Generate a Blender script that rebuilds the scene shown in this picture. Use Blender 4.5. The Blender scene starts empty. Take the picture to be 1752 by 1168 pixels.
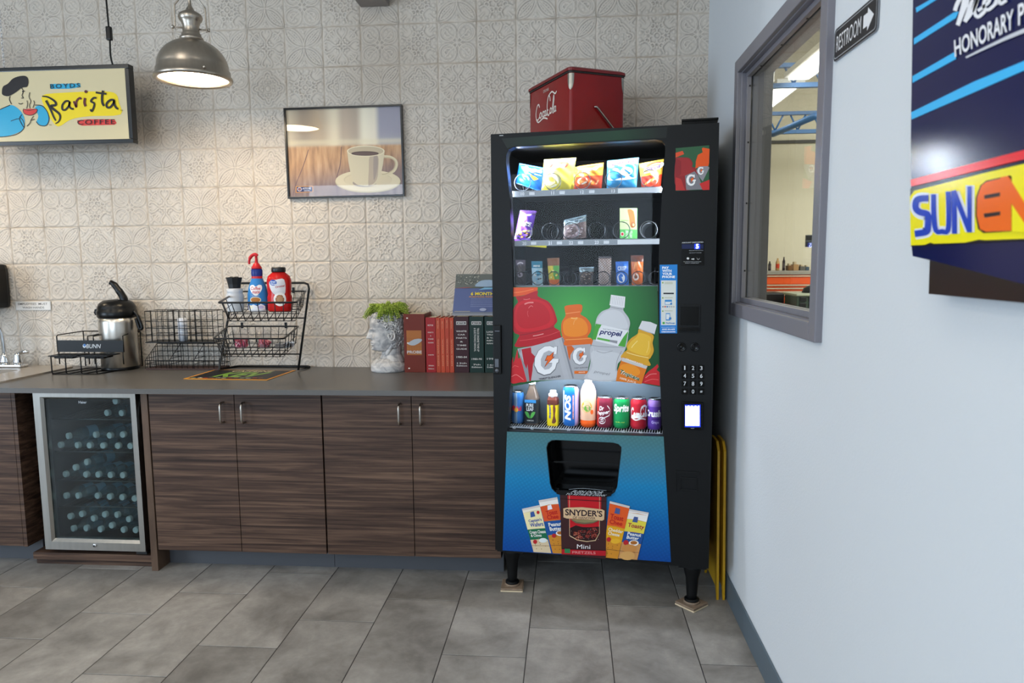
import bpy, bmesh, math, random
import numpy as np
from mathutils import Vector, Matrix
from mathutils.geometry import tessellate_polygon
SC = bpy.context.scene
COL = SC.collection
RND = random.Random(7)
PI = math.pi

# ------------------------------------------------------------------ camera
W, H, FPX = 1752, 1168, 1214.43
YAW, PITCH, ROLL = -.08215, -.11167, -.00807
CAM = Vector((2.57668, -3.6, 1.4018))
_f = Vector((math.sin(YAW)*math.cos(PITCH), math.cos(YAW)*math.cos(PITCH), math.sin(PITCH)))
_r0 = Vector((math.cos(YAW), -math.sin(YAW), 0)); _u0 = _r0.cross(_f)
_r = _r0*math.cos(ROLL) + _u0*math.sin(ROLL); _u = -_r0*math.sin(ROLL) + _u0*math.cos(ROLL)
cd = bpy.data.cameras.new('camera'); cam = bpy.data.objects.new('camera', cd); COL.objects.link(cam)
m = Matrix((( _r.x, _u.x, -_f.x, CAM.x), (_r.y, _u.y, -_f.y, CAM.y), (_r.z, _u.z, -_f.z, CAM.z), (0, 0, 0, 1)))
cam.matrix_world = m
cd.sensor_width = 36; cd.lens = FPX/W*36; cd.clip_start = .05; cd.clip_end = 60
cd.dof.use_dof = True; cd.dof.focus_distance = 3.2; cd.dof.aperture_fstop = 5.0
SC.camera = cam

def ray(px, py):
    return _f + _r*((px - W/2)/FPX) - _u*((py - H/2)/FPX)
def at(px, py, ax, v):
    """point on the axis plane (ax = v) that the photograph shows at px, py"""
    d = ray(px, py); i = 'xyz'.index(ax)
    return CAM + d*((v - CAM[i])/d[i])

# ------------------------------------------------------------------ world, exposure
SC.view_settings.view_transform = 'Standard'; SC.view_settings.look = 'None'
SC.view_settings.exposure = 0.3; SC.view_settings.gamma = 1.0
SC.cycles.use_denoising = True
SC.cycles.max_bounces = 8; SC.cycles.transparent_max_bounces = 24
SC.cycles.caustics_reflective = False; SC.cycles.caustics_refractive = False
wd = bpy.data.worlds.new('world'); SC.world = wd; wd.use_nodes = True
wd.node_tree.nodes['Background'].inputs[0].default_value = (.55, .66, .8, 1)
wd.node_tree.nodes['Background'].inputs[1].default_value = .6

def area(name, loc, rot, sx, sy, power, col):
    l = bpy.data.lights.new(name, 'AREA'); l.shape = 'RECTANGLE'; l.size = sx; l.size_y = sy
    l.energy = power; l.color = col
    o = bpy.data.objects.new(name, l); COL.objects.link(o); o.location = loc; o.rotation_euler = rot
    return o
# daylight through the shop front windows behind and to the left of the camera
area('window_daylight', (-3.42, -4.3, 1.6), (0, -PI/2, 0), 1.9, 2.6, 150, (.66, .82, 1.0))
area('window_daylight', (0.2, -6.92, 1.6), (PI/2, 0, 0), 3.0, 1.9, 85, (.66, .82, 1.0))

# ------------------------------------------------------------------ materials
MATS = {}
def lin(c):
    if isinstance(c, str):
        c = [int(c[i:i+2], 16)/255 for i in (0, 2, 4)]
        return tuple(x/12.92 if x <= .04045 else ((x+.055)/1.055)**2.4 for x in c)
    return tuple(c)
def M(name, col='808080', rough=.5, metal=0, emit=0, noise=0, nscale=30, bump=0, coat=0, spec=.5, stretch=None, col2=None, aniso=0):
    if name in MATS: return MATS[name]
    mt = bpy.data.materials.new(name); mt.use_nodes = True; MATS[name] = mt
    nt = mt.node_tree; p = nt.nodes['Principled BSDF']; c = lin(col)
    p.inputs['Base Color'].default_value = (*c, 1); p.inputs['Roughness'].default_value = rough
    p.inputs['Metallic'].default_value = metal; p.inputs['Specular IOR Level'].default_value = spec
    if coat: p.inputs['Coat Weight'].default_value = coat; p.inputs['Coat Roughness'].default_value = .06
    if aniso: p.inputs['Anisotropic'].default_value = aniso
    if emit:
        p.inputs['Emission Color'].default_value = (*c, 1); p.inputs['Emission Strength'].default_value = emit
    if noise or bump:
        tc = nt.nodes.new('ShaderNodeTexCoord'); mp = nt.nodes.new('ShaderNodeMapping')
        mp.inputs['Scale'].default_value = stretch or (1, 1, 1)
        nz = nt.nodes.new('ShaderNodeTexNoise'); nz.inputs['Scale'].default_value = nscale; nz.inputs['Detail'].default_value = 5
        nt.links.new(tc.outputs['Object'], mp.inputs[0]); nt.links.new(mp.outputs[0], nz.inputs['Vector'])
        if noise:
            r = nt.nodes.new('ShaderNodeValToRGB'); c2 = lin(col2) if col2 else tuple(x*(1-noise) for x in c)
            r.color_ramp.elements[0].color = (*c2, 1); r.color_ramp.elements[1].color = (*c, 1)
            r.color_ramp.elements[0].position = .3; r.color_ramp.elements[1].position = .7
            nt.links.new(nz.outputs['Fac'], r.inputs[0]); nt.links.new(r.outputs[0], p.inputs['Base Color'])
        if bump:
            b = nt.nodes.new('ShaderNodeBump'); b.inputs['Strength'].default_value = bump; b.inputs['Distance'].default_value = .002
            nt.links.new(nz.outputs['Fac'], b.inputs['Height']); nt.links.new(b.outputs[0], p.inputs['Normal'])
    return mt
def K(hexcol, rough=.45, emit=0):
    """plain printed colour"""
    return M('print_%s_%d_%g' % (hexcol, rough*100, emit), hexcol, rough, emit=emit, spec=.25)
def glass(name, tint=(1, 1, 1), refl=1.0, rough=0.0, ior=1.5, frost=None, fa=0):
    """clear pane: transparent plus fresnel reflection"""
    if name in MATS: return MATS[name]
    mt = bpy.data.materials.new(name); mt.use_nodes = True; MATS[name] = mt
    nt = mt.node_tree; nt.nodes.clear()
    o = nt.nodes.new('ShaderNodeOutputMaterial'); mx = nt.nodes.new('ShaderNodeMixShader')
    t = nt.nodes.new('ShaderNodeBsdfTransparent'); g = nt.nodes.new('ShaderNodeBsdfGlossy')
    t.inputs[0].default_value = (*tint, 1); g.inputs['Roughness'].default_value = rough
    fr = nt.nodes.new('ShaderNodeFresnel'); ge = nt.nodes.new('ShaderNodeNewGeometry'); sw = nt.nodes.new('ShaderNodeMix')
    sw.inputs[2].default_value = ior; sw.inputs[3].default_value = 1/ior
    nt.links.new(ge.outputs['Backfacing'], sw.inputs[0]); nt.links.new(sw.outputs[0], fr.inputs[0])
    ml = nt.nodes.new('ShaderNodeMath'); ml.operation = 'MULTIPLY'; ml.inputs[1].default_value = refl; ml.use_clamp = True
    nt.links.new(fr.outputs[0], ml.inputs[0]); nt.links.new(ml.outputs[0], mx.inputs[0])
    src = t.outputs[0]
    if frost:
        df = nt.nodes.new('ShaderNodeBsdfDiffuse'); df.inputs[0].default_value = (*lin(frost), 1); m2 = nt.nodes.new('ShaderNodeMixShader'); m2.inputs[0].default_value = fa
        nt.links.new(t.outputs[0], m2.inputs[1]); nt.links.new(df.outputs[0], m2.inputs[2]); src = m2.outputs[0]
    nt.links.new(src, mx.inputs[1]); nt.links.new(g.outputs[0], mx.inputs[2]); nt.links.new(mx.outputs[0], o.inputs[0])
    return mt

# ------------------------------------------------------------------ mesh builder
def ident(p): return Vector(p)
class MB:
    def __init__(s, mat=None):
        s.v = []; s.f = []; s.m = []; s.mats = []; s.sm = []; s.mat = mat; s.layer = 0
        s.T = None
    def mi(s, mat):
        mat = mat or s.mat
        if mat not in s.mats: s.mats.append(mat)
        return s.mats.index(mat)
    def add(s, vs, fs, mat=None, smooth=False):
        n = len(s.v); k = s.mi(mat)
        s.v += [tuple(s.T @ Vector(v)) if s.T else tuple(v) for v in vs]
        for f in fs: s.f.append(tuple(i + n for i in f)); s.m.append(k); s.sm.append(smooth)
        return s
    def box(s, x0, y0, z0, x1, y1, z1, mat=None, bev=0):
        if x0 > x1: x0, x1 = x1, x0
        if y0 > y1: y0, y1 = y1, y0
        if z0 > z1: z0, z1 = z1, z0
        if bev:
            bm = bmesh.new(); bmesh.ops.create_cube(bm, size=1)
            for v in bm.verts: v.co = Vector(((x0+x1)/2 + v.co.x*(x1-x0), (y0+y1)/2 + v.co.y*(y1-y0), (z0+z1)/2 + v.co.z*(z1-z0)))
            bmesh.ops.bevel(bm, geom=bm.edges[:], offset=min(bev, .49*min(x1-x0, y1-y0, z1-z0)), segments=2, affect='EDGES', profile=.6)
            return s.frombm(bm, mat)
        V = [(x0,y0,z0),(x1,y0,z0),(x1,y1,z0),(x0,y1,z0),(x0,y0,z1),(x1,y0,z1),(x1,y1,z1),(x0,y1,z1)]
        return s.add(V, [(0,3,2,1),(4,5,6,7),(0,1,5,4),(1,2,6,5),(2,3,7,6),(3,0,4,7)], mat)
    def frombm(s, bm, mat=None, smooth=False):
        bm.verts.index_update()
        s.add([v.co[:] for v in bm.verts], [[v.index for v in f.verts] for f in bm.faces], mat, smooth); bm.free(); return s
    def tube(s, pts, r, mat=None, seg=6, closed=False, caps=True, smooth=True):
        pts = [Vector(p) for p in pts]; n = len(pts); vs = []; fs = []
        rs = r if isinstance(r, (list, tuple)) else [r]*n
        prev = None
        for i in range(n):
            a = pts[(i-1) % n] if (closed or i) else pts[0]; b = pts[(i+1) % n] if (closed or i < n-1) else pts[-1]
            t = (b - a); t = t.normalized() if t.length > 1e-9 else Vector((0, 0, 1))
            if prev is None:
                up = Vector((0, 0, 1)) if abs(t.z) < .9 else Vector((1, 0, 0)); x = t.cross(up).normalized()
            else:
                x = (prev - t*prev.dot(t)); x = x.normalized() if x.length > 1e-6 else t.orthogonal().normalized()
            prev = x; y = t.cross(x)
            for k in range(seg):
                an = 2*PI*k/seg; vs.append(pts[i] + (x*math.cos(an) + y*math.sin(an))*rs[i])
        m_ = n if closed else n-1
        for i in range(m_):
            for k in range(seg):
                a = i*seg+k; b = i*seg+(k+1) % seg; c = ((i+1) % n)*seg+(k+1) % seg; d = ((i+1) % n)*seg+k
                fs.append((a, b, c, d))
        if caps and not closed:
            fs.append(tuple(range(seg))[::-1]); fs.append(tuple((n-1)*seg+k for k in range(seg)))
        return s.add(vs, fs, mat, smooth)
    def lathe(s, prof, mat=None, seg=24, c=(0, 0, 0), matfn=None, smooth=True, sx=1, sy=1, cap0=True, cap1=True):
        """prof: [(r, z)]; matfn(i, k) picks the colour of one face"""
        n = len(prof); vs = []
        for r, z in prof:
            for k in range(seg):
                a = 2*PI*k/seg; vs.append((c[0]+r*math.cos(a)*sx, c[1]+r*math.sin(a)*sy, c[2]+z))
        if matfn is None:
            fs = [(i*seg+k, i*seg+(k+1) % seg, (i+1)*seg+(k+1) % seg, (i+1)*seg+k) for i in range(n-1) for k in range(seg)]
            if cap0 and prof[0][0] > 1e-6: fs.append(tuple(range(seg))[::-1])
            if cap1 and prof[-1][0] > 1e-6: fs.append(tuple((n-1)*seg+k for k in range(seg)))
            return s.add(vs, fs, mat, smooth)
        n0 = len(s.v); s.v += [tuple(s.T @ Vector(v)) if s.T else v for v in vs]
        for i in range(n-1):
            for k in range(seg):
                s.f.append(tuple(n0+q for q in (i*seg+k, i*seg+(k+1) % seg, (i+1)*seg+(k+1) % seg, (i+1)*seg+k)))
                s.m.append(s.mi(matfn(i, k))); s.sm.append(smooth)
        return s
    def poly(s, pts, mat=None): return s.add(pts, [tuple(range(len(pts)))], mat)
    def holed(s, outer, holes, fn, mat=None, flip=False):
        """flat sheet with holes; fn maps 2d to 3d"""
        loops = [[Vector((p[0], p[1], 0)) for p in l] for l in [outer]+holes]
        flat = [p for l in [outer]+holes for p in l]
        tr = tessellate_polygon(loops)
        return s.add([fn(*p) for p in flat], [tuple(t) if not flip else tuple(t)[::-1] for t in tr], mat)
    def wall_of(s, loop, fn0, fn1, mat=None, smooth=False):
        n = len(loop); vs = [fn0(*p) for p in loop] + [fn1(*p) for p in loop]
        return s.add(vs, [(i, (i+1) % n, n+(i+1) % n, n+i) for i in range(n)], mat, smooth)
    def prism(s, outline, fn0, fn1, mat=None):
        n = len(outline)
        s.wall_of(outline, fn0, fn1, mat); s.poly([fn0(*p) for p in outline], mat); return s.poly([fn1(*p) for p in outline][::-1], mat)
    def surf(s, fn, nu, nv, matfn=None, mat=None, smooth=True, u=(0, 1), v=(0, 1), wrap=False):
        n0 = len(s.v)
        for j in range(nv+1):
            for i in range(nu+1):
                p = fn(u[0]+(u[1]-u[0])*i/nu, v[0]+(v[1]-v[0])*j/nv); s.v.append(tuple(s.T @ Vector(p)) if s.T else tuple(p))
        for j in range(nv):
            for i in range(nu):
                a = n0+j*(nu+1)+i; s.f.append((a, a+1, a+nu+2, a+nu+1))
                s.m.append(s.mi(matfn(u[0]+(u[1]-u[0])*(i+.5)/nu, v[0]+(v[1]-v[0])*(j+.5)/nv) if matfn else mat)); s.sm.append(smooth)
        return s
    def build(s, name, parent=None, loc=None, fixn=False):
        me = bpy.data.meshes.new(name); me.from_pydata(s.v, [], s.f)
        for mt in s.mats: me.materials.append(mt)
        me.polygons.foreach_set('material_index', s.m); me.polygons.foreach_set('use_smooth', s.sm)
        if fixn:
            bm = bmesh.new(); bm.from_mesh(me); bmesh.ops.remove_doubles(bm, verts=bm.verts, dist=1e-6)
            bmesh.ops.recalc_face_normals(bm, faces=bm.faces); bm.to_mesh(me); bm.free()
        me.update()
        o = bpy.data.objects.new(name, me); COL.objects.link(o)
        if parent is not None: o.parent = parent
        if loc is not None: o.location = loc
        return o

# ------------------------------------------------------------------ flat artwork on a surface
_tc = {}
def text_mesh(txt, bold=0, shear=0, sp=1.0):
    k = (txt, bold, shear, sp)
    if k in _tc: return _tc[k]
    cu = bpy.data.curves.new('t', 'FONT'); cu.body = txt; cu.offset = bold; cu.shear = shear; cu.resolution_u = 3
    cu.space_character = sp; cu.align_x = 'CENTER'
    o = bpy.data.objects.new('t', cu); COL.objects.link(o)
    dg = bpy.context.evaluated_depsgraph_get(); me = o.evaluated_get(dg).to_mesh()
    vs = [tuple(v.co) for v in me.vertices]; fs = [tuple(p.vertices) for p in me.polygons]
    o.evaluated_get(dg).to_mesh_clear(); bpy.data.objects.remove(o); bpy.data.curves.remove(cu)
    xs = [v[0] for v in vs] or [0]; ys = [v[1] for v in vs] or [0]
    x0, x1, y0, y1 = min(xs), max(xs), min(ys), max(ys)
    r = ([((v[0]-x0)/max(x1-x0, 1e-6), (v[1]-y0)/max(y1-y0, 1e-6)) for v in vs], fs, (x1-x0)/max(y1-y0, 1e-6))
    _tc[k] = r; return r
def catmull(p, n=6, closed=False):
    out = []; L = len(p)
    rng = range(L) if closed else range(L-1)
    for i in rng:
        g = lambda j: p[j % L] if closed else p[max(0, min(L-1, j))]
        a, b, c, d = g(i-1), g(i), g(i+1), g(i+2)
        for k in range(n):
            t = k/n
            out.append(tuple(.5*((2*b[q]) + (-a[q]+c[q])*t + (2*a[q]-5*b[q]+4*c[q]-d[q])*t*t + (-a[q]+3*b[q]-3*c[q]+d[q])*t**3) for q in range(len(b))))
    if not closed: out.append(tuple(p[-1]))
    return out
class Art:
    """draws flat shapes into a mesh builder; fn(u, v, h) gives the point at height h above the surface"""
    def __init__(s, mb, fn, h0=.0004, dh=.00012, rough=.4, emit=0, sub=None):
        s.sub = sub; s.mb = mb; s.fn = fn; s.h = h0; s.dh = dh; s.rough = rough; s.emit = emit
    def K(s, c): return c if not isinstance(c, str) else K(c, s.rough, s.emit)
    def poly(s, pts, c, smooth=0):
        if smooth: pts = catmull(pts, smooth, True)
        s.h += s.dh
        if s.sub: s.tris([(p[0], p[1]) for p in pts], [tuple(t) for t in tessellate_polygon([[Vector((p[0], p[1], 0)) for p in pts]])], c); return s
        s.mb.poly([s.fn(p[0], p[1], s.h) for p in pts], s.K(c)); return s
    def tris(s, pts, fs, c):
        """lay triangles on a curved surface, splitting long edges so that they follow it"""
        out = []; st = [tuple(pts[i] for i in f) for f in fs]
        while st and len(out) < 6000:
            t = st.pop(); e = [math.hypot((t[i][0]-t[(i+1) % 3][0])*s.sub[0], (t[i][1]-t[(i+1) % 3][1])*s.sub[1]) for i in range(3)]; k = e.index(max(e))
            if e[k] <= 1: out.append(t); continue
            a_, b_, c_ = t[k], t[(k+1) % 3], t[(k+2) % 3]; m_ = ((a_[0]+b_[0])/2, (a_[1]+b_[1])/2); st += [(a_, m_, c_), (m_, b_, c_)]
        vs = [s.fn(p[0], p[1], s.h) for t in out for p in t]; s.mb.add(vs, [(3*i, 3*i+1, 3*i+2) for i in range(len(out))], s.K(c))
    def rect(s, x0, y0, x1, y1, c): return s.poly([(x0, y0), (x1, y0), (x1, y1), (x0, y1)], c)
    def ell(s, cx, cy, rx, ry, c, n=20, rot=0):
        return s.poly([(cx+rx*math.cos(a)*math.cos(rot)-ry*math.sin(a)*math.sin(rot), cy+rx*math.cos(a)*math.sin(rot)+ry*math.sin(a)*math.cos(rot)) for a in [2*PI*k/n for k in range(n)]], c)
    def stroke(s, pts, w, c, smooth=5):
        if smooth and len(pts) > 2: pts = catmull(pts, smooth)
        s.h += s.dh; n = len(pts); L = []; R = []
        for i, p in enumerate(pts):
            a = pts[max(0, i-1)]; b = pts[min(n-1, i+1)]; dx, dy = b[0]-a[0], b[1]-a[1]; l = math.hypot(dx, dy) or 1
            t = i/(n-1); ww = (w if not callable(w) else w(t))/2
            L.append((p[0]-dy/l*ww, p[1]+dx/l*ww)); R.append((p[0]+dy/l*ww, p[1]-dx/l*ww))
        vs = [s.fn(q[0], q[1], s.h) for q in L] + [s.fn(q[0], q[1], s.h) for q in R]
        s.mb.add(vs, [(i, i+1, n+i+1, n+i) for i in range(n-1)], s.K(c)); return s
    def text(s, txt, quad, c, bold=0, shear=0, sp=1.0, keep=None, arc=0):
        """quad: bottom-left, bottom-right, top-right, top-left corners the lettering fills"""
        vs, fs, asp = text_mesh(txt, bold, shear, sp); s.h += s.dh
        a, b, c2, d = quad; out = []
        for (u, v) in vs:
            v2 = v + arc*4*u*(1-u)
            out.append(((a[0]*(1-u)+b[0]*u)*(1-v2)+(d[0]*(1-u)+c2[0]*u)*v2, (a[1]*(1-u)+b[1]*u)*(1-v2)+(d[1]*(1-u)+c2[1]*u)*v2))
        if s.sub: s.tris(out, [(f[0], f[i], f[i+1]) for f in fs for i in range(1, len(f)-1)], c); return s
        out = [s.fn(q[0], q[1], s.h) for q in out]
        s.mb.add(out, fs, s.K(c)); return s
    def line(s, txt, x, y, h, c, bold=0, shear=0, sp=1.0, rot=0, al='c', ydown=True, width=None):
        """one line of lettering of height h centred (or left aligned) at x, y"""
        asp = text_mesh(txt, bold, shear, sp)[2]; w = width or h*asp; x0 = {'c': -w/2, 'l': 0, 'r': -w}[al]
        cr, sr = math.cos(rot), math.sin(rot)
        R = (lambda a, b: (x+a*cr+b*sr, y+a*sr-b*cr)) if ydown else (lambda a, b: (x+a*cr-b*sr, y+a*sr+b*cr))
        return s.text(txt, [R(x0, -h/2), R(x0+w, -h/2), R(x0+w, h/2), R(x0, h/2)], c, bold, shear, sp)

# ------------------------------------------------------------------ scene objects
def tag(o, label, cat, group=None, kind=None):
    o['label'] = label; o['category'] = cat
    if group: o['group'] = group
    if kind: o['kind'] = kind
    return o
def thing(name, label, cat, loc=(0, 0, 0), rz=0, group=None):
    o = bpy.data.objects.new(name, None); COL.objects.link(o); o.location = loc; o.rotation_euler = (0, 0, rz)
    o.empty_display_size = .05
    return tag(o, label, cat, group)
def struct(o): o['kind'] = 'structure'; return o
def copy_tree(root, children):
    c = root.copy(); COL.objects.link(c)
    for ch in children:
        d = ch.copy(); COL.objects.link(d); d.parent = c
    return c
# ================================================================== THE ROOM
XR, ZC, XL, YF = 3.235, 3.1, -3.5, -7.0
# floor: large porcelain tiles in a one-third running bond
def floor_mesh():
    v = []; f = []; tid = []
    w, L, g = .305, .61, .0027; offs = [-.605, -1.006, -.808]
    for c in range(-13, 11):
        x0 = .2867+c*w; x1 = min(x0+w, XR+.03)
        if x0 > XR: continue
        for k in range(-2, 13):
            y1 = offs[c % 3] - L*(k-1); y0 = y1-L; y1 = min(y1, 0.0)
            if y0 > 0 or y1 < YF: continue
            r = RND.random(); n = len(v); b = .0012
            a0, a1, b0, b1 = x0+g, x1-g, y0+g, y1-g
            v += [(a0-b, b0-b, -b), (a1+b, b0-b, -b), (a1+b, b1+b, -b), (a0-b, b1+b, -b), (a0, b0, 0), (a1, b0, 0), (a1, b1, 0), (a0, b1, 0)]
            f += [(n+4, n+5, n+6, n+7), (n, n+1, n+5, n+4), (n+1, n+2, n+6, n+5), (n+2, n+3, n+7, n+6), (n+3, n, n+4, n+7)]; tid += [r]*5
    n = len(v); v += [(XL, YF, -.0016), (XR+.03, YF, -.0016), (XR+.03, .03, -.0016), (XL, .03, -.0016)]; f.append((n, n+1, n+2, n+3)); tid.append(-1)
    me = bpy.data.meshes.new('floor'); me.from_pydata(v, [], f)
    a = me.attributes.new('tile_id', 'FLOAT', 'FACE'); a.data.foreach_set('value', tid)
    mt = bpy.data.materials.new('floor_tile'); mt.use_nodes = True; nt = mt.node_tree; p = nt.nodes['Principled BSDF']
    N = nt.nodes.new; Lk = nt.links.new
    at_ = N('ShaderNodeAttribute'); at_.attribute_name = 'tile_id'
    tc = N('ShaderNodeTexCoord'); off = N('ShaderNodeVectorMath'); off.operation = 'MULTIPLY_ADD'
    cmb = N('ShaderNodeCombineXYZ'); Lk(at_.outputs['Fac'], cmb.inputs[0]); Lk(at_.outputs['Fac'], cmb.inputs[2])
    Lk(cmb.outputs[0], off.inputs[0]); off.inputs[1].default_value = (37, 11, 23); Lk(tc.outputs['Object'], off.inputs[2])
    def noise(sc, det, rough, dist=0):
        q = N('ShaderNodeTexNoise'); q.inputs['Scale'].default_value = sc; q.inputs['Detail'].default_value = det
        q.inputs['Roughness'].default_value = rough; q.inputs['Distortion'].default_value = dist; Lk(off.outputs[0], q.inputs['Vector']); return q
    n1 = noise(3.2, 9, .62, .6); n2 = noise(17, 6, .7, .3)
    r1 = N('ShaderNodeValToRGB'); e = r1.color_ramp.elements
    e[0].position = .33; e[0].color = (.165, .152, .138, 1); e[1].position = .68; e[1].color = (.35, .33, .305, 1)
    Lk(n1.outputs['Fac'], r1.inputs[0])
    r2 = N('ShaderNodeMapRange'); Lk(n2.outputs['Fac'], r2.inputs[0]); r2.inputs[1].default_value = .3; r2.inputs[2].default_value = .72
    r2.inputs[3].default_value = .82; r2.inputs[4].default_value = 1.14
    mx = N('ShaderNodeMix'); mx.data_type = 'RGBA'; mx.blend_type = 'MULTIPLY'; mx.inputs[0].default_value = 1
    Lk(r1.outputs[0], mx.inputs[6]); Lk(r2.outputs[0], mx.inputs[7])
    tv = N('ShaderNodeMapRange'); Lk(at_.outputs['Fac'], tv.inputs[0]); tv.inputs[3].default_value = .88; tv.inputs[4].default_value = 1.1
    mx2 = N('ShaderNodeMix'); mx2.data_type = 'RGBA'; mx2.blend_type = 'MULTIPLY'; mx2.inputs[0].default_value = 1
    Lk(mx.outputs[2], mx2.inputs[6]); Lk(tv.outputs[0], mx2.inputs[7])
    lt = N('ShaderNodeMath'); lt.operation = 'LESS_THAN'; lt.inputs[1].default_value = -.5; Lk(at_.outputs['Fac'], lt.inputs[0])
    mx3 = N('ShaderNodeMix'); mx3.data_type = 'RGBA'; Lk(lt.outputs[0], mx3.inputs[0]); Lk(mx2.outputs[2], mx3.inputs[6]); mx3.inputs[7].default_value = (.014, .011, .009, 1)
    Lk(mx3.outputs[2], p.inputs['Base Color'])
    rr = N('ShaderNodeMapRange'); Lk(n1.outputs['Fac'], rr.inputs[0]); rr.inputs[3].default_value = .38; rr.inputs[4].default_value = .6
    Lk(rr.outputs[0], p.inputs['Roughness'])
    bp = N('ShaderNodeBump'); bp.inputs['Strength'].default_value = .25; bp.inputs['Distance'].default_value = .0008
    Lk(n2.outputs['Fac'], bp.inputs['Height']); Lk(bp.outputs[0], p.inputs['Normal'])
    me.materials.append(mt)
    return me
o = bpy.data.objects.new('floor', floor_mesh()); COL.objects.link(o); struct(o)
struct(MB(M('floor_slab', '555250', .8)).box(XL-.1, YF-.1, -.08, XR+.15, .12, -.004).build('floor_slab'))

# back wall: pressed relief tiles, 19.4 cm square
TP, TX, TZ = .1937, .9578, 2.1844
def tile_relief(kind, N=60):
    c = (np.arange(N+1)/N*2-1); U, V = np.meshgrid(c, c)
    h = np.zeros_like(U)
    def ridge(pts, w, a=1.0, X=None, Y=None):
        nonlocal h
        X = aU if X is None else X; Y = aV if Y is None else Y
        P = np.array(pts); d = np.full(X.shape, 9.0)
        for i in range(len(P)-1):
            p, q = P[i], P[i+1]; e = q-p; L = max(e@e, 1e-9)
            t = np.clip(((X-p[0])*e[0]+(Y-p[1])*e[1])/L, 0, 1)
            d = np.minimum(d, np.hypot(X-p[0]-t*e[0], Y-p[1]-t*e[1]))
        h = np.maximum(h, a*np.exp(-(d/w)**2))
    def arc(cx, cy, r, a0, a1, n=14): return [(cx+r*math.cos(a0+(a1-a0)*i/n), cy+r*math.sin(a0+(a1-a0)*i/n)) for i in range(n+1)]
    def dot(x, y, r, a=1.0):
        nonlocal h
        h = np.maximum(h, a*np.exp(-(np.hypot(aU-x, aV-y)/r)**4))
    def spiral(cx, cy, r, a0, turns, n=22): return [(cx+r*(1-i/n*.85)*math.cos(a0+turns*2*PI*i/n), cy+r*(1-i/n*.85)*math.sin(a0+turns*2*PI*i/n)) for i in range(n+1)]
    aU, aV = np.abs(U), np.abs(V); w = .026
    if kind == 'A':     # four diagonal leaves inside crossing circles
        aU, aV = np.maximum(np.abs(U), np.abs(V)), np.minimum(np.abs(U), np.abs(V))
        ridge(arc(0, 1, 1.0, -PI/2, 0, 22), w); ridge(arc(0, 1, .88, -PI*.43, -PI*.07, 18), w*.7, .7)
        ridge([(.25, .2), (.85, .75)], w*.7, .7)
        for t in (.38, .5, .62, .74): ridge([(t, t*.86), (t+.12, t*.86-.02)], w*.6, .6)
        dot(.78, 0, .07, .9); ridge([(.62, 0), (.93, 0)], w*.8, .8); dot(.86, .09, .045, .7); dot(.2, .0, .05, .5)
    elif kind == 'B':   # four round scrolls
        ridge(arc(.48, .48, .42, 0, 2*PI, 30), w); ridge(arc(.48, .48, .36, PI*.2, PI*1.5, 20), w*.6, .5)
        ridge(spiral(.52, .5, .26, PI*1.2, .8), w*.8, .8); ridge([(.2, .25), (.42, .42), (.62, .66)], w*.8, .7)
        dot(.62, .36, .06, .7); dot(.36, .64, .06, .7); dot(0, 0, .1, .9); ridge([(0, .1), (.12, .3)], w, .7); ridge([(.1, 0), (.3, .12)], w, .7)
        dot(.93, .93, .07); dot(0, .9, .06, .7); dot(.9, 0, .06, .7)
    elif kind == 'C':   # rosette ring with scrolls and pearls
        ridge(arc(0, 0, .17, 0, PI/2, 10), w*1.1)
        aU, aV = np.maximum(np.abs(U), np.abs(V)), np.minimum(np.abs(U), np.abs(V))
        ridge(spiral(.5, .22, .17, PI*.9, .9), w*1.05); ridge(arc(.62, .52, .26, PI*.75, PI*1.75, 14), w*1.05)
        ridge([(.18, 0), (.33, .03), (.4, .13)], w); dot(.36, .3, .06); dot(.82, .16, .075); dot(.86, .5, .06); dot(.72, .3, .05); dot(.88, .86, .08); dot(.55, .0, .06)
        ridge([(.62, .62), (.78, .78)], w)
    elif kind == 'D':   # four hearts on the axes, curls in the corners
        aU, aV = np.maximum(np.abs(U), np.abs(V)), np.minimum(np.abs(U), np.abs(V))
        ridge(catm([(.27, .03), (.42, .08), (.6, .22), (.78, .27), (.9, .2), (.9, .09), (.82, .08)]), w*1.05)
        dot(.2, .07, .055); dot(.32, .18, .055); dot(.1, .1, .05); dot(.22, .22, .05, .8)
        ridge(spiral(.66, .52, .14, -PI*.4, .8), w); ridge(arc(.9, .62, .2, PI*.6, PI*1.4, 8), w, .8); dot(.84, .84, .07); dot(.6, .66, .05); ridge([(.5, .4), (.72, .74)], w*.8, .8)
    else:               # lobed medallion
        aU, aV = np.maximum(np.abs(U), np.abs(V)), np.minimum(np.abs(U), np.abs(V))
        ridge(catm([(.86, 0), (.78, .14), (.62, .2), (.6, .33), (.46, .46)]), w*1.05)
        ridge(catm([(.7, 0), (.62, .1), (.46, .14), (.44, .3), (.34, .36)]), w*.8, .75)
        dot(0, 0, .12); ridge(arc(0, 0, .2, 0, PI/2, 8), w*.7, .5); dot(.3, .08, .05); dot(.56, .06, .05, .8); dot(.36, .22, .04)
        ridge([(.7, .62), (.9, .9)], w); ridge(arc(.9, .7, .18, PI*.7, PI*1.5, 8), w, .9); dot(.66, .8, .06, .8); dot(.86, .34, .06, .7); ridge([(.95, .2), (.86, .28)], w, .7)
    h[1:-1, 1:-1] = (h[1:-1, 1:-1]*4+h[:-2, 1:-1]+h[2:, 1:-1]+h[1:-1, :-2]+h[1:-1, 2:])/8
    edge = np.minimum(1-np.abs(U), 1-np.abs(V)); seam = np.exp(-(edge/.035)**2)
    # darker tone in the hollows beside each ridge
    blur = h.copy()
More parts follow.
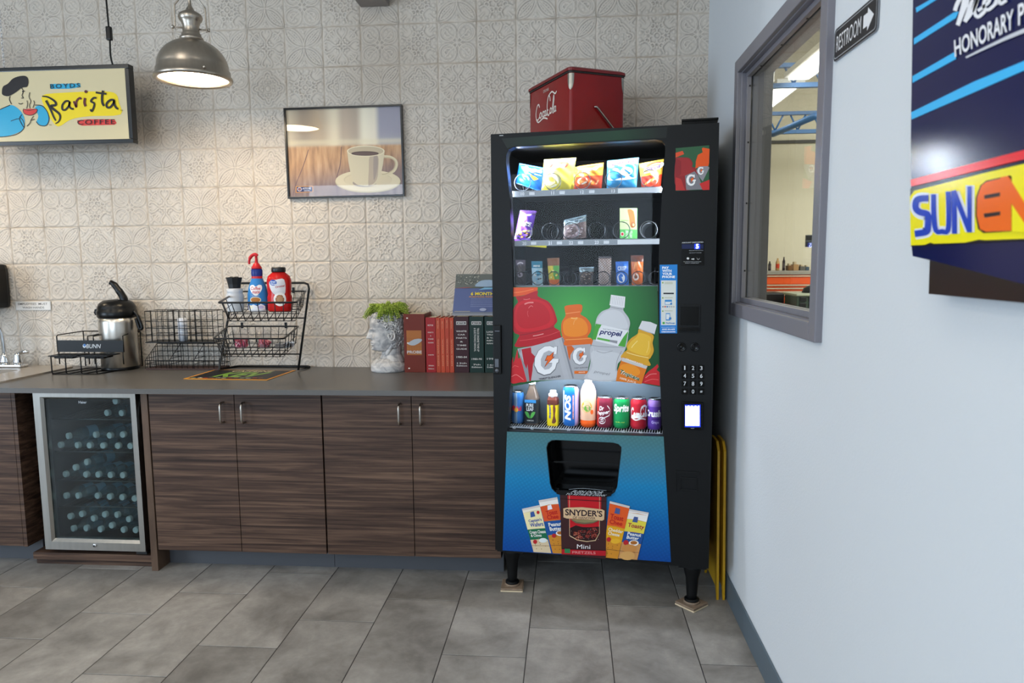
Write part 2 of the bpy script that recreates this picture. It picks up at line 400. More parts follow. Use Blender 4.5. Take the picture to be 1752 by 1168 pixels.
    for _ in range(3):
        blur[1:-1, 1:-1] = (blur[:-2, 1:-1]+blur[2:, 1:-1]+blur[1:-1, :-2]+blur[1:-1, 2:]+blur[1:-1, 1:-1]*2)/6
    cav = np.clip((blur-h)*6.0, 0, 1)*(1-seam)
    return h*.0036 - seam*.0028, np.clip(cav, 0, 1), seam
def catm(p, n=5): return catmull(p, n)
def back_wall():
    N = 60; grid = {}
    rows = {-3: 'ABCACAC', -2: 'DADBCBDDAECB', -1: 'ECEAEDCBBAED', 0: 'CBDADCABDCAE', 1: 'EABCEBCADBAC', 2: 'ADBCBACDECBA', 3: 'DBECDACEBDAC', 4: 'CBAECADBEACD', 5: 'ECBAECDABCED', 6: 'DBACDBAECBDA'}
    left = {1: 'BDACACA', 2: 'ABCBDAE', 3: 'CAEAEDC', 4: 'DBCEAED', 5: 'ADCBEDC'}
    kinds = {k: tile_relief(k, N) for k in 'ABCDE'}
    V = []; F = []; CV = []; SM = []; n0 = 0
    base = np.arange((N+1)*(N+1)).reshape(N+1, N+1)
    quad = np.stack([base[:-1, :-1], base[:-1, 1:], base[1:, 1:], base[1:, :-1]], -1).reshape(-1, 4)
    ts = np.arange(N+1)/N
    for j in range(-4, 8):
        for i in range(-11, 12):
            if j in rows and 0 <= i < len(rows[j]): k = rows[j][i]
            elif j in left and -7 <= i < 0: k = left[j][i+7]
            else: k = RND.choice('ABCDE')
            hh, cv, sm = kinds[k]
            x0 = TX+i*TP; z1 = TZ-j*TP; z0 = z1-TP
            if x0 > XR: continue
            t = np.clip((XR+.02-x0)/TP, 0, 1) if x0+TP > XR+.02 else 1
            X, Z = np.meshgrid(x0+ts*TP, z0+ts*TP)
            if t < 1: X = np.minimum(X, XR+.02)
            P = np.stack([X, -hh-.004+RND.uniform(-.0004, .0004), Z], -1).reshape(-1, 3)
            V.append(P); F.append(quad+n0); n0 += len(P)
            CV.append(cv.ravel()); SM.append(sm.ravel())
    V = np.concatenate(V); F = np.concatenate(F); CV = np.concatenate(CV); SM = np.concatenate(SM)
    me = bpy.data.meshes.new('wall_back'); me.vertices.add(len(V)); me.vertices.foreach_set('co', V.ravel().astype(np.float32))
    me.loops.add(F.size); me.polygons.add(len(F)); me.loops.foreach_set('vertex_index', F.ravel().astype(np.int32))
    me.polygons.foreach_set('loop_start', (np.arange(len(F))*4).astype(np.int32))
    me.update(calc_edges=True)
    me.polygons.foreach_set('use_smooth', np.ones(len(F), dtype=bool))
    a = me.attributes.new('ridge_edge', 'FLOAT', 'POINT'); a.data.foreach_set('value', CV.astype(np.float32))
    a = me.attributes.new('seam', 'FLOAT', 'POINT'); a.data.foreach_set('value', SM.astype(np.float32))
    mt = bpy.data.materials.new('relief_tile'); mt.use_nodes = True; nt = mt.node_tree; p = nt.nodes['Principled BSDF']; N_ = nt.nodes.new; Lk = nt.links.new
    tc = N_('ShaderNodeTexCoord')
    def noise(sc, d=4):
        q = N_('ShaderNodeTexNoise'); q.inputs['Scale'].default_value = sc; q.inputs['Detail'].default_value = d; Lk(tc.outputs['Object'], q.inputs['Vector']); return q
    n1 = noise(2.2); n2 = noise(26, 6)
    r = N_('ShaderNodeValToRGB'); e = r.color_ramp.elements; e[0].position = .3; e[0].color = (.59, .515, .43, 1); e[1].position = .7; e[1].color = (.69, .62, .535, 1)
    Lk(n1.outputs['Fac'], r.inputs[0])
    g = N_('ShaderNodeAttribute'); g.attribute_name = 'ridge_edge'; sA = N_('ShaderNodeAttribute'); sA.attribute_name = 'seam'
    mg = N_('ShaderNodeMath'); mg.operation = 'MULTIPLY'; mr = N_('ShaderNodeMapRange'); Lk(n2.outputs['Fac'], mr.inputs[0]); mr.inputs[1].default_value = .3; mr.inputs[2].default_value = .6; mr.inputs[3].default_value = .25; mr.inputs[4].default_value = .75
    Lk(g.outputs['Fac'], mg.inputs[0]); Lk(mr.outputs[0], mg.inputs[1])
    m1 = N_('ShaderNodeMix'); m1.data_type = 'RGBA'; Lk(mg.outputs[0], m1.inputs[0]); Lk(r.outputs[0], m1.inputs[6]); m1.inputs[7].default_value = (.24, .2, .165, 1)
    ms = N_('ShaderNodeMath'); ms.operation = 'MULTIPLY'; mr2 = N_('ShaderNodeMapRange'); n3 = noise(9, 5); Lk(n3.outputs['Fac'], mr2.inputs[0]); mr2.inputs[1].default_value = .38; mr2.inputs[2].default_value = .66; mr2.inputs[3].default_value = .1; mr2.inputs[4].default_value = .75
    Lk(sA.outputs['Fac'], ms.inputs[0]); Lk(mr2.outputs[0], ms.inputs[1])
    m2 = N_('ShaderNodeMix'); m2.data_type = 'RGBA'; Lk(ms.outputs[0], m2.inputs[0]); Lk(m1.outputs[2], m2.inputs[6]); m2.inputs[7].default_value = (.36, .26, .17, 1)
    Lk(m2.outputs[2], p.inputs['Base Color']); p.inputs['Roughness'].default_value = .5; p.inputs['Specular IOR Level'].default_value = .35
    me.materials.append(mt)
    o = bpy.data.objects.new('wall_back', me); COL.objects.link(o); return struct(o)
back_wall()
plain = M('painted_wall', 'b9b4ab', .7, noise=.06, nscale=3)
struct(MB(plain).box(XL-.1, 0, 0, XR+.15, .1, ZC).build('wall_back_core'))
struct(MB(M('relief_tile_plain', 'c4bcb0', .6)).box(XL, -.003, 0, TX-11*TP, 0, ZC).build('wall_back_left'))
struct(MB(plain).box(XL-.1, YF, 0, XL, 0, .6).box(XL-.1, YF, 2.6, XL, 0, ZC).box(XL-.1, -2.9, .6, XL, 0, 2.6).box(XL-.1, YF, .6, XL, -5.7, 2.6).build('wall_left'))
struct(MB(plain).box(XL-.1, YF-.1, 0, -1.4, YF, ZC).box(1.8, YF-.1, 0, XR+.15, YF, ZC).box(-1.4, YF-.1, 0, 1.8, YF, .6).box(-1.4, YF-.1, 2.6, 1.8, YF, ZC).build('wall_front'))
struct(MB(M('ceiling_tile', 'cfcdc8', .9)).box(XL-.1, YF-.1, ZC, XR+.15, .1, ZC+.08).build('ceiling'))

# right wall with the opening of the shop window, orange-peel paint
wm = M('wall_paint_pale', 'd4d9dd', .62, bump=.35, nscale=150, spec=.3)
WY0, WY1, WZ0, WZ1 = -1.66, -.70, 1.205, 2.145      # opening
rw = MB(wm)
rw.holed([(YF, 0), (.02, 0), (.02, ZC), (YF, ZC)], [[(WY0, WZ0), (WY1, WZ0), (WY1, WZ1), (WY0, WZ1)]], lambda y, z: (XR, y, z))
rw.holed([(YF, 0), (.02, 0), (.02, ZC), (YF, ZC)], [[(WY0, WZ0), (WY1, WZ0), (WY1, WZ1), (WY0, WZ1)]], lambda y, z: (XR+.09, y, z))
rw.wall_of([(WY0, WZ0), (WY1, WZ0), (WY1, WZ1), (WY0, WZ1)], lambda y, z: (XR, y, z), lambda y, z: (XR+.09, y, z))
struct(rw.build('wall_right'))
struct(MB(M('cove_base', '53616b', .45)).box(XR-.009, YF, 0, XR-.0005, -.003, .1, bev=.003).build('baseboard_right'))

# window: grey pressed-steel frame with a screwed glazing bead
gm = M('frame_grey', '77757c', .38, spec=.5)
fr = MB(gm)
def frame_ring(mb, y0, y1, z0, z1, wd_, x0, x1, bev=.003, mat=None):
    mb.box(x0, y0, z0, x1, y0+wd_, z1, mat, bev); mb.box(x0, y1-wd_, z0, x1, y1, z1, mat, bev)
    mb.box(x0, y0+wd_, z0, x1, y1-wd_, z0+wd_, mat, bev); mb.box(x0, y0+wd_, z1-wd_, x1, y1-wd_, z1, mat, bev)
frame_ring(fr, -1.69, -.67, 1.184, 2.166, .05, 3.215, 3.238)
frame_ring(fr, -1.652, -.708, 1.222, 2.128, .016, 3.23, 3.35)
fo = struct(fr.build('window_1'))
bd = MB(gm); frame_ring(bd, -1.636, -.724, 1.238, 2.112, .018, 3.247, 3.264, .002)
bo = bd.build('glazing_bead', fo)
bd = MB(gm); frame_ring(bd, -1.636, -.724, 1.238, 2.112, .018, 3.271, 3.29, .002); bd.build('glazing_stop', fo)
for z in (1.36, 1.62, 1.85, 2.06):
    MB(M('screw_black', '101010', .4)).lathe([(.0035, 0), (.0035, .002), (0, .003)], seg=10).build('screw', bo, (3.2575, -.744, z)).rotation_euler = (PI/2, 0, 0)
for y in (-.9, -1.15, -1.4):
    MB(M('screw_black')).lathe([(.0035, 0), (.0035, .002), (0, .003)], seg=10).build('screw', bo, (3.2575, y, 2.092)).rotation_euler = (PI, 0, 0)
MB(glass('window_glass', (.93, .96, .95), 1.0)).box(3.2655, -1.63, 1.244, 3.2695, -.73, 2.106).build('pane', fo)

# ceiling troffers
for i, (x, y) in enumerate([(.75, -2.35), (.75, -3.65), (-.7, -3.65), (2.4, -2.7), (-.9, -2.35), (2.0, -5.2)]):
    t = thing('ceiling_light', ['recessed ceiling light panel nearest the relief wall', 'recessed ceiling light panel whose glare shows in the coffee picture', 'recessed ceiling light panel over the left of the room', 'recessed ceiling light panel above the vending machine front', 'recessed ceiling light panel above the sink end of the counter', 'recessed ceiling light panel at the back of the room'][i], 'ceiling light', (x, y, ZC), group='recessed ceiling lights')
    f_ = MB(M('white_metal', 'e8e8e6', .5)); 
    f_.box(-.31, -.61, -.012, -.29, .61, 0); f_.box(.29, -.61, -.012, .31, .61, 0); f_.box(-.29, -.61, -.012, .29, -.59, 0); f_.box(-.29, .59, -.012, .29, .61, 0)
    f_.build('frame', t)
    MB(M('troffer_diffuser', 'fff3e2', .5, emit=3.7)).box(-.289, -.589, -.008, .289, .589, -.003).build('diffuser', t)
# ================================================================== BASE UNITS
def wood(name, a, b, c, scale=(1.2, 8, 42)):
    mt = bpy.data.materials.new(name); mt.use_nodes = True; nt = mt.node_tree; p = nt.nodes['Principled BSDF']; N = nt.nodes.new; Lk = nt.links.new
    tc = N('ShaderNodeTexCoord'); mp = N('ShaderNodeMapping'); mp.inputs['Scale'].default_value = scale; Lk(tc.outputs['Object'], mp.inputs[0])
    n1 = N('ShaderNodeTexNoise'); n1.inputs['Scale'].default_value = 1.6; n1.inputs['Detail'].default_value = 7; n1.inputs['Roughness'].default_value = .62; n1.inputs['Distortion'].default_value = .5
    Lk(mp.outputs[0], n1.inputs['Vector'])
    r = N('ShaderNodeValToRGB'); e = r.color_ramp.elements; e[0].position = .34; e[0].color = (*lin(a), 1); e[1].position = .68; e[1].color = (*lin(c), 1)
    m_ = r.color_ramp.elements.new(.5); m_.color = (*lin(b), 1)
    Lk(n1.outputs['Fac'], r.inputs[0]); Lk(r.outputs[0], p.inputs['Base Color']); p.inputs['Roughness'].default_value = .5; p.inputs['Specular IOR Level'].default_value = .3
    MATS[name] = mt; return mt
WD = wood('walnut_laminate', '2c1d16', '4c382d', '6f5645')
WE = wood('walnut_edge', '4a382d', '5a4638', '6d5848', (8, 8, 1.2))
DK = M('cabinet_inside', '1c1815', .7)
KICK = M('kick_grey', '4d4e52', .5)
STEEL = M('brushed_steel', 'b4b1ab', .3, 1, noise=.12, nscale=60, stretch=(1, 1, .05))
FY, KY = -.61, -.517       # door faces, toe kick
def handle(parent, x, z0, z1):
    mb = MB(M('satin_nickel', 'b9b2a8', .28, 1))
    pts = [(x, FY, z1-.004), (x, FY-.018, z1-.004), (x, FY-.03, z1-.012), (x, FY-.032, z1-.024), (x, FY-.032, z0+.024), (x, FY-.03, z0+.012), (x, FY-.018, z0+.004), (x, FY, z0+.004)]
    mb.tube(pts, .0048, seg=10); return mb.build('handle', parent)
def base_unit(label, xs, x0, x1, hx):
    t = thing('base_cabinet', label, 'cabinet')
    MB(DK).box(x0, FY+.02, .1, x1, -.004, .838).build('carcass', t)
    MB(KICK).box(x0, KY, 0, x1, KY+.02, .1).build('kick_board', t)
    for i in range(len(xs)-1):
        d = MB(WD).box(xs[i]+.0015, FY, .102, xs[i+1]-.0015, FY+.018, .8385, bev=.001).build('door', t)
        if hx[i] is not None: handle_o = handle(d, hx[i], .699, .797)
    return t
base_unit('walnut base cabinet right of the bottle fridge with two doors', [.692, 1.091, 1.487], .69, 1.488, [1.039, 1.136])
base_unit('walnut base cabinet beside the vending machine with two doors', [1.491, 1.889, 2.276], 1.49, 2.277, [1.839, 1.933])
lc = thing('base_cabinet', 'walnut base cabinet under the sink, left of the bottle fridge', 'cabinet')
MB(DK).box(-.86, FY+.02, .1, .018, -.004, .7).build('carcass', lc)
MB(KICK).box(-.86, KY, 0, .056, KY+.02, .1).build('kick_board', lc)
for a, b in ((-.86, -.412), (-.408, .036)):
    MB(WD).box(a, FY, .102, b, FY+.018, .8385, bev=.001).build('door', lc)
MB(WD).box(.038, FY, .1, .056, -.004, .8385).build('side_panel', lc)
# the niche that holds the fridge
nt_ = thing('fridge_niche', 'dark walnut niche around the bottle fridge, with a floor board and right post', 'niche')
MB(WE).box(.657, FY-.002, 0, .688, -.004, .8385, bev=.001).build('side_panel', nt_)
MB(WD).box(.058, -.585, .03, .656, -.01, .062, bev=.001).build('floor_board', nt_)
MB(WD).box(.058, -.565, .0, .656, -.545, .03).build('plinth', nt_)
# worktop with the sink cut-out
TOPZ = .8625
tm = M('worktop_grey', '5f5c59', .33, noise=.08, nscale=180, bump=.05, spec=.5)
wt = MB(tm); hole = [(-.78, -.52), (-.22, -.52), (-.22, -.17), (-.78, -.17)]
outer = [(-.9, -.678), (2.285, -.678), (2.285, -.001), (-.9, -.001)]
wt.holed(outer, [hole], lambda x, y: (x, y, TOPZ)); wt.holed(outer, [hole], lambda x, y: (x, y, TOPZ-.0225))
wt.wall_of(outer, lambda x, y: (x, y, TOPZ), lambda x, y: (x, y, TOPZ-.0225)); wt.wall_of(hole, lambda x, y: (x, y, TOPZ), lambda x, y: (x, y, TOPZ-.0225))
tag(wt.build('worktop', fixn=True), 'long grey laminate worktop over the walnut cabinets', 'worktop')

# sink and tap at the left edge
sk = thing('sink', 'beige drop-in sink rim at the left end of the worktop', 'sink')
sm_ = M('sink_beige', '9c948a', .3)
s_ = MB(sm_); rr = lambda x0, y0, x1, y1, r: [(cx+r*math.cos(a0+PI/2*k/4), cy+r*math.sin(a0+PI/2*k/4)) for cx, cy, a0 in ((x1-r, y1-r, 0), (x0+r, y1-r, PI/2), (x0+r, y0+r, PI), (x1-r, y0+r, 1.5*PI)) for k in range(5)]
o_ = rr(-.9, -.57, -.05, -.05, .04); i_ = rr(-.76, -.5, -.24, -.19, .05)
s_.holed(o_, [i_], lambda x, y: (x, y, TOPZ+.008)); s_.wall_of(o_, lambda x, y: (x, y, TOPZ), lambda x, y: (x, y, TOPZ+.008))
s_.wall_of(i_, lambda x, y: (x, y, TOPZ+.008), lambda x, y: (x*.98-.01, y*.98, TOPZ-.15), smooth=True); s_.poly([(x*.98-.01, y*.98, TOPZ-.15) for x, y in i_])
s_.build('basin', sk)
CH = M('chrome', 'd8dadd', .07, 1)
fc = thing('faucet', 'chrome sink tap with lever handles at the left edge of the worktop', 'faucet', (-.395, -.12, TOPZ+.008))
MB(CH).box(-.11, -.03, 0, .11, .03, .016, bev=.007).build('base_plate', fc)
MB(CH).tube(catmull([(0, 0, .01), (0, 0, .12), (-.008, -.005, .2), (-.03, -.03, .25), (-.075, -.075, .265), (-.12, -.11, .24), (-.13, -.12, .22)], 6), .011, seg=12).lathe([(.02, .01), (.021, .03), (.015, .06), (.012, .075)], seg=16).build('spout', fc)
for sx in (-.075, .075):
    h = MB(CH); h.lathe([(.024, .012), (.023, .03), (.017, .055), (.019, .066), (.012, .075), (0, .078)], seg=16, c=(sx, 0, 0))
    h.tube([(sx, 0, .066), (sx+.02*(1 if sx > 0 else -1), -.005, .078), (sx+.05*(1 if sx > 0 else -1), -.008, .084), (sx+.07*(1 if sx > 0 else -1), -.01, .083)], [.008, .009, .011, .008], seg=10)
    h.build('lever_handle', fc)
# paper towel dispenser, notice
BP = M('black_plastic', '0a0a0b', .32, spec=.3)
dp = thing('towel_dispenser', 'black rounded hand towel dispenser on the tiled wall above the sink', 'dispenser')
MB(BP).box(-.70, -.2, 1.175, -.418, -.006, 1.415, bev=.03).build('housing', dp)
MB(M('black_plastic_gloss', '0c0d10', .15)).box(-.63, -.206, 1.2, -.49, -.198, 1.25, bev=.006).build('paper_slot', dp)
ws = MB(M('plate_silver', 'c9c6c0', .35)); ws.box(-.399, -.010, 1.164, -.199, -.0055, 1.212, bev=.001)
a = Art(ws, lambda u, v, h: (u, -.0104-h, v))
a.rect(-.396, 1.167, -.202, 1.209, 'dcd8d2')
a.text('EMPLOYEES  MUST', [(-.384, 1.1925), (-.216, 1.1925), (-.216, 1.2035), (-.384, 1.2035)], '3a3836', .006); a.text('WASH HANDS', [(-.36, 1.173), (-.236, 1.173), (-.236, 1.184), (-.36, 1.184)], '3a3836', .006)
tag(ws.build('wall_sign'), 'small silver plate reading EMPLOYEES MUST WASH HANDS', 'sign')

# ================================================================== BOTTLE FRIDGE
fg = thing('beverage_fridge', 'small glass door fridge filled with water bottles under the worktop', 'fridge')
FX0, FX1, FZ0, FZ1, FF = .135, .625, .0855, .834, -.6
BK = M('fridge_black', '0d0e10', .4)
b = MB(BK); b.box(FX0, -.555, FZ0-.004, FX0+.02, -.06, FZ1); b.box(FX1-.02, -.555, FZ0-.004, FX1, -.06, FZ1); b.box(FX0, -.07, FZ0-.004, FX1, -.055, FZ1)
b.box(FX0, -.555, FZ1-.02, FX1, -.06, FZ1); b.box(FX0, -.555, FZ0-.004, FX1, -.06, FZ0+.03)
for x in (FX0+.04, FX1-.04):
    for y in (-.52, -.1): b.box(x-.015, y-.015, .063, x+.015, y+.015, FZ0)
b.build('cabinet', fg)
li = M('fridge_liner', '2c2f31', .6); b = MB(li)
b.box(FX0+.021, -.55, FZ0+.031, FX0+.03, -.075, FZ1-.021); b.box(FX1-.03, -.55, FZ0+.031, FX1-.021, -.075, FZ1-.021); b.box(FX0+.03, -.085, FZ0+.031, FX1-.03, -.075, FZ1-.021); b.build('liner', fg)
dr = MB(STEEL)
o4 = [(FX0, FZ0), (FX1, FZ0), (FX1, FZ1), (FX0, FZ1)]; i4 = [(FX0+.043, FZ0+.05), (FX1-.033, FZ0+.05), (FX1-.033, FZ1-.036), (FX0+.043, FZ1-.036)]
for k in range(4):
    q = [o4[k], o4[(k+1) % 4], i4[(k+1) % 4], i4[k]]
    mid = [q[0], q[1], ((q[1][0]*.25+q[2][0]*.75), (q[1][1]*.25+q[2][1]*.75)), ((q[0][0]*.25+q[3][0]*.75), (q[0][1]*.25+q[3][1]*.75))]
    dr.poly([(x, FF, z) for x, z in mid]); dr.poly([(mid[3][0], FF, mid[3][1]), (mid[2][0], FF, mid[2][1]), (q[2][0], FF+.012, q[2][1]), (q[3][0], FF+.012, q[3][1])])
dr.wall_of(o4, lambda x, z: (x, FF, z), lambda x, z: (x, FF+.04, z)); dr.wall_of(i4, lambda x, z: (x, FF+.012, z), lambda x, z: (x, FF+.04, z)); dr.holed(o4, [i4], lambda x, z: (x, FF+.04, z))
do = dr.build('door', fg)
gl = MB(glass('fridge_glass', (.66, .72, .72), .9)); gl.box(FX0+.04, FF+.016, FZ0+.047, FX1-.03, FF+.02, FZ1-.033)
go = gl.build('glass', do)
lg = MB(K('d8dcde')); a = Art(lg, lambda u, v, h: (u, FF+.0155-h, v)); a.line('Haier', .362, .782, .0125, 'd8dcde', .012, ydown=False); lg.build('logo', do)
MB(CH).lathe([(.009, 0), (.009, .004), (.006, .006), (0, .006)], seg=18).lathe([(.004, .006), (.004, .0075), (0, .0075)], mat=BK, seg=12).build('lock', do, ((FX0+FX1)/2, FF, FZ0+.025)).rotation_euler = (PI/2, 0, 0)
MB(M('hinge_black', '0a0a0b', .5)).box(FX1-.05, FF+.005, FZ0-.014, FX1+.002, FF+.04, FZ0-.001).build('hinge', fg); MB(M('hinge_black')).box(FX1-.05, FF+.01, FZ1, FX1+.0, FF+.04, FZ1+.004).build('hinge', fg)
MB(M('cable_grey', '8d8f92', .4)).tube(catmull([(FX1+.006, -.55, .8), (FX1+.008, -.57, .74), (FX1+.011, -.572, .68), (FX1+.009, -.57, .64)], 5), .0016).build('seal_wire', fg)
sh = M('shelf_wire', '777b7d', .4, 1)
SHZ = [FZ0+.045, .27, .395, .535, .69]
for z in SHZ[1:]:
    b = MB(sh)
    for k in range(13): b.tube([(FX0+.045+k*(FX1-FX0-.09)/12, -.53, z), (FX0+.045+k*(FX1-FX0-.09)/12, -.1, z)], .0015, seg=5)
    b.tube([(FX0+.031, -.53, z), (FX1-.031, -.53, z)], .003); b.tube([(FX0+.031, -.1, z), (FX1-.031, -.1, z)], .003); b.build('shelf', fg)
# water bottles: cap towards the door, base towards the back
CL = glass('clear_plastic', (.9, .95, .97), 2.8, .1, frost='8fb2bd', fa=.16)
wb = thing('water_bottle', 'x', 'bottle', group='water bottles in the fridge')
prof = [(.0, 0), (.027, .0), (.030, .006), (.031, .03), (.0295, .034), (.031, .038), (.031, .055), (.0295, .059), (.031, .063), (.031, .13), (.0285, .145), (.021, .162), (.013, .176), (.0125, .182)]
ch1 = MB(CL).lathe(prof, seg=18).build('bottle_body', wb)
ch1.data.polygons[0].use_smooth = True
ch2 = MB(M('cap_white', 'e6f0f1', .4)).lathe([(.0145, .180), (.0150, .182), (.0150, .194), (.0135, .1965), (.0128, .1962), (0, .1962)], seg=20).build('cap', wb)
ch3 = MB(M('label_blue', '8fc0dc', .35)).lathe([(.0314, .068), (.0314, .112)], seg=18, cap0=False, cap1=False).build('label', wb)
# photo pixel positions of the caps: (px, py, yaw, rise)
caps = [(184.4, 713, .35), (209, 713, .3), (199, 687, .2), (119.6, 756, .62), (160.7, 756, .55), (189, 755.5, .3), (209, 757, .2),
        (111, 769.6, .5), (132.5, 773, .45), (157, 773.2, .3), (180.5, 773.7, .2), (205, 773.5, .15), (220, 776.5, .1),
        (130.6, 800, .5), (151, 796, .4), (112.6, 812.4, .5), (157.6, 808.8, .35), (170.3, 812.6, .3), (186.7, 815.4, .2), (201, 819.4, .2),
        (113.6, 847.5, .5), (134, 847.5, .5), (168.9, 847.6, .3), (187.4, 849, .25), (212, 850.3, .2), (229, 852, .1),
        (148.6, 865, .3), (144, 880, .3), (158, 884.7, .35), (179, 876, .3), (126, 902.6, .55), (150, 902, .35), (168, 904, .3), (195, 887, .5), (193.3, 893, .3), (214, 893.5, .3), (202, 908, .35), (229, 908, .2)]
def shelf_of(py): return 0 if py < 730 else 1 if py < 785 else 2 if py < 828 else 3 if py < 858 else 4
caps = [list(c) for c in caps]; XMAX = FX1-.063; pos = []
for c in caps:
    P = at(c[0], c[1], 'y', -.535); si = shelf_of(c[1]); lo = SHZ[4-si]+.033; hi = (SHZ[5-si] if si else FZ1-.02)-.034
    c[2] = min(c[2]*.8, math.asin(max(-.5, min(.9, (XMAX-P.x)/.19)))); pos.append([P.x, min(max(P.z, lo), hi), lo, hi, si])
for it in range(200):       # settle each pile so that no two bottles share space
    for i in range(len(pos)):
        for k in range(i):
            a_, b_ = pos[i], pos[k]
            if a_[4] != b_[4]: continue
            dx, dz = a_[0]-b_[0], a_[1]-b_[1]; d = math.hypot(dx, dz) or 1e-4
            if d < .0605:
                q = (.0605-d)/2*.5; a_[0] += dx/d*q; b_[0] -= dx/d*q; a_[1] += dz/d*q; b_[1] -= dz/d*q
    for a_ in pos: a_[1] = min(max(a_[1], a_[2]), a_[3]); a_[0] = min(a_[0], XMAX+.04)
def place_bottle(i, first):
    yaw = min(caps[i][2], math.asin(max(-.9, min(.9, (XMAX-pos[i][0])/.19))))
    d = Vector((math.sin(yaw), math.cos(yaw), 0)); r = wb if first else copy_tree(wb, (ch1, ch2, ch3))
    zax = -d; xax = Vector((0, 0, 1)).cross(zax).normalized(); yax = zax.cross(xax)
    base = Vector((pos[i][0], -.535, pos[i][1])) - zax*.19
    r.matrix_world = Matrix.Translation(base) @ Matrix((xax, yax, zax)).transposed().to_4x4()
    return r
cnt = {}
info = [(c, shelf_of(c[1])) for c in caps]
order = {}
for si in range(5):
    ids = sorted([i for i, (c, s) in enumerate(info) if s == si], key=lambda i: caps[i][0])
    for n, i in enumerate(ids): order[i] = (n, len(ids))
ordw = ['leftmost', 'second from the left', 'third from the left', 'fourth from the left', 'fifth from the left', 'sixth from the left', 'seventh from the left', 'eighth from the left', 'ninth from the left', 'tenth from the left', 'eleventh from the left', 'twelfth from the left']
lev = ['top pile', 'second pile down', 'third pile down', 'fourth pile down', 'bottom pile']
for i, c in enumerate(caps):
    r = place_bottle(i, i == 0); si = shelf_of(c[1])
    n, L = order[i]; word = ordw[n] if n < L-1 else 'rightmost'
    r['label'] = 'clear water bottle, %s in the fridge\'s %s' % (word, lev[si])

# ================================================================== PENDANT LAMP, CEILING BRACKET
pl = thing('pendant_lamp', 'brushed nickel dome pendant lamp hanging left of the coffee picture', 'lamp', (.975, -.585, 2.19))
NK = M('brushed_nickel', 'b3aa9e', .33, 1, noise=.12, nscale=50, stretch=(1, 1, .03))
R0 = .15
p = MB(NK)
dome = [(R0-.011, -.004), (R0-.008, -.01), (R0+.001, -.011), (R0+.006, -.008), (R0+.008, -.002), (R0+.006, .006), (R0, .010), (R0-.001, .030), (R0-.006, .036)]
for k in range(1, 13):
    a_ = PI/2*k/12*.86; dome.append(((R0-.006)*math.cos(a_), .036+.125*math.sin(a_)))
p.lathe(dome, seg=48, cap0=False, cap1=False); shade = p.build('lamp_shade', pl)
NW = M('lamp_inner_white', 'f2ead8', .6); MB(NW).lathe([(r-.004, z-.002) for r, z in dome[5:]], seg=48, cap0=False).build('shade_lining', shade)
for an in (-1.25, .9, 3.0): MB(NK).lathe([(0, .006), (.006, .004), (.007, 0), (.007, -.003)][::-1], seg=14).build('knob', shade, ((R0+.004)*math.cos(an), (R0+.004)*math.sin(an), .016)).rotation_euler = (0, PI/2, an)
zb = .036+.125*math.sin(PI/2*.86)
MB(NK).lathe([(.05, zb-.004), (.047, zb+.008), (.039, zb+.014), (.04, zb+.02), (.036, zb+.026), (.034, zb+.03), (.033, zb+.058), (.037, zb+.064), (.036, zb+.068), (.045, zb+.078), (.049, zb+.09), (.045, zb+.102), (.03, zb+.112), (.018, zb+.118), (.014, zb+.128), (.008, zb+.136), (.0065, zb+.15), (.0065, zb+.19), (.015, zb+.194), (.017, zb+.2), (.015, zb+.215), (.009, zb+.22), (.006, zb+.25), (.006, ZC-2.19-.03), (.06, ZC-2.19-.02), (.06, ZC-2.19)], seg=32).build('socket_housing', pl)
for s in (-1, 1):
    q = MB(NK); q.tube(catmull([(s*.016, 0, zb+.2), (s*.026, 0, zb+.198), (s*.034, 0, zb+.17), (s*.055, 0, zb+.14), (s*.059, 0, zb+.13), (s*.061, 0, zb+.06), (s*.061, 0, zb+.036)], 4), .0032, seg=8)
    q.tube([(s*.033, 0, zb+.046), (s*.068, 0, zb+.046)], .0035, seg=8); q.tube([(s*.066, 0, zb+.046), (s*.074, 0, zb+.046)], .0075, seg=10); q.build('yoke_arm', pl)
MB(M('lamp_glow', 'ffe6c0', .5, emit=34)).lathe([(0, .001), (.1, .0), (R0-.012, .003), (R0-.009, .008)], seg=40).build('diffuser', pl)
pl.rotation_euler = (0, 0, .45)
# a second lamp of the row lights the sink end, left of the picture
lamp2 = thing('pendant_lamp', 'brushed nickel dome pendant lamp over the sink, outside the view', 'lamp', (-.75, -.585, 2.19))
for ch in list(pl.children):
    d = ch.copy(); COL.objects.link(d); d.parent = lamp2
    for g_ in ch.children: e = g_.copy(); COL.objects.link(e); e.parent = d
bxm = M('bracket_grey', '8d8783', .5, noise=.1, nscale=40)
tag(MB(bxm).box(1.545, -.16, 2.655, 1.69, -.006, 2.76, bev=.004).build('wall_speaker'), 'grey box mounted high on the tiled wall above the coffee picture', 'box')
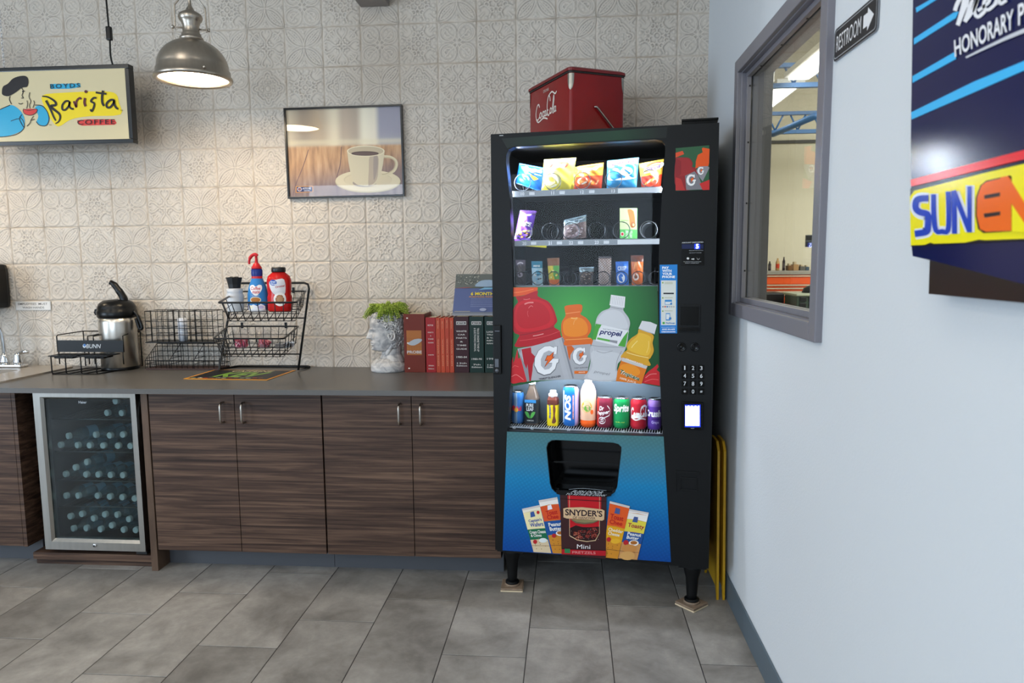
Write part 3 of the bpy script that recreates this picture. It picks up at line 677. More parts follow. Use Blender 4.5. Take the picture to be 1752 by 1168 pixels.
# ================================================================== HANGING COFFEE SIGN
SY = -.22
def onsign(px, py, h=0): P = at(px, py, 'y', SY-.03); return Vector((P.x, P.y-h, P.z))
A0, A1 = onsign(-160, 128), onsign(224, 245)
sg = thing('hanging_sign', 'cream hanging sign with a man in a beret and the words Barista Coffee', 'sign')
sx0, sx1, sz0, sz1 = -.47, at(219, 108, 'y', SY-.03).x, at(150, 246, 'y', SY-.03).z, at(150, 111, 'y', SY-.03).z
FB = M('frame_black', '0c0c0d', .25)
fb = MB(FB); w_ = .02
for q in ((sx0, sz0, sx1, sz0+w_), (sx0, sz1-w_, sx1, sz1), (sx0, sz0+w_, sx0+w_, sz1-w_), (sx1-w_, sz0+w_, sx1, sz1-w_)):
    fb.box(q[0], SY-.03, q[1], q[2], SY+.012, q[3], bev=.003)
fb.box(sx0+.01, SY+.0, sz0+.01, sx1-.01, SY+.008, sz1-.01); fb.build('frame', sg)
fc_ = MB(K('d8c08a')); fc_.box(sx0+.012, SY-.028, sz0+.012, sx1-.012, SY-.026, sz1-.012, K('cbbd97', .3, .06))
a = Art(fc_, lambda x, y, h: (lambda P: Vector((P.x, SY-.0285-h, P.z)))(at(x, y, 'y', SY-.0285)), dh=.0001, rough=.35, emit=.05)
X = lambda cx, cy: (cx*.25114, cy*.25114)
def PX(l): return [X(*q) for q in l]
BKS, BLS, YLS, RDS = '221d1c', '2f9fc4', 'e8cc1a', 'cf3d36'
a.poly(PX([(290, 650), (420, 632), (700, 622), (790, 640), (810, 700), (822, 780), (640, 790), (540, 800), (470, 820), (395, 862), (340, 800), (300, 720)]), YLS, 3)
a.poly(PX([(340, 572), (545, 568), (550, 592), (480, 604), (345, 606)]), BLS); a.poly(PX([(525, 820), (600, 812), (780, 812), (795, 838), (780, 850), (560, 856), (535, 848)]), RDS)
# man with beret
a.poly(PX([(-140, 900), (-60, 780), (10, 745), (75, 715), (130, 745), (165, 800), (165, 870), (120, 905), (40, 928), (-80, 935)]), BLS, 3)
a.poly(PX([(240, 730), (285, 722), (322, 760), (335, 815), (318, 852), (280, 858), (250, 830), (262, 790)]), BLS, 3)
a.stroke(PX([(-60, 935), (40, 930), (120, 912), (165, 870), (160, 825), (135, 795)]), 1.26, BKS); a.stroke(PX([(75, 825), (110, 812), (135, 808)]), 1.12, BKS); a.stroke(PX([(-80, 800), (-10, 752), (70, 716)]), 1.40, BKS)
a.stroke(PX([(240, 716), (290, 722), (325, 765), (335, 815), (315, 855), (270, 852), (248, 828)]), 1.40, BKS)
a.poly(PX([(14, 628), (22, 590), (55, 570), (90, 535), (140, 518), (180, 520), (195, 550), (186, 590), (150, 598), (110, 628), (60, 655), (22, 648)]), BKS, 3)
a.stroke(PX([(70, 655), (66, 680), (80, 710)]), 1.40, BKS); a.stroke(PX([(145, 600), (160, 592), (185, 590)]), 1.26, BKS); a.stroke(PX([(145, 595), (160, 620), (152, 650), (160, 668), (146, 668)]), 1.26, BKS)
a.stroke(PX([(155, 618), (172, 622)]), 1.26, BKS); a.ell(*X(157, 624), 1.1, 1.3, BKS); a.stroke(PX([(128, 703), (142, 709), (158, 703)]), 1.26, BKS)
a.poly(PX([(160, 745), (250, 742), (248, 768), (220, 784), (180, 780), (165, 765)]), RDS, 2); a.stroke(PX([(160, 742), (200, 752), (250, 742), (250, 765), (215, 785), (178, 780), (162, 765), (160, 745)]), 0.98, BKS)
for q in ([(205, 630), (200, 660), (212, 690), (203, 715), (206, 740)], [(186, 685), (190, 710), (183, 740)], [(232, 685), (236, 705), (226, 735)], [(150, 780), (135, 810), (150, 845), (165, 868)], [(185, 860), (205, 840), (215, 815), (232, 790)], [(210, 822), (225, 816), (238, 812)]):
    a.stroke(PX(q), 1.12, BKS)
# lettering Barista
a.stroke(PX([(290, 656), (330, 662), (375, 690), (382, 715), (350, 722), (362, 740), (405, 775), (412, 805), (400, 830), (380, 842)]), lambda t: 1.9+3.4*math.sin(PI*min(1, t*1.1))*.7, BKS)
a.stroke(PX([(316, 685), (340, 730), (365, 790), (382, 822)]), lambda t: 4.2-1.9*t, BKS)
a.stroke(PX([(472, 690), (450, 690), (428, 715), (428, 745), (448, 748), (472, 720), (478, 692), (474, 720), (488, 740), (505, 742)]), 3.22, BKS)
a.stroke(PX([(505, 690), (515, 715), (522, 728), (524, 690), (545, 668), (556, 676)]), 3.36, '5c2226'); a.stroke(PX([(582, 668), (578, 700), (586, 725)]), 4.20, '5c2226'); a.ell(*X(588, 625), 2.6, 2.6, '5c2226')
a.stroke(PX([(660, 668), (640, 668), (622, 690), (645, 705), (640, 735), (628, 758), (618, 745)]), 3.22, BKS); a.stroke(PX([(705, 618), (698, 660), (700, 700), (712, 722)]), 3.92, BKS); a.stroke(PX([(655, 630), (690, 636), (728, 640)]), 3.36, BKS)
a.stroke(PX([(782, 682), (755, 682), (730, 705), (732, 730), (752, 732), (775, 705), (780, 685), (782, 712), (795, 735), (808, 742)]), 3.50, BKS)
a.text('BOYDS', PX([(346, 604), (548, 596), (546, 566), (344, 574)]), BKS, .0, sp=1.3); a.text('COFFEE', PX([(530, 850), (785, 844), (784, 812), (530, 818)]), BKS, .0, sp=1.2)
a.text('TM', PX([(336, 856), (354, 856), (354, 848), (336, 848)]), BKS); a.text('TM', PX([(822, 757), (840, 757), (840, 748), (822, 748)]), BKS)
fc_.build('light_panel', sg)
cdp = at(192, 108, 'y', SY); 
tag(MB(BP).tube(catmull([(cdp.x+.003, SY, sz1), (cdp.x-.006, SY, sz1+.05), (cdp.x-.004, SY, sz1+.14), (cdp.x-.008, SY, sz1+.3), (cdp.x-.01, SY, ZC)], 5), .0042, seg=8).box(cdp.x-.017, SY-.011, sz1+.118, cdp.x+.007, SY+.011, sz1+.182, bev=.006).build('power_cord'), 'black power cord with an inline switch running up from the Barista sign', 'cord')
chx = at(7, 112, 'y', SY).x; cb = MB(CH)
for k in range(46):
    z = sz1 + .004 + k*.0155
    if z > ZC-.01: break
    cb.tube([(chx+(.004*math.cos(q) if k % 2 else 0), SY+(0 if k % 2 else .004*math.cos(q)), z+.010*math.sin(q)) for q in [2*PI*i/8 for i in range(8)]], .0011, seg=5, closed=True)
tag(cb.build('sign_chain'), 'thin silver chain holding up the Barista sign at the left', 'chain')

# ================================================================== FRAMED COFFEE PICTURE
pc = thing('framed_picture', 'black framed poster of a white coffee cup on a wooden table', 'picture')
PYF = -.02
PM = Matrix.Translation((1.442, PYF, 1.957)) @ Matrix.Rotation(-.007, 4, 'Y')
pw, ph = .605, .448
fb = MB(FB); fb.T = PM
for q in ((-pw/2, -ph/2, pw/2, -ph/2+.009), (-pw/2, ph/2-.009, pw/2, ph/2), (-pw/2, -ph/2+.009, -pw/2+.009, ph/2-.009), (pw/2-.009, -ph/2+.009, pw/2, ph/2-.009)):
    fb.box(q[0], -.008, q[1], q[2], .012, q[3], bev=.001)
fb.box(-pw/2+.004, .006, -ph/2+.004, pw/2-.004, .011, ph/2-.004); fb.build('frame', pc)
def picmat():
    mt = bpy.data.materials.new('coffee_print_ground'); mt.use_nodes = True; nt = mt.node_tree; p = nt.nodes['Principled BSDF']; N = nt.nodes.new; Lk = nt.links.new
    tc = N('ShaderNodeTexCoord'); sp = N('ShaderNodeSeparateXYZ'); Lk(tc.outputs['Generated'], sp.inputs[0])
    def ramp(src, st, interp='EASE'):
        r = N('ShaderNodeValToRGB'); r.color_ramp.interpolation = interp; el = r.color_ramp.elements
        while len(el) < len(st): el.new(.5)
        for e, (pos, c) in zip(el, st): e.position = pos; e.color = (*lin(c), 1)
        Lk(src, r.inputs[0]); return r.outputs[0]
    top = ramp(sp.outputs[0], [(0, 'd6c4a6'), (.15, 'a8937c'), (.3, 'c2a888'), (.42, 'ecdab8'), (.5, 'c4ac92'), (.6, 'b8a28a'), (.68, 'f4e8cc'), (.76, 'ecdfc6'), (.82, '9a95a2'), (1, '9893a0')])
    mp = N('ShaderNodeMapping'); mp.inputs['Scale'].default_value = (26, 2, 3); mp.inputs['Rotation'].default_value = (0, -.25, 0); Lk(tc.outputs['Generated'], mp.inputs[0])
    nz = N('ShaderNodeTexNoise'); nz.inputs['Scale'].default_value = 1; nz.inputs['Detail'].default_value = 6; Lk(mp.outputs[0], nz.inputs['Vector'])
    wd1 = ramp(nz.outputs['Fac'], [(.25, '946a4a'), (.5, 'c8986a'), (.75, 'deb488')], 'LINEAR'); wd2 = ramp(nz.outputs['Fac'], [(.25, '6a5656'), (.5, '8a726e'), (.75, 'a08c86')], 'LINEAR')
    add = N('ShaderNodeMath'); Lk(sp.outputs[2], add.inputs[0]); ml = N('ShaderNodeMath'); ml.operation = 'MULTIPLY'; ml.inputs[1].default_value = -.22; Lk(sp.outputs[0], ml.inputs[0]); Lk(ml.outputs[0], add.inputs[1])
    mr = N('ShaderNodeMapRange'); mr.interpolation_type = 'SMOOTHSTEP'; Lk(add.outputs[0], mr.inputs[0]); mr.inputs[1].default_value = .0; mr.inputs[2].default_value = .38
    mw = N('ShaderNodeMix'); mw.data_type = 'RGBA'; Lk(mr.outputs[0], mw.inputs[0]); Lk(wd2, mw.inputs[6]); Lk(wd1, mw.inputs[7])
    hz = ramp(sp.outputs[2], [(0, '000000'), (.56, '000000'), (.60, 'ffffff'), (1, 'ffffff')])
    mx = N('ShaderNodeMix'); mx.data_type = 'RGBA'; Lk(hz, mx.inputs[0]); Lk(mw.outputs[2], mx.inputs[6]); Lk(top, mx.inputs[7])
    bd_ = ramp(sp.outputs[2], [(.55, '000000'), (.62, 'c8c8c8'), (.67, '404040'), (.72, '000000')])
    m3 = N('ShaderNodeMix'); m3.data_type = 'RGBA'; Lk(bd_, m3.inputs[0]); Lk(mx.outputs[2], m3.inputs[6]); m3.inputs[7].default_value = (*lin('eadcb6'), 1)
    Lk(m3.outputs[2], p.inputs['Base Color']); p.inputs['Roughness'].default_value = .5
    return mt
pr_ = MB(picmat()); pr_.T = PM; pr_.box(-pw/2+.008, .003, -ph/2+.008, pw/2-.008, .006, ph/2-.008)
def PQ(cx, cy): return (470+cx*.16271, 160+cy*.16271)
inv_ = PM.inverted()
a = Art(pr_, lambda x, y, h: (lambda P: inv_ @ Vector((P.x, P.y, P.z)))(at(x, y, 'y', PYF+.002)) + Vector((0, -h, 0)), h0=0, dh=.00005, rough=.5)
P_ = lambda l: [PQ(*q) for q in l]
def el(cx, cy, rx, ry, c, n=28): a.poly(P_([(cx+rx*math.cos(2*PI*k/n), cy+ry*math.sin(2*PI*k/n)) for k in range(n)]), c)
for q in ([(355, 590), (300, 760), (220, 960), (190, 1080)], [(700, 560), (690, 740), (650, 900), (660, 1080)]): a.stroke(P_(q), .9, '6e5560')
el(980, 925, 345, 118, 'cfc09a'); el(980, 915, 340, 112, 'e3d5b4'); el(980, 905, 255, 80, 'd6c7a6'); el(985, 912, 250, 76, 'decfae')
el(945, 940, 125, 42, 'a8988a')
a.stroke(P_([(1150, 662), (1215, 668), (1268, 700), (1282, 750), (1255, 810), (1190, 848), (1125, 862)]), 4.6, 'ded0ae'); a.stroke(P_([(1150, 668), (1212, 675), (1258, 705), (1268, 748), (1245, 800), (1185, 838), (1130, 850)]), 1.6, 'c6b694')
a.poly(P_([(762, 600), (775, 720), (800, 850), (830, 930), (870, 960), (960, 975), (1040, 965), (1085, 930), (1115, 860), (1140, 740), (1156, 600)]), 'dccfb0', 0)
a.poly(P_([(1000, 660), (1085, 655), (1090, 780), (1075, 900), (1020, 960), (985, 965), (990, 800)]), 'bfae99', 3); a.poly(P_([(1040, 665), (1080, 660), (1082, 780), (1060, 880), (1040, 900)]), 'aa9b90', 3)
el(958, 605, 198, 58, 'ece0c2'); el(958, 606, 186, 50, 'c9b89a'); el(950, 630, 145, 24, '5b4744'); el(958, 634, 125, 18, '6a5650')
a.poly(P_([(222, 975), (402, 972), (405, 1035), (222, 1042)]), 'e6a24a'); a.poly(P_([(230, 981), (396, 978), (398, 1030), (230, 1036)]), '27386e'); el(262, 1006, 24, 22, 'd9d7dc', 14); el(262, 1006, 18, 16, '8c5a66', 14)
a.text('AUTOCARE', P_([(292, 1008), (384, 1006), (384, 986), (292, 988)]), 'e9ecf4', .02, .3); a.text('CENTER', P_([(308, 1028), (368, 1027), (368, 1014), (308, 1015)]), 'e9ecf4', .02)
pr_.build('print', pc)
gl = MB(glass('picture_glass', (1, 1, 1), 1.3)); gl.T = PM; gl.poly([(-pw/2+.007, -.002, -ph/2+.007), (pw/2-.007, -.002, -ph/2+.007), (pw/2-.007, -.002, ph/2-.007), (-pw/2+.007, -.002, ph/2-.007)]); gl.build('glass', pc)
# ================================================================== THINGS ON THE WORKTOP
WIRE = M('black_wire', '070708', .4, spec=.3)
def solve_z(px, py, z): return at(px, py, 'z', z)
# ---- airpot on its rack
AY = -.105
pc0 = at(204, 590, 'y', AY); ap = thing('airpot', 'steel airpot coffee dispenser with black pump lid standing in the wire rack', 'coffee dispenser', (pc0.x, AY, TOPZ))
SS = M('airpot_steel', 'd2ccc2', .3, 1)
zt_ = at(204, 541, 'y', AY).z-TOPZ; zl = at(204, 512, 'y', AY).z-TOPZ
MB(SS).lathe([(.085, .012), (.089, .016), (.089, zt_-.03), (.086, zt_)], seg=40).build('body', ap)
MB(BP).lathe([(.088, 0), (.09, .004), (.09, .016), (.087, .018)], seg=40).build('base_ring', ap)
b = MB(BP); b.lathe([(.087, zt_-.006), (.092, zt_), (.094, zt_+.01), (.094, zt_+.03), (.09, zt_+.034), (.089, zt_+.05), (.08, zl-.018), (.06, zl-.004), (0, zl+.002)], seg=40)
b.box(-.112, -.02, zt_+.006, -.08, .02, zt_+.04, bev=.008); b.tube([(-.1, 0, zt_+.022), (-.122, -.002, zt_+.02)], .006, seg=10)
b.build('pump_lid', ap)
b = MB(BP); b.tube(catmull([(.045, 0, zl-.01), (.04, 0, zl+.01), (.022, -.004, zl+.045), (-.002, -.006, zl+.078), (-.022, -.008, zl+.09)], 5), [.019]*6+[.018]*5+[.016]*5+[.013]*4+[.007], seg=14); b.build('lever', ap)
b = MB(BP); b.tube(catmull([(.09, 0, zt_+.03), (.112, 0, zt_+.0), (.127, 0, zt_-.04), (.13, 0, zt_-.062), (.118, 0, zt_-.066), (.112, 0, zt_-.05), (.1, 0, zt_-.01)], 5), .008, seg=10); b.build('handle', ap)
rk = thing('airpot_rack', 'black wire airpot rack with drip tray and a BUNN name plate', 'rack')
RY = -.215
c_ = lambda px, py, y: at(px, py, 'y', y)
b = MB(WIRE)
pA, pB = c_(99, 602, RY), c_(212, 603, RY); zt2 = c_(150, 582, RY).z; zb2 = c_(150, 602, RY).z
b.box(pA.x, RY-.002, zb2, pB.x, RY+.002, zt2, bev=.001)
a = Art(b, lambda x, y, h: (lambda P: Vector((P.x, RY-.0022-h, P.z)))(at(x, y, 'y', RY-.0022)), rough=.3)
a.text('BUNN', [(148, 595.5), (171.5, 595.5), (172.5, 588.5), (148.5, 588.5)], 'c9ccd0', .01); a.ell(144.6, 591.5, 3.0, 3.4, 'cdd3da'); a.poly([(142, 590), (145, 587.6), (147.4, 590), (145, 593)], '3c6fb0')
b.build('name_plate', rk)
b = MB(WIRE); xl, xr, zr = pA.x, at(240, 570, 'y', -.03).x, c_(99, 573, RY).z; yb = -.03
b.tube([(xl, RY, zb2), (xl, RY, zr-.006), (xl+.004, RY+.004, zr), (xl+.008, yb, zr+.002), (xr, yb, zr+.002), (xr, -.12, zr), (pB.x+.0, RY, zr-.004), (pB.x, RY, zb2)], .003)
xm = c_(151, 590, RY).x; b.tube([(xm, RY, zt2), (xm, RY, zr-.006), (xm+.006, yb, zr)], .003); b.tube([(xm+.03, RY, zt2), (xm+.03, RY, zr-.006), (xm+.036, yb, zr)], .003)
for x in (xl+.01, xm+.02, xr): b.tube([(x, yb, zr), (x, yb, TOPZ+.004)], .003)
for x in (xl+.005, xm, xm+.03, pB.x-.005): b.tube([(x, RY, zb2), (x, RY, TOPZ+.04)], .003)
b.build('upper_frame', rk)
b = MB(WIRE); yt = -.3; tz = c_(130, 608, yt+.04).z; xa = c_(87, 610, yt).x; xb = xa+.30
for x in (xa, xa+.075, xa+.155, xa+.235): b.tube([(x, yt, tz), (x, yt, TOPZ+.009), (x+.003, yt+.006, TOPZ+.0035), (x+.05, yt+.2, TOPZ+.0035)], .003)
b.tube([(xa, yt, TOPZ+.0035), (xb-.06, yt, TOPZ+.0035)], .003); b.tube([(xa+.05, yt+.2, TOPZ+.0035), (xb, yt+.2, TOPZ+.0035)], .003); b.tube([(xa, yt, tz), (xb, yt, tz)], .003)
b.build('lower_frame', rk)
b = MB(BP); 
for x in (xa-.012, xa+.15): b.box(x, yt-.005, tz, x+.148, yt+.1, tz+.005, bev=.002).box(x+.02, yt+.01, tz-.012, x+.12, yt+.085, tz, bev=.004)
for k in range(9): b.box(xa+.0+k*.033, yt+.002, tz+.005, xa+.006+k*.033, yt+.094, tz+.0065)
b.build('drip_tray', rk)

# ---- stacked wire baskets
def rim_box(mb, c, r=.0022, closed=True): mb.tube(c, r, closed=closed)
wk = thing('wire_basket', 'black wire organiser basket with a brown base, beside the two-tier stand', 'basket')
yf, yb = -.14, -.025
x0, x1 = at(249, 628, 'y', yf).x, at(375, 628, 'y', yf).x
WB = M('basket_base_brown', '3a2118', .6)
MB(WB).box(x0, yf, TOPZ, x1, yb, TOPZ+.009, bev=.002).build('base', wk)
b = MB(WIRE); zf, zbk = TOPZ+.05, TOPZ+.125; 
rim_box(b, [(x0, yf, zf), (x1, yf, zf), (x1+.0, yb, zbk), (x0+.0, yb, zbk)])
for k in range(15):
    x = x0+(x1-x0)*k/14; b.tube([(x, yf, TOPZ+.008), (x, yf, zf)], .0016, seg=5); b.tube([(x, yb, TOPZ+.008), (x, yb, zbk)], .0016, seg=5)
for k in range(1, 6):
    y = yf+(yb-yf)*k/6
    for x in (x0, x1): b.tube([(x, y, TOPZ+.008), (x, y, zf+(zbk-zf)*k/6)], .0016, seg=5)
for z in (.03, .058, .085, .11):
    b.tube([(x0, yb, TOPZ+z), (x1, yb, TOPZ+z)], .0016, seg=5)
    for x in (x0, x1): 
        ys = yf if z < .05 else yf+(yb-yf)*(z-.05)/.075
        b.tube([(x, ys, TOPZ+z), (x, yb, TOPZ+z)], .0016, seg=5)
b.tube([(x0, yf, TOPZ+.03), (x1, yf, TOPZ+.03)], .0016, seg=5)
for f_ in (.33, .66):
    x = x0+(x1-x0)*f_; b.tube([(x, yf, TOPZ+.008), (x, yf, zf), (x, yb, zbk), (x, yb, TOPZ+.008)], .0018)
    for z in (.03, .058, .085): b.tube([(x, yf if z < .05 else yf+(yb-yf)*(z-.05)/.075, TOPZ+z), (x, yb, TOPZ+z)], .0016, seg=5)
b.build('lower_wires', wk)
z0 = zbk+.001; z1 = at(310, 531, 'y', -.08).z; zsh = at(310, 584, 'y', -.12).z
MB(WIRE).box(x0+.006, yf+.0, zsh-.006, x1-.016, yb, zsh, bev=.002).build('shelf_plate', wk)
b = MB(WIRE)
a0, a1 = x0+.012, x1-.024
for xs_ in ((a0, a0+(a1-a0)*.33), (a0+(a1-a0)*.345, a0+(a1-a0)*.655), (a0+(a1-a0)*.67, a1)):
    for z in (zsh+.035, zsh+.07, zsh+.105, z1):
        b.tube([(xs_[0], yf+.004, z), (xs_[1], yf+.004, z), (xs_[1], yb, z), (xs_[0], yb, z)], .0020 if z == z1 else .0016, seg=5, closed=True)
    for k in range(5):
        x = xs_[0]+(xs_[1]-xs_[0])*k/4; b.tube([(x, yf+.004, zsh), (x, yf+.004, z1)], .0015, seg=5); b.tube([(x, yb, zsh), (x, yb, z1)], .0015, seg=5)
    for x in xs_: b.tube([(x, (yf+yb)/2, zsh), (x, (yf+yb)/2, z1)], .0016, seg=5)
b.build('upper_wires', wk)
cupx = at(313, 565, 'y', -.08).x; b = MB(M('cup_white', 'd9dbe2', .35))
for k in range(5): b.lathe([(.0215, .006+k*.018), (.0235, .03+k*.018), (.0243, .031+k*.018), (.0235, .033+k*.018)], seg=22)
b.lathe([(.02, .0), (.0235, .11), (.02, .118), (.0, .12)], seg=22)
o = b.build('cup_stack', None, (cupx, -.08, zsh)); tag(o, 'short stack of white foam cups inside the wire basket', 'cups')

# ---- two-tier basket stand
st = thing('basket_stand', 'two-tier black wire basket stand holding creamer and sweetener', 'stand')
yb = -.03; TR = .0058
zt3 = at(460, 484, 'y', yb).z; tl = at(399, 500, 'y', yb); tr_ = at(529, 500, 'y', yb); fl = at(375, 632, 'y', -.16); fr2 = at(510.5, 634, 'y', -.16)
bl, br_ = at(404, 622, 'y', yb), at(533, 623, 'y', yb); zz = TOPZ+TR
b = MB(WIRE)
b.tube([(fl.x, fl.y, zz), (tl.x, yb, zt3-.03), (tl.x+.006, yb, zt3-.008), (tl.x+.025, yb, zt3), (tr_.x-.025, yb, zt3), (tr_.x-.005, yb, zt3-.008), (tr_.x, yb, zt3-.03), (fr2.x, fr2.y, zz), (br_.x-.004, yb-.02, zz), (br_.x-.02, yb, zz), (bl.x+.02, yb, zz), (bl.x+.004, yb-.02, zz)], TR, closed=True, seg=8)
def legpt(s, z):
    t = (z-zz)/(zt3-.03-zz); return (fl.x+(tl.x-fl.x)*t, fl.y+(yb-fl.y)*t, z) if s == 0 else (fr2.x+(tr_.x-fr2.x)*t, fr2.y+(yb-fr2.y)*t, z)
for py in (544, 603): z = at(450, py, 'y', -.08).z; b.tube([legpt(0, z), legpt(1, z)], .0035)
b.build('frame', st)
def tier(name, bk_l, bk_r, fr_l, fr_r, bot, ybk, zdrop):
    Z = at(*bk_r, 'y', ybk).z; L = at(*bk_l, 'y', ybk); R_ = at(*bk_r, 'y', ybk); FL = at(*fr_l, 'z', Z); FR = at(*fr_r, 'z', Z)
    yfr = (FL.y+FR.y)/2; Zb = at(*bot, 'y', yfr+.02).z
    c = [Vector((L.x, ybk, Z)), Vector((R_.x, ybk, Z)), Vector((FR.x, yfr, Z)), Vector((FL.x, yfr, Z))]
    d = [Vector((L.x+.012, ybk-.006, Zb)), Vector((R_.x-.012, ybk-.006, Zb)), Vector((FR.x-.016, yfr+.022, Zb)), Vector((FL.x+.016, yfr+.022, Zb))]
    b = MB(WIRE)
    def rnd(q, r): 
        out = []
        for i in range(4):
            p0, p1, p2 = q[i-1], q[i], q[(i+1) % 4]; out += [p1+(p0-p1).normalized()*r, p1+((p0-p1).normalized()+(p2-p1).normalized())*r*.3, p1+(p2-p1).normalized()*r]
        return out
    b.tube(rnd(c, .018), .0042, closed=True); b.tube(rnd(d, .016), .0016, closed=True, seg=5)
    mid = [c[i].lerp(d[i], .5) for i in range(4)]; b.tube(rnd(mid, .016), .0015, closed=True, seg=5)
    for e in range(4):
        n = 9 if e % 2 == 0 else 5
        for k in range(n):
            t = (k+.5)/n; b.tube([c[e].lerp(c[(e+1) % 4], t), d[e].lerp(d[(e+1) % 4], t)], .0018, seg=5)
    for k in range(9): t = (k+.5)/9; b.tube([d[0].lerp(d[1], t), d[3].lerp(d[2], t)], .0018, seg=5)
    for k in range(4): t = (k+.5)/4; b.tube([d[1].lerp(d[2], t), d[0].lerp(d[3], t)], .0018, seg=5)
    for t in (.2, .82): q = c[0].lerp(c[1], t); b.box(q.x-.006, q.y-.002, q.z-.01, q.x+.006, q.y+.004, q.z+.02)
    b.build(name, st); return c, d
c1, d1 = tier('upper_basket', (407, 498), (523, 498), (380, 517), (502, 518), (450, 549), -.035, 0)
c2, d2 = tier('lower_basket', (390, 557), (511, 558), (365, 579), (486, 579), (430, 610), -.09, 0)
# contents of the upper basket
ZB = d1[0].z+.002; YC = (c1[0].y+c1[3].y)/2
def px_m(n, y): return n*(abs(y-CAM.y))/FPX
cx = at(443, 540, 'y', YC).x; hpx = px_m(1, YC)
pb = thing('creamer_bottle', 'blue pump bottle of liquid creamer with a red pump in the upper basket', 'bottle', (cx, YC, ZB), group=None)
u = hpx
CBL = K('2f7fc0', .3); CNV = K('1d2f7e', .3); CRD = K('c8262c', .3); CWH = K('ece9ea', .35)
def bm_col(i, k):
    z = i
    return CBL
prof = [(14*u, 0), (17.5*u, 3*u), (18*u, 12*u), (17.5*u, 30*u), (15.5*u, 42*u), (12*u, 52*u), (9.5*u, 58*u), (9.3*u, 62*u), (9.8*u, 64*u), (9.8*u, 73*u), (8.5*u, 75*u)]
def colf(i, k): return CWH if i == 0 else CNV if i == 1 else (CNV if (8 < k < 16 or i >= 7) else CBL) if i != 5 else CRD if False else CBL
b = MB(CBL).lathe(prof, seg=28, matfn=lambda i, k: CWH if i == 0 else CNV if i in (1,) or i >= 7 else CRD if i == 6 else CBL, sy=.7)
def prad(z):
    for (r0, z0), (r1, z1) in zip(prof, prof[1:]):
        if z0 <= z <= z1: return r0+(r1-r0)*(z-z0)/max(z1-z0, 1e-6)
    return prof[-1][0]
def wrapfn(rad, sy=1.0, rot=0):
    def f(x, y, h):      # x metres round the front, y height
        r = rad(y); a_ = -PI/2+x/r+rot; return Vector(((r+h)*math.cos(a_), (r*sy+h)*math.sin(a_), y))
    return f
a = Art(b, wrapfn(prad, .7), h0=.0006, dh=.0001, sub=(160, 160))
hh = lambda l: [(q[0]*u, q[1]*u) for q in l]
a.poly(hh([(-12, 42), (-10, 46), (-4, 47), (0, 44), (5, 47), (10, 46), (11, 40), (6, 32), (0, 28), (-7, 33)]), 'f2efec', 3)
a.text('Coffee', hh([(-9, 38), (8, 38), (8, 44), (-9, 44)]), 'c01f26', .02, .2); a.text('mate', hh([(-6, 32), (7, 32), (7, 37), (-6, 37)]), 'c01f26', .02, .2)
a.ell(-1*u, 21*u, 10*u, 5.4*u, 'e9dcc0'); a.ell(-1*u, 21*u, 8.4*u, 4.2*u, 'b5712a'); a.poly(hh([(-16, 14), (-10, 11), (-4, 13), (2, 10), (8, 14), (16, 10), (16, 3), (-16, 3)]), 'f0eef0'); a.ell(-9*u, 8*u, 4*u, 3*u, 'f6eed0'); a.ell(8*u, 8*u, 5*u, 3*u, 'cdbfe0'); a.text('The Original', hh([(-7, 27), (6, 27), (6, 28.8), (-7, 28.8)]), 'e9e9f2', .02)
b.build('body', pb)
b = MB(CRD); b.lathe([(9*u, 75*u), (9*u, 77*u), (7*u, 80*u), (5*u, 84*u), (3*u, 85*u), (2.2*u, 92*u), (2.2*u, 96*u)], seg=20)
b.tube(catmull([(2*u, 0, 97*u), (-2*u, 0, 100*u), (-7*u, 0, 98*u), (-11*u, 0, 93*u), (-12.5*u, 0, 87*u), (-12*u, 0, 83*u)], 4), [3.2*u]*5+[2.8*u]*8+[2.0*u]*8, seg=10); b.build('pump', pb)
pb.rotation_euler = (0, 0, .12)
cx = at(480, 540, 'y', YC).x
jr = thing('creamer_jar', 'red plastic jar of powdered creamer with a black lid in the upper basket', 'jar', (cx, YC, ZB))
RJ = K('c51f1c', .22); prof2 = [(19*u, 0), (21.5*u, 3*u), (21.5*u, 26*u), (20*u, 30*u), (21*u, 36*u), (21.5*u, 54*u), (19*u, 62*u), (12*u, 68*u), (10.5*u, 70*u)]
def prad2(z):
    for (r0, z0), (r1, z1) in zip(prof2, prof2[1:]):
        if z0 <= z <= z1: return r0+(r1-r0)*(z-z0)/max(z1-z0, 1e-6)
    return prof2[-1][0]
b = MB(RJ).lathe(prof2, seg=28, sy=.8)
a = Art(b, wrapfn(prad2, .8), h0=.0006, dh=.0001, sub=(160, 160))
a.poly(hh([(-12, 52), (2, 56), (16, 56), (17, 34), (8, 26), (-2, 30), (-10, 40)]), 'ded9d9', 3); a.ell(-4*u, 51*u, 7*u, 5*u, '2a56a8'); a.text('Great', hh([(-9, 51), (1, 51), (1, 54), (-9, 54)]), 'f4f4f8', .02); a.text('Value', hh([(-9, 47.4), (1, 47.4), (1, 50.2), (-9, 50.2)]), 'f4f4f8', .02)
a.text('Original', hh([(0, 40), (16, 43), (16, 47.5), (0, 45)]), 'b5282c', .02); a.ell(7*u, 22*u, 11*u, 12*u, 'efe8e2'); a.ell(7*u, 22*u, 7.5*u, 8*u, '9c6a45'); a.ell(7*u, 22*u, 5*u, 5.5*u, 'b98a62')
b.build('body', jr)
MB(M('lid_black', '1b191b', .35)).lathe([(11.6*u, 69*u), (12.2*u, 70*u), (12.2*u, 76*u), (11*u, 77.5*u), (0, 77.8*u)], seg=30).build('lid', jr)
cx = at(404, 540, 'y', YC).x
wj = thing('canister', 'white canister with black stirrers on top at the left of the upper basket', 'canister', (cx, YC, ZB))
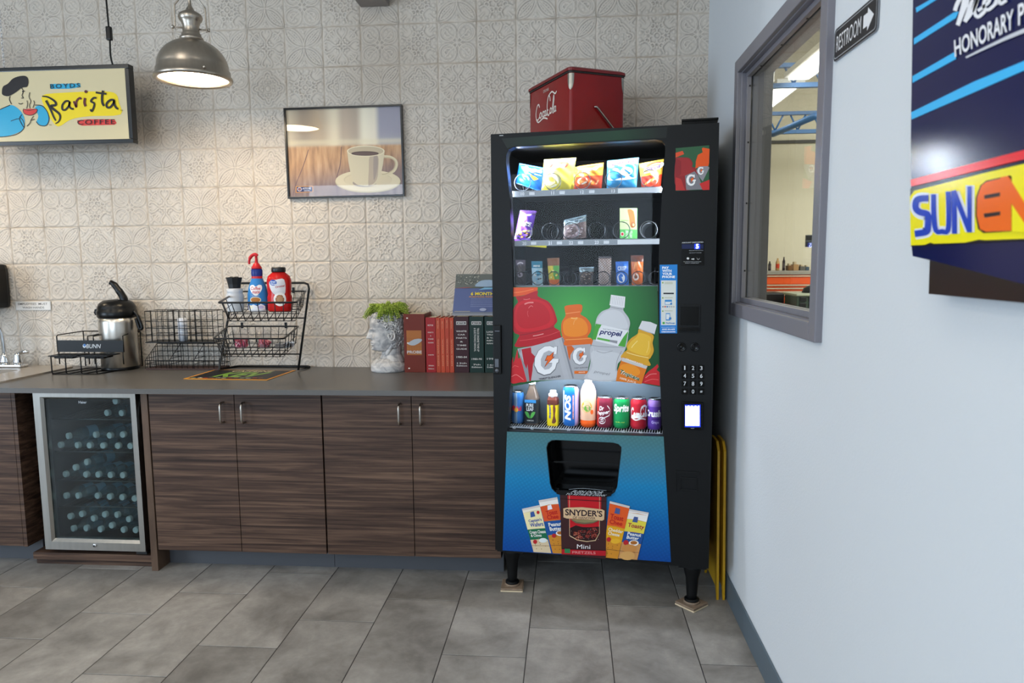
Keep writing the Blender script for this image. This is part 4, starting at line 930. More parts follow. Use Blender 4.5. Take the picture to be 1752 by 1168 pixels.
MB(M('canister_white', 'cfcfd0', .35)).lathe([(13*u, 0), (14*u, 2*u), (14.5*u, 30*u), (13*u, 33*u), (13.5*u, 34*u), (13.5*u, 40*u), (11*u, 41*u), (0, 41*u)], seg=26).build('body', wj)
b = MB(M('stirrer_black', '0b0b0c', .5))
b.lathe([(10*u, 40*u), (11*u, 48*u), (14*u, 60*u), (13*u, 60*u), (10*u, 50*u), (0, 50*u)], seg=9, smooth=False)
for k in range(40):
    an = RND.random()*6.28; r = 9*u*math.sqrt(RND.random()); b.tube([(r*math.cos(an)*.9, r*math.sin(an)*.9, 42*u), (r*math.cos(an)*1.15-2*u, r*math.sin(an)*1.15, (59+4*RND.random()-.25*r/u)*u)], 1.3*u, seg=5)
b.build('stirrers', wj)
# lower basket: cups of pink sweetener and foil packets
ZB2 = d2[0].z+.002; Y2 = (c2[0].y+c2[3].y)/2
PKs = [K('d06a80', .5), K('e08a9a', .5), K('c45672', .5), K('eeb8c0', .5)]
for i, (px, lab) in enumerate([(414, 'clear cup of pink sweetener packets at the left of the lower basket'), (453, 'clear cup of pink sweetener packets in the middle of the lower basket')]):
    P = at(px, 600, 'y', Y2); cup = thing('sweetener_cup', lab, 'cup', (P.x, Y2, ZB2), group='cups of sweetener')
    MB(glass('cup_clear', (.97, .97, .98), 1.6)).lathe([(.028, 0), (.038, .09), (.0395, .091), (.038, .092)], seg=24, cap1=False).build('cup_wall', cup)
    b = MB()
    for k in range(46):
        an = RND.random()*6.28; r = .022*math.sqrt(RND.random()); z = .012+RND.random()*.03; m_ = Matrix.Translation((r*math.cos(an), r*math.sin(an), z)) @ Matrix.Rotation(RND.random()*3, 4, 'Z') @ Matrix.Rotation(RND.uniform(-1, 1), 4, 'X'); b.T = m_
        b.box(-.011, -.002, -.009, .011, .002, .009, RND.choice(PKs))
    b.T = None; b.build('packets', cup)
FO = M('foil', 'c9c9cc', .3, 1, bump=.3, nscale=90)
b = MB(FO)
P = at(505-20, 600, 'y', Y2)
for k in range(9): b.T = Matrix.Translation((P.x-.01+.004*k, Y2-.02+.006*k, ZB2+.014+.002*(k % 3))) @ Matrix.Rotation(.4*k, 4, 'Z') @ Matrix.Rotation(.3, 4, 'X'); b.box(-.02, -.002, -.012, .02, .002, .012)
b.T = None; tag(b.build('foil_packets'), 'small heap of silver packets at the right of the lower basket', 'packets', kind='stuff')

# ---- printed mat
mt_ = MB(K('1c1b1d', .4)); Zm = TOPZ+.0015
q = [at(315, 649, 'z', Zm), at(459, 651.5, 'z', Zm), at(500, 635, 'z', Zm), at(366, 633.5, 'z', Zm)]
ql = [(.752, -.418), (1.172, -.44), (1.19, -.14), (.757, -.132)]
mt_.prism(ql, lambda x, y: (x, y, TOPZ+.0003), lambda x, y: (x, y, TOPZ+.002), K('e09a30', .4))
a = Art(mt_, lambda x, y, h: Vector((x, y, TOPZ+.002+h)))
a.poly([(.766, -.406), (1.160, -.424), (1.176, -.15), (.77, -.144)], '1a191b')
a.text('CAFFEINE', [(.88, -.205), (1.09, -.205), (1.09, -.16), (.88, -.16)], 'd8cf9c', .01); a.text('KEV', [(.86, -.36), (1.1, -.37), (1.1, -.22), (.86, -.22)], '7fae3c', .03, .3)
for k in range(12): x = .79+k*.03; a.ell(x, -.395+.004*math.sin(k*2), .013, .009, ['9aa58c', 'c9c2b0', 'b23b2a', '8a5a4a'][k % 4], 8)
tag(mt_.build('printed_mat'), 'black printed counter mat with an orange border lying on the worktop', 'mat')

# ================================================================== BUST PLANTER
MBL = bpy.data.materials.new('mottled_plaster'); MBL.use_nodes = True  # grey noise mottling, with the colour darker in the creases
nt = MBL.node_tree; p = nt.nodes['Principled BSDF']; tc = nt.nodes.new('ShaderNodeTexCoord'); nz = nt.nodes.new('ShaderNodeTexNoise'); nz.inputs['Scale'].default_value = 28; nz.inputs['Detail'].default_value = 6; nz.inputs['Distortion'].default_value = 1
r = nt.nodes.new('ShaderNodeValToRGB'); r.color_ramp.elements[0].position = .32; r.color_ramp.elements[0].color = (.33, .33, .34, 1); r.color_ramp.elements[1].position = .6; r.color_ramp.elements[1].color = (.68, .66, .64, 1)
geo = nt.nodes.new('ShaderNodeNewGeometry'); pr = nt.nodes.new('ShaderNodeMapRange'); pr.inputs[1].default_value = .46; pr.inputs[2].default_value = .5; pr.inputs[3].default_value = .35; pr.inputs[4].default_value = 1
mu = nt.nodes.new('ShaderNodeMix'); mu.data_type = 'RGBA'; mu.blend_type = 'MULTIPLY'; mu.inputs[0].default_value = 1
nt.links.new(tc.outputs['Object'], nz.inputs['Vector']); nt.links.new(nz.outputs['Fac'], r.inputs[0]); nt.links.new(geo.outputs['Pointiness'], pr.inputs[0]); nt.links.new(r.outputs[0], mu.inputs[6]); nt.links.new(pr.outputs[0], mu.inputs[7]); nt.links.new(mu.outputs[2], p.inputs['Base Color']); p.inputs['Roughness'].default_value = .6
def sphere_pts(mb, c, r, rot=None, seg=18, rings=11):
    Rm = Matrix.Identity(3) if rot is None else rot
    n = len(mb.v); 
    vs = []; 
    for j in range(rings+1):
        ph = PI*j/rings
        for k in range(seg):
            v = Vector((r[0]*math.sin(ph)*math.cos(2*PI*k/seg), r[1]*math.sin(ph)*math.sin(2*PI*k/seg), r[2]*math.cos(ph))); vs.append(Vector(c)+Rm @ v)
    mb.add(vs, [(j*seg+k, (j+1)*seg+k, (j+1)*seg+(k+1) % seg, j*seg+(k+1) % seg) for j in range(rings) for k in range(seg)], smooth=True)
b = MB(MBL); mm = .001
def E(c, r, ry=0): sphere_pts(b, [x*mm for x in c], [x*mm for x in r], Matrix.Rotation(ry, 3, 'Y') if ry else None)
ZS = [-80, -76, -70, -55, -40, -20, 0, 20, 40, 60, 80, 100, 114]
AFR = [48, 64, 76, 84, 85, 86, 87, 88, 92, 94, 89, 76, 60]; AWD = [18, 34, 44, 54, 59, 63, 66, 68, 71, 72, 68, 57, 44]; ABK = [16, 28, 38, 52, 62, 72, 78, 81, 82, 81, 74, 62, 50]
G = lambda x, m_, s_: math.exp(-((x-m_)/s_)**2)
def hd(th, z):
    f_, w_, k_ = float(np.interp(z, ZS, AFR)), float(np.interp(z, ZS, AWD)), float(np.interp(z, ZS, ABK))
    c_, s_ = math.cos(th), math.sin(th); e_ = .86 if c_ > 0 else 1.0
    x = (f_ if c_ > 0 else k_)*math.copysign(abs(c_)**e_, c_); y = w_*math.copysign(abs(s_)**e_, s_); ay = abs(y)
    if c_ > 0:
        q = max(0, 1-max(0, z+12)/54) if z > -12 else max(0, 1-(-12-z)/9)
        x += (3+25*q if z < 44 and z > -21 else 0)*(math.exp(-(y/(8+5*q))**2))*min(1, max(0, (44-z)/14))*(1 if z > -14 else max(0, (z+22)/8))
        x += 9*G(ay, 11, 5)*G(z, -9, 6) + 6*G(z, 33, 6)*G(ay, 25, 17) - 13*G(z, 19, 9)*G(ay, 27, 13) + 8*G(z, 17, 6)*G(ay, 28, 10) + 2.5*G(z, 22, 2)*G(ay, 28, 12)
        x += 9*G(z, -32, 4.5)*G(y, 0, 19) - 5*G(z, -38, 1.8)*G(y, 0, 20) + 10*G(z, -43, 4.5)*G(y, 0, 16) - 4*G(z, -52, 4)*G(y, 0, 17) + 10*G(z, -67, 9)*G(y, 0, 18)
        k2 = 4*G(z, -4, 13)*G(ay, 42, 14); x += k2; y += math.copysign(k2*.6, y) if ay > 1 else 0
    return (x, y, z)
nr, ns = 98, 120; vs = []
for j in range(nr):
    z = -80+194*j/(nr-1)
    vs += [tuple(q*mm for q in hd(2*PI*k/ns, z)) for k in range(ns)]
b.add(vs, [(j*ns+k, j*ns+(k+1) % ns, (j+1)*ns+(k+1) % ns, (j+1)*ns+k) for j in range(nr-1) for k in range(ns)]+[tuple(range(ns))[::-1], tuple((nr-1)*ns+k for k in range(ns))], smooth=True)
for s in (-1, 1):
    pts = [(-4+15*math.cos(t), s*(70+5*math.sin(t*.5)), 4+24*math.sin(t)) for t in [1.6+5.0*k/14 for k in range(15)]]
    b.tube([tuple(x*mm for x in q) for q in pts], [4.5*mm]*11+[5*mm, 6*mm, 6*mm, 5*mm], seg=8); b.tube([(x*mm) for x in ()] or [(0, s*.072, .012), (-.004, s*.074, -.002), (.004, s*.072, -.014)], .004, seg=8); E((-2, s*66, 2), (13, 5, 19))
b.tube([(-14*mm, 0, -10*mm), (-12*mm, 0, -60*mm), (-12*mm, 0, -95*mm), (-12*mm, 0, -130*mm)], [56*mm, 50*mm, 50*mm, 66*mm], seg=24)
for s in (-1, 1): b.tube([tuple(x*mm for x in q) for q in [(-10, s*52, -40), (14, s*38, -84), (34, s*12, -124)]], [12*mm, 11*mm, 9*mm], seg=10)
n = 40; base = []
for z, s in ((-180, .95), (-172, 1.0), (-150, 1.0), (-134, .9), (-118, .66)):
    base.append([(3+(90*s)*math.cos(2*PI*k/n)*(1+.015*math.sin(k*1.3)), 84*s*math.sin(2*PI*k/n), z+(3*math.sin(k*.8+z) if z > -175 else 0)) for k in range(n)])
vs = [tuple(x*mm for x in q) for ring in base for q in ring]
b.add(vs, [(j*n+k, j*n+(k+1) % n, (j+1)*n+(k+1) % n, (j+1)*n+k) for j in range(4) for k in range(n)]+[tuple(range(n))[::-1], tuple(4*n+k for k in range(n))], smooth=True)
rr_ = random.Random(3); nc = 0
while nc < 150:
    th = rr_.uniform(-PI, PI); z = rr_.uniform(-55, 112); at_h = abs(th)
    if not ((at_h < .75 and z > 84) or (.75 <= at_h < 1.3 and z > 56) or (1.3 <= at_h < 1.8 and z > 36) or (at_h >= 1.8 and z > -55)): continue
    nc += 1
    c = Vector(hd(th, z)); nrm = Vector((c.x/90, c.y/70, (z-20)/160)).normalized(); c -= nrm*2
    t1 = nrm.orthogonal().normalized(); t2 = nrm.cross(t1); R_ = rr_.uniform(8, 14); a0 = rr_.uniform(0, 6); pts = []
    for i in range(15):
        q = i/14; an = a0+q*6.4; rad = R_*(1-.78*q); pts.append(tuple((c+t1*rad*math.cos(an)+t2*rad*math.sin(an)+nrm*(1+7*q))*mm))
    b.tube(pts, 3.4*mm, seg=6)
bu = thing('bust_planter', 'mottled white head planter in profile on the worktop, facing left', 'planter')
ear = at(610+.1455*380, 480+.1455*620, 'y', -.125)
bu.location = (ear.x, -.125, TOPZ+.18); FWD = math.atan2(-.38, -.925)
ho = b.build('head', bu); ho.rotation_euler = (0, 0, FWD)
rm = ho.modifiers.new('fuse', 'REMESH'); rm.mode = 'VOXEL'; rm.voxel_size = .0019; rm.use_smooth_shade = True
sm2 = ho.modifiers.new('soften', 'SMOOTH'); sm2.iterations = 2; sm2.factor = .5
# succulent spilling over the rim
sp_ = thing('succulent_plant', 'trailing green succulent growing out of the head planter', 'plant', (ear.x+.002, -.125, TOPZ+.18+.11))
GRN = [M('leaf_green', 'a3bd3c', .5, noise=.25, nscale=120), M('leaf_light', 'c9da66', .5, noise=.2, nscale=120), M('leaf_dark', '7a962c', .5, noise=.2, nscale=120)]
def strand(p0, p1, p2, n):
    b = MB(); 
    pts = [Vector(p0)*(1-t)**2+Vector(p1)*2*t*(1-t)+Vector(p2)*t*t for t in [k/n for k in range(n+1)]]
    b.tube(pts, .0022, GRN[2], seg=5)
    for k in range(1, n+1):
        t = (pts[k]-pts[k-1]).normalized(); u1 = t.orthogonal().normalized(); u2 = t.cross(u1)
        for q in range(6):
            an = 2*PI*q/6+k*.9; d = u1*math.cos(an)+u2*math.sin(an); c = pts[k]+d*.0066; tip = c+(d*.75+t*.6).normalized()*.009
            m_ = rr_.choice(GRN[:2]+GRN[:1] if q < 5 else GRN)
            sd = t.cross(d)*.0034; up = (d-t*.4).normalized()*.0034
            b.add([c-d*.004, c+sd, c+up, c-sd, c-up, tip], [(0, 2, 1), (0, 3, 2), (0, 4, 3), (0, 1, 4), (5, 1, 2), (5, 2, 3), (5, 3, 4), (5, 4, 1)], m_, smooth=True)
    return b
for k in range(40):
    an = rr_.uniform(0, 2*PI) if k > 9 else [PI, PI*.93, PI*1.12, .1, -.2, .35, -1.2, -1.9, -1.55, -.8][k]
    L = rr_.uniform(.05, .088) if k > 9 else [.108, .09, .098, .088, .088, .08, .08, .085, .072, .08][k]
    dz = rr_.uniform(-.01, .045) if k > 9 else [-.022, .018, -.0, -.02, -.005, .01, -.028, -.02, -.034, -.016][k]
    L *= 1.14; d = Vector((math.cos(an), math.sin(an)*.85, 0)); h_ = rr_.uniform(.04, .085)
    strand((d.x*.012, d.y*.012, -.012), (d.x*L*.6, d.y*L*.6, h_), (d.x*L, d.y*L, dz), int(L*190)).build('stem', sp_)

# ================================================================== BOOKS
BY = -.178
def bx_px(pa, pb, y=BY): return at(pa, 600, 'y', y).x, at(pb, 600, 'y', y).x
def book(name, label, pa, pb, pytop, col, depth=.15, group=None, pages='cfc6b0', cover=.002, lean=0, y=BY):
    x0, x1 = bx_px(pa, pb, y); zt = at(pa, pytop, 'y', y).z; h = zt-TOPZ; w = x1-x0-.0006
    t = thing(name, label, 'book', (x0, y, TOPZ), group=group)
    cm = K(col, .42); b = MB(cm); b.box(0, 0, 0, w, .0025, h, bev=.0008); b.box(0, .0025, 0, cover, depth, h); b.box(w-cover, .0025, 0, w, depth, h)
    MB(K(pages, .8)).box(cover, .0026, .003, w-cover, depth-.004, h-.004).build('pages', t)
    a = Art(b, lambda u_, v_, hh_: Vector((u_*w, -hh_, v_*h)), h0=.0001, dh=.00008)
    return t, a, b, w, h
t, a, m_, w, h = book('ring_binder', 'wide rust brown binder lettered PROBE, beside the head planter', 691.5, 727.5, 537, '6e2412', .165, cover=.004)
a.rect(.13, .3, .84, .72, 'a8652c'); 
for k in range(1, 5): a.rect(.13, .3+k*.07, .84, .303+k*.07, '8a4d22')
for k in range(1, 6): a.rect(.13+k*.12, .3, .137+k*.12, .58, '8a4d22')
a.poly([(.2, .505), (.5, .57), (.84, .575), (.82, .53), (.5, .465), (.25, .475)], 'aab0b8', 2)
a.text('PROBE', [(.14, .325), (.84, .325), (.84, .375), (.14, .375)], 'c9c0bd', .03)
for v in (.07, .93): a.ell(.18 if v > .5 else .22, v, .045, .012, 'e6ddd2', 12)
a.ell(.19, .505, .045, .012, 'e6ddd2', 12); m_.build('cover', t)
t, a, m_, w, h = book('manual', 'bright red repair manual between the rust binder and the orange booklets', 729, 746, 543, '9d1f22')
for tx, v, hh_ in (('MOTOR', .86, .03), ('PARTS', .73, .022), ('&', .67, .02), ('TIME', .61, .022), ('GUIDE', .545, .022), ('1979', .32, .02), ('50th', .125, .022), ('Edition', .07, .022)):
    a.text(tx, [(.22 if len(tx) > 1 else .45, v-hh_/2), (.78 if len(tx) > 1 else .55, v-hh_/2), (.78 if len(tx) > 1 else .55, v+hh_/2), (.22 if len(tx) > 1 else .45, v+hh_/2)], 'dcc9c0', .02)
m_.build('cover', t)
labs = ['orange booklet next to the bright red manual', 'orange booklet, second of the four', 'orange booklet, third of the four', 'orange booklet next to the maroon manual']
for k in range(4):
    t, a, m_, w, h = book('booklet', 'thin '+labs[k], 746.4+k*7.7, 753.7+k*7.7, 543.5+[0, .5, -1, 0][k], ['b8452a', 'c2492c', 'b5412a', 'bd472c'][k], .135, group='orange booklets on the worktop', cover=.0008)
    a.text('REPAIR MANUAL', [(.65, .12), (.65, .62), (.35, .62), (.35, .12)], 'd8956f', .01); a.text('VOLUME', [(.65, .8), (.65, .95), (.35, .95), (.35, .8)], 'd8956f', .01)
    m_.build('cover', t)
specs = [('maroon repair manual with white lettering, left of the green ones', 777.4, 802.5, 541.5, '3b1a20', [('WHITE', .74, .03), ('CAR', .68, .026), ('PARTS', .62, .026), ('&', .555, .024), ('TIME', .49, .026), ('GUIDE', .425, .026), ('1980-84', .28, .034), ('13th', .17, .026), ('Edition', .125, .026)]),
         ('dark green engine tune-up manual right of the maroon one', 803.5, 828, 541.5, '17302a', [('1980-90', .245, .034), ('7th', .145, .026), ('Edition', .1, .026)]),
         ('dark green truck manual partly hidden by the vending machine', 829.5, 855, 541.5, '17302a', [('LIGHT', .73, .03), ('TRUCK', .68, .026), ('& VAN', .625, .026), ('REPAIR', .575, .026), ('MANUAL', .525, .026), ('1990-', .25, .034), ('16th', .14, .026), ('Edition', .1, .026)])]
for lab, pa, pb_, pt, col, tx in specs:
    t, a, m_, w, h = book('manual', lab, pa, pb_, pt, col, .17)
    a.rect(.16, .855, .84, .915, 'd9d6d2'); a.rect(.2, .866, .8, .904, '2a2226'); a.text('MOTOR', [(.26, .873), (.74, .873), (.74, .897), (.26, .897)], 'e6e4e0', .02)
    for s_, v, hh_ in tx:
        ww = min(.36, .075*len(s_)+.03); a.text(s_, [(.5-ww, v-hh_/2), (.5+ww, v-hh_/2), (.5+ww, v+hh_/2), (.5-ww, v+hh_/2)], 'd6d2cc', .015)
    if 'engine' in lab:
        a.text('TRUCK ENGINE TUNE UP', [(.54, .8), (.54, .38), (.68, .38), (.68, .8)], 'd6d2cc', .015); a.text('& ELECTRONICS MANUAL', [(.32, .8), (.32, .38), (.46, .38), (.46, .8)], 'd6d2cc', .015)
    m_.build('cover', t)
# leaflet standing on the books
LY = -.12
fl_ = MB(M('acrylic_edge', 'c9cdd2', .2)); zb_ = at(800, 541.5, 'y', BY).z+.0005
lf = [at(774, 541, 'y', LY), at(858, 541, 'y', LY), at(860, 469, 'y', LY), at(779, 469, 'y', LY)]
for q in lf[:2]: q.z = zb_
def lfn(u_, v_, h_=0): 
    q = lf[0].lerp(lf[1], u_).lerp(lf[3].lerp(lf[2], u_), v_); return Vector((q.x, LY+.03*v_-h_, q.z))
fl_.prism([(0, 0), (1, 0), (1, 1), (0, 1)], lambda u_, v_: lfn(u_, v_, -.0015), lambda u_, v_: lfn(u_, v_, .001))
a = Art(fl_, lambda u_, v_, h_: lfn(u_, v_, .001+h_))
a.rect(.0, .0, 1, 1, '5a6592'); a.rect(0, 0, 1, .09, '777c88'); a.rect(0, .0, 1, .05, '8f929a'); a.rect(0, .66, 1, 1, '5c6256'); a.poly([(0, .66), (.4, .69), (1, .73), (1, 1), (0, 1)], '6a6d66')
for k in range(60): a.ell(rr_.random()*.5, .75+rr_.random()*.23, .012, .01, rr_.choice(['8b8a7c', 'a8a594', '45493f', 'd6d2c2']), 6)
a.poly([(0, .66), (.2, .68), (.4, .69), (.2, .665)], 'b0505a'); a.poly([(.42, .72), (.5, .82), (.62, .86), (.82, .85), (.9, .76), (.8, .7), (.5, .7)], '9fb4c8', 2); a.poly([(.5, .62), (.62, .68), (.85, .68), (.8, .64)], '7fb2cf'); a.poly([(.78, .86), (1, .94), (1, .74), (.84, .74)], 'e2e0e4')
a.text('6 MONTHS', [(.35, .49), (.88, .49), (.88, .57), (.35, .57)], 'f0d43a', .03); a.text('PROMOTIONAL FINANCING', [(.32, .44), (.9, .44), (.9, .47), (.32, .47)], 'e8a24a', .02)
for v in (.4, .35, .305, .26, .22): a.rect(.36, v, .86, v+.008, '9aa2c4')
a.rect(.04, .1, .36, .115, 'a9a290'); a.ell(.62, .15, .07, .035, 'aab0c8')
tag(fl_.build('leaflet'), 'blue leaflet reading 6 MONTHS standing on top of the manuals', 'leaflet')
# ================================================================== VENDING MACHINE
VO = Vector((2.26, -.71, 0)); VT = .1518; VW_, VD, VZ0, VZ1 = .877, .60, .184, 1.908
VU = Vector((math.cos(VT), -math.sin(VT), 0)); VN = Vector((math.sin(VT), math.cos(VT), 0))
def VWp(px, py, d):
    """world point on the machine's plane at depth d behind its front"""
    r_ = ray(px, py); o = VO+VN*d; t = (o-CAM).dot(VN)/r_.dot(VN); return CAM+r_*t
def VL(px, py, d=0):
    P = VWp(px, py, d)-VO; return Vector((P.dot(VU), P.dot(VN), P.z))
def V2W(x, y, z): return VO+VU*x+VN*y+Vector((0, 0, z))
vm = thing('vending_machine', 'tall black snack and drink vending machine with bottle graphics between counter and wall', 'vending machine', VO, -VT)
VB = M('machine_black', '0d0e0f', .45, noise=.1, nscale=300, bump=.04, spec=.22); VBg = M('machine_black_gloss', '060708', .14, spec=.3); VIN = M('machine_inside', '060607', .6, spec=.12)
# cabinet: an open box behind the door
b = MB(VB)
b.box(0, .06, VZ0+.004, .012, VD, VZ1); b.box(VW_-.012, .06, VZ0+.004, VW_, VD, VZ1); b.box(0, VD-.012, VZ0+.004, VW_, VD, VZ1); b.box(0, .06, VZ1-.012, VW_, VD, VZ1); b.box(0, .06, VZ0+.004, VW_, VD, VZ0+.03)
b.build('cabinet', vm)
GL = [(866, 276), (866.5, 265), (870, 256), (879, 251.5), (1000, 244.5), (1122, 238.6), (1133, 240.5), (1138, 247), (1138, 258), (1132.5, 330), (1128, 415), (1125.5, 490), (1127, 575), (1129.5, 655), (1134, 746), (868, 737), (873, 655), (877, 575), (877.5, 490), (875, 415), (872, 335)]
BL_ = [(867.6, 738), (1135.4, 746.5), (1148, 961), (860, 941)]
PORT = [(936, 766), (938.5, 758), (945, 753.5), (952, 753), (1048, 757.5), (1057, 760), (1062, 765), (1062, 772), (1055, 832), (1051, 841), (1044, 845.5), (1034, 846), (960, 842.5), (951, 841), (945, 835), (942, 826)]
toXZ = lambda l, d=0: [(VL(x, y, d).x, VL(x, y, d).z) for x, y in l]
O4 = [(0, VZ0), (VW_, VZ0), (VW_, VZ1), (0, VZ1)]
gx, bx_, px_ = toXZ(GL), toXZ(BL_), toXZ(PORT)
b = MB(VB)
b.holed(O4, [gx, px_], lambda x, z: (x, 0, z)); b.wall_of(O4, lambda x, z: (x, 0, z), lambda x, z: (x, .056, z)); b.wall_of(gx, lambda x, z: (x, 0, z), lambda x, z: (x, .05, z)); b.wall_of(px_, lambda x, z: (x, 0, z), lambda x, z: (x+(.445-x)*.04, .03, z), VBg)
b.holed(O4, [gx, px_], lambda x, z: (x, .056, z))
dd = b.build('door', vm)
# port box and flap
cx_ = sum(x for x, z in px_)/len(px_); cz_ = sum(z for x, z in px_)/len(px_)
b = MB(VBg); b.wall_of(px_, lambda x, z: (x, .03, z), lambda x, z: (cx_+(x-cx_)*.97, .2, cz_+(z-cz_)*.97), VB); b.poly([(cx_+(x-cx_)*.97, .16, cz_+(z-cz_)*.97) for x, z in px_], VBg)
b.box(cx_-.15, .05, cz_+.0, cx_+.15, .06, cz_+.006); pz0 = min(z for x, z in px_); b.box(cx_-.12, .02, pz0+.004, cx_+.12, .08, pz0+.012)
b.build('delivery_port', dd)
# window glass
MB(glass('machine_glass', (.95, .96, .97), .28)).poly([(x, .012, z) for x, z in gx]).build('window_pane', dd)

# lower blue panel print
def grad_mat(name, stops, x0, x1, axis='Z', rough=.35, dots=True):
    mt = bpy.data.materials.new(name); mt.use_nodes = True; nt = mt.node_tree; p = nt.nodes['Principled BSDF']; N = nt.nodes.new; Lk = nt.links.new
    tc = N('ShaderNodeTexCoord'); sp = N('ShaderNodeSeparateXYZ'); Lk(tc.outputs['Object'], sp.inputs[0])
    mr = N('ShaderNodeMapRange'); Lk(sp.outputs['XYZ'.index(axis)], mr.inputs[0]); mr.inputs[1].default_value = x0; mr.inputs[2].default_value = x1
    r = N('ShaderNodeValToRGB'); e = r.color_ramp.elements
    while len(e) < len(stops): e.new(.5)
    for q, (pos, c) in zip(e, stops): q.position = pos; q.color = (*lin(c), 1)
    Lk(mr.outputs[0], r.inputs[0]); last = r.outputs[0]
    if dots:
        vt = N('ShaderNodeTexVoronoi'); vt.inputs['Scale'].default_value = 75; vt.inputs['Randomness'].default_value = 0
        mp = N('ShaderNodeMapping'); mp.inputs['Rotation'].default_value = (0, .6, 0); Lk(tc.outputs['Object'], mp.inputs[0]); Lk(mp.outputs[0], vt.inputs['Vector'])
        nz = N('ShaderNodeTexNoise'); nz.inputs['Scale'].default_value = 5; Lk(tc.outputs['Object'], nz.inputs['Vector'])
        m2 = N('ShaderNodeMapRange'); Lk(vt.outputs['Distance'], m2.inputs[0]); m2.inputs[1].default_value = .2; m2.inputs[2].default_value = .5; m2.inputs[3].default_value = 1; m2.inputs[4].default_value = .78
        m3 = N('ShaderNodeMix'); m3.data_type = 'RGBA'; m3.blend_type = 'MULTIPLY'; Lk(nz.outputs['Fac'], m3.inputs[0]); Lk(last, m3.inputs[6]); Lk(m2.outputs[0], m3.inputs[7]); last = m3.outputs[2]
    Lk(last, p.inputs['Base Color']); p.inputs['Roughness'].default_value = rough; p.inputs['Specular IOR Level'].default_value = .2
    return mt
zlo, zhi = bx_[3][1], bx_[0][1]
BLUE = grad_mat('print_blue_fade', [(0, '0f4592'), (.3, '1162a8'), (.62, '1f82b6'), (.85, '447f92'), (1, '4c7a7f')], zlo, zhi)
b = MB(BLUE)
b.holed(bx_, [[(cx_+(x-cx_)*1.02, cz_+(z-cz_)*1.02) for x, z in px_]], lambda x, z: (x, -.0012, z))
a = Art(b, lambda x, y, h: (lambda P: Vector((P.x, -.0012-h, P.z)))(VL(x, y, 0)), dh=.00006, rough=.35)
Q = lambda l: [(865+x*.18837, 740+y*.18837) for x, y in l]
def T(s, l, c, bold=.02, sh=0, arc=0): a.text(s, Q(l), c, bold, sh, arc=arc)
def P(l, c, s=0): a.poly(Q(l), c, s)
def pack(q, cols, cracker, edge='cfc9c4'):
    """slim snack packet: q = bl, br, tr, tl in crop pixels; cols from top: [(v, colour)]"""
    bl, br, tr, tl = q
    f = lambda u_, v_: (bl[0]*(1-u_)*(1-v_)+br[0]*u_*(1-v_)+tr[0]*u_*v_+tl[0]*(1-u_)*v_, bl[1]*(1-u_)*(1-v_)+br[1]*u_*(1-v_)+tr[1]*u_*v_+tl[1]*(1-u_)*v_)
    P([f(0, 0), f(1, 0), f(1, 1), f(0, 1)], cracker); v0 = 1.0
    for v1, c in cols:
        P([f(0, v1), f(.5, v1+.015), f(1, v1), f(1, v0), f(0, v0)], c); v0 = v1
    P([f(0, .96), f(1, .96), f(1, 1), f(0, 1)], edge)
    for k in range(5):
        for j in range(2): x_, y_ = f(.22+.28*(k % 3), .08+.07*(k//2)+.1*j); a.ell(865+x_*.18837, 740+y_*.18837, .9, .7, '7d4a20' if cracker != 'd9c4a0' else '8a6a48', 6)
    P([f(0, .15), f(1, .15), f(1, .158), f(0, .158)], '8a5a2c')
    return f
f = pack([(255, 1082), (415, 1092), (310, 655), (150, 690)], [(.9, 'efe6d2'), (.52, 'f0e3ae'), (.28, '1c6a48')], 'd9c4a0'); 
def TT(f, s, u0, u1, v0, v1, c, bold=.02, sh=0): T(s, [f(u0, v0), f(u1, v0), f(u1, v1), f(u0, v1)], c, bold, sh)
TT(f, "Captain's", .18, .92, .66, .74, '2a4aa0'); TT(f, 'Wafers', .2, .95, .57, .66, '2a4aa0'); TT(f, 'Cream Cheese', .08, .98, .42, .49, 'f2f0e8'); TT(f, '& Chives', .1, .7, .35, .41, 'f2f0e8')
P([f(.35, .78), f(.62, .79), f(.6, .9), f(.4, .89)], '3a5a9a'); x_, y_ = f(.82, .86); a.ell(865+x_*.18837, 740+y_*.18837, 2.6, 3, 'c42a2a', 10); x_, y_ = f(.72, .27); a.ell(865+x_*.18837, 740+y_*.18837, 7, 4, 'dfe6e4', 12)
x_, y_ = f(.25, .24); a.ell(865+x_*.18837, 740+y_*.18837, 3.6, 3.6, 'b8282c', 12)
f = pack([(430, 1092), (575, 1098), (470, 582), (300, 612)], [(.88, 'efe9e2'), (.6, 'd9542a'), (.34, '1f4f94')], 'c9862e')
TT(f, 'Toast', .22, .85, .71, .79, 'b8201f'); TT(f, 'Chee', .22, .85, .63, .71, 'b8201f'); TT(f, 'Peanut', .2, .95, .5, .57, 'f2f0e8'); TT(f, 'Butter', .2, .9, .42, .49, 'f2f0e8'); P([f(.35, .8), f(.62, .81), f(.6, .89), f(.4, .88)], 'e9e6f0')
x_, y_ = f(.75, .37); a.ell(865+x_*.18837, 740+y_*.18837, 7.5, 4.5, 'eee6dc', 12); a.ell(865+x_*.18837, 740+y_*.18837-.5, 5.5, 3, 'a8662c', 12); x_, y_ = f(.35, .33); a.ell(865+x_*.18837, 740+y_*.18837, 3.6, 3.6, 'b8282c', 12)
f = pack([(1024, 1136), (1196, 1150), (1302, 722), (1120, 688)], [(.93, 'efe9e6'), (.8, 'efe9e2'), (.55, 'e0cf4a'), (.33, '1f4f94')], 'c9925a')
TT(f, 'Toasty', .12, .95, .62, .73, 'a01c3c'); TT(f, 'Peanut', .2, .9, .48, .55, 'f2f0e8'); TT(f, 'Butter', .2, .82, .41, .475, 'f2f0e8'); P([f(.3, .76), f(.56, .76), f(.54, .87), f(.34, .87)], '44598f')
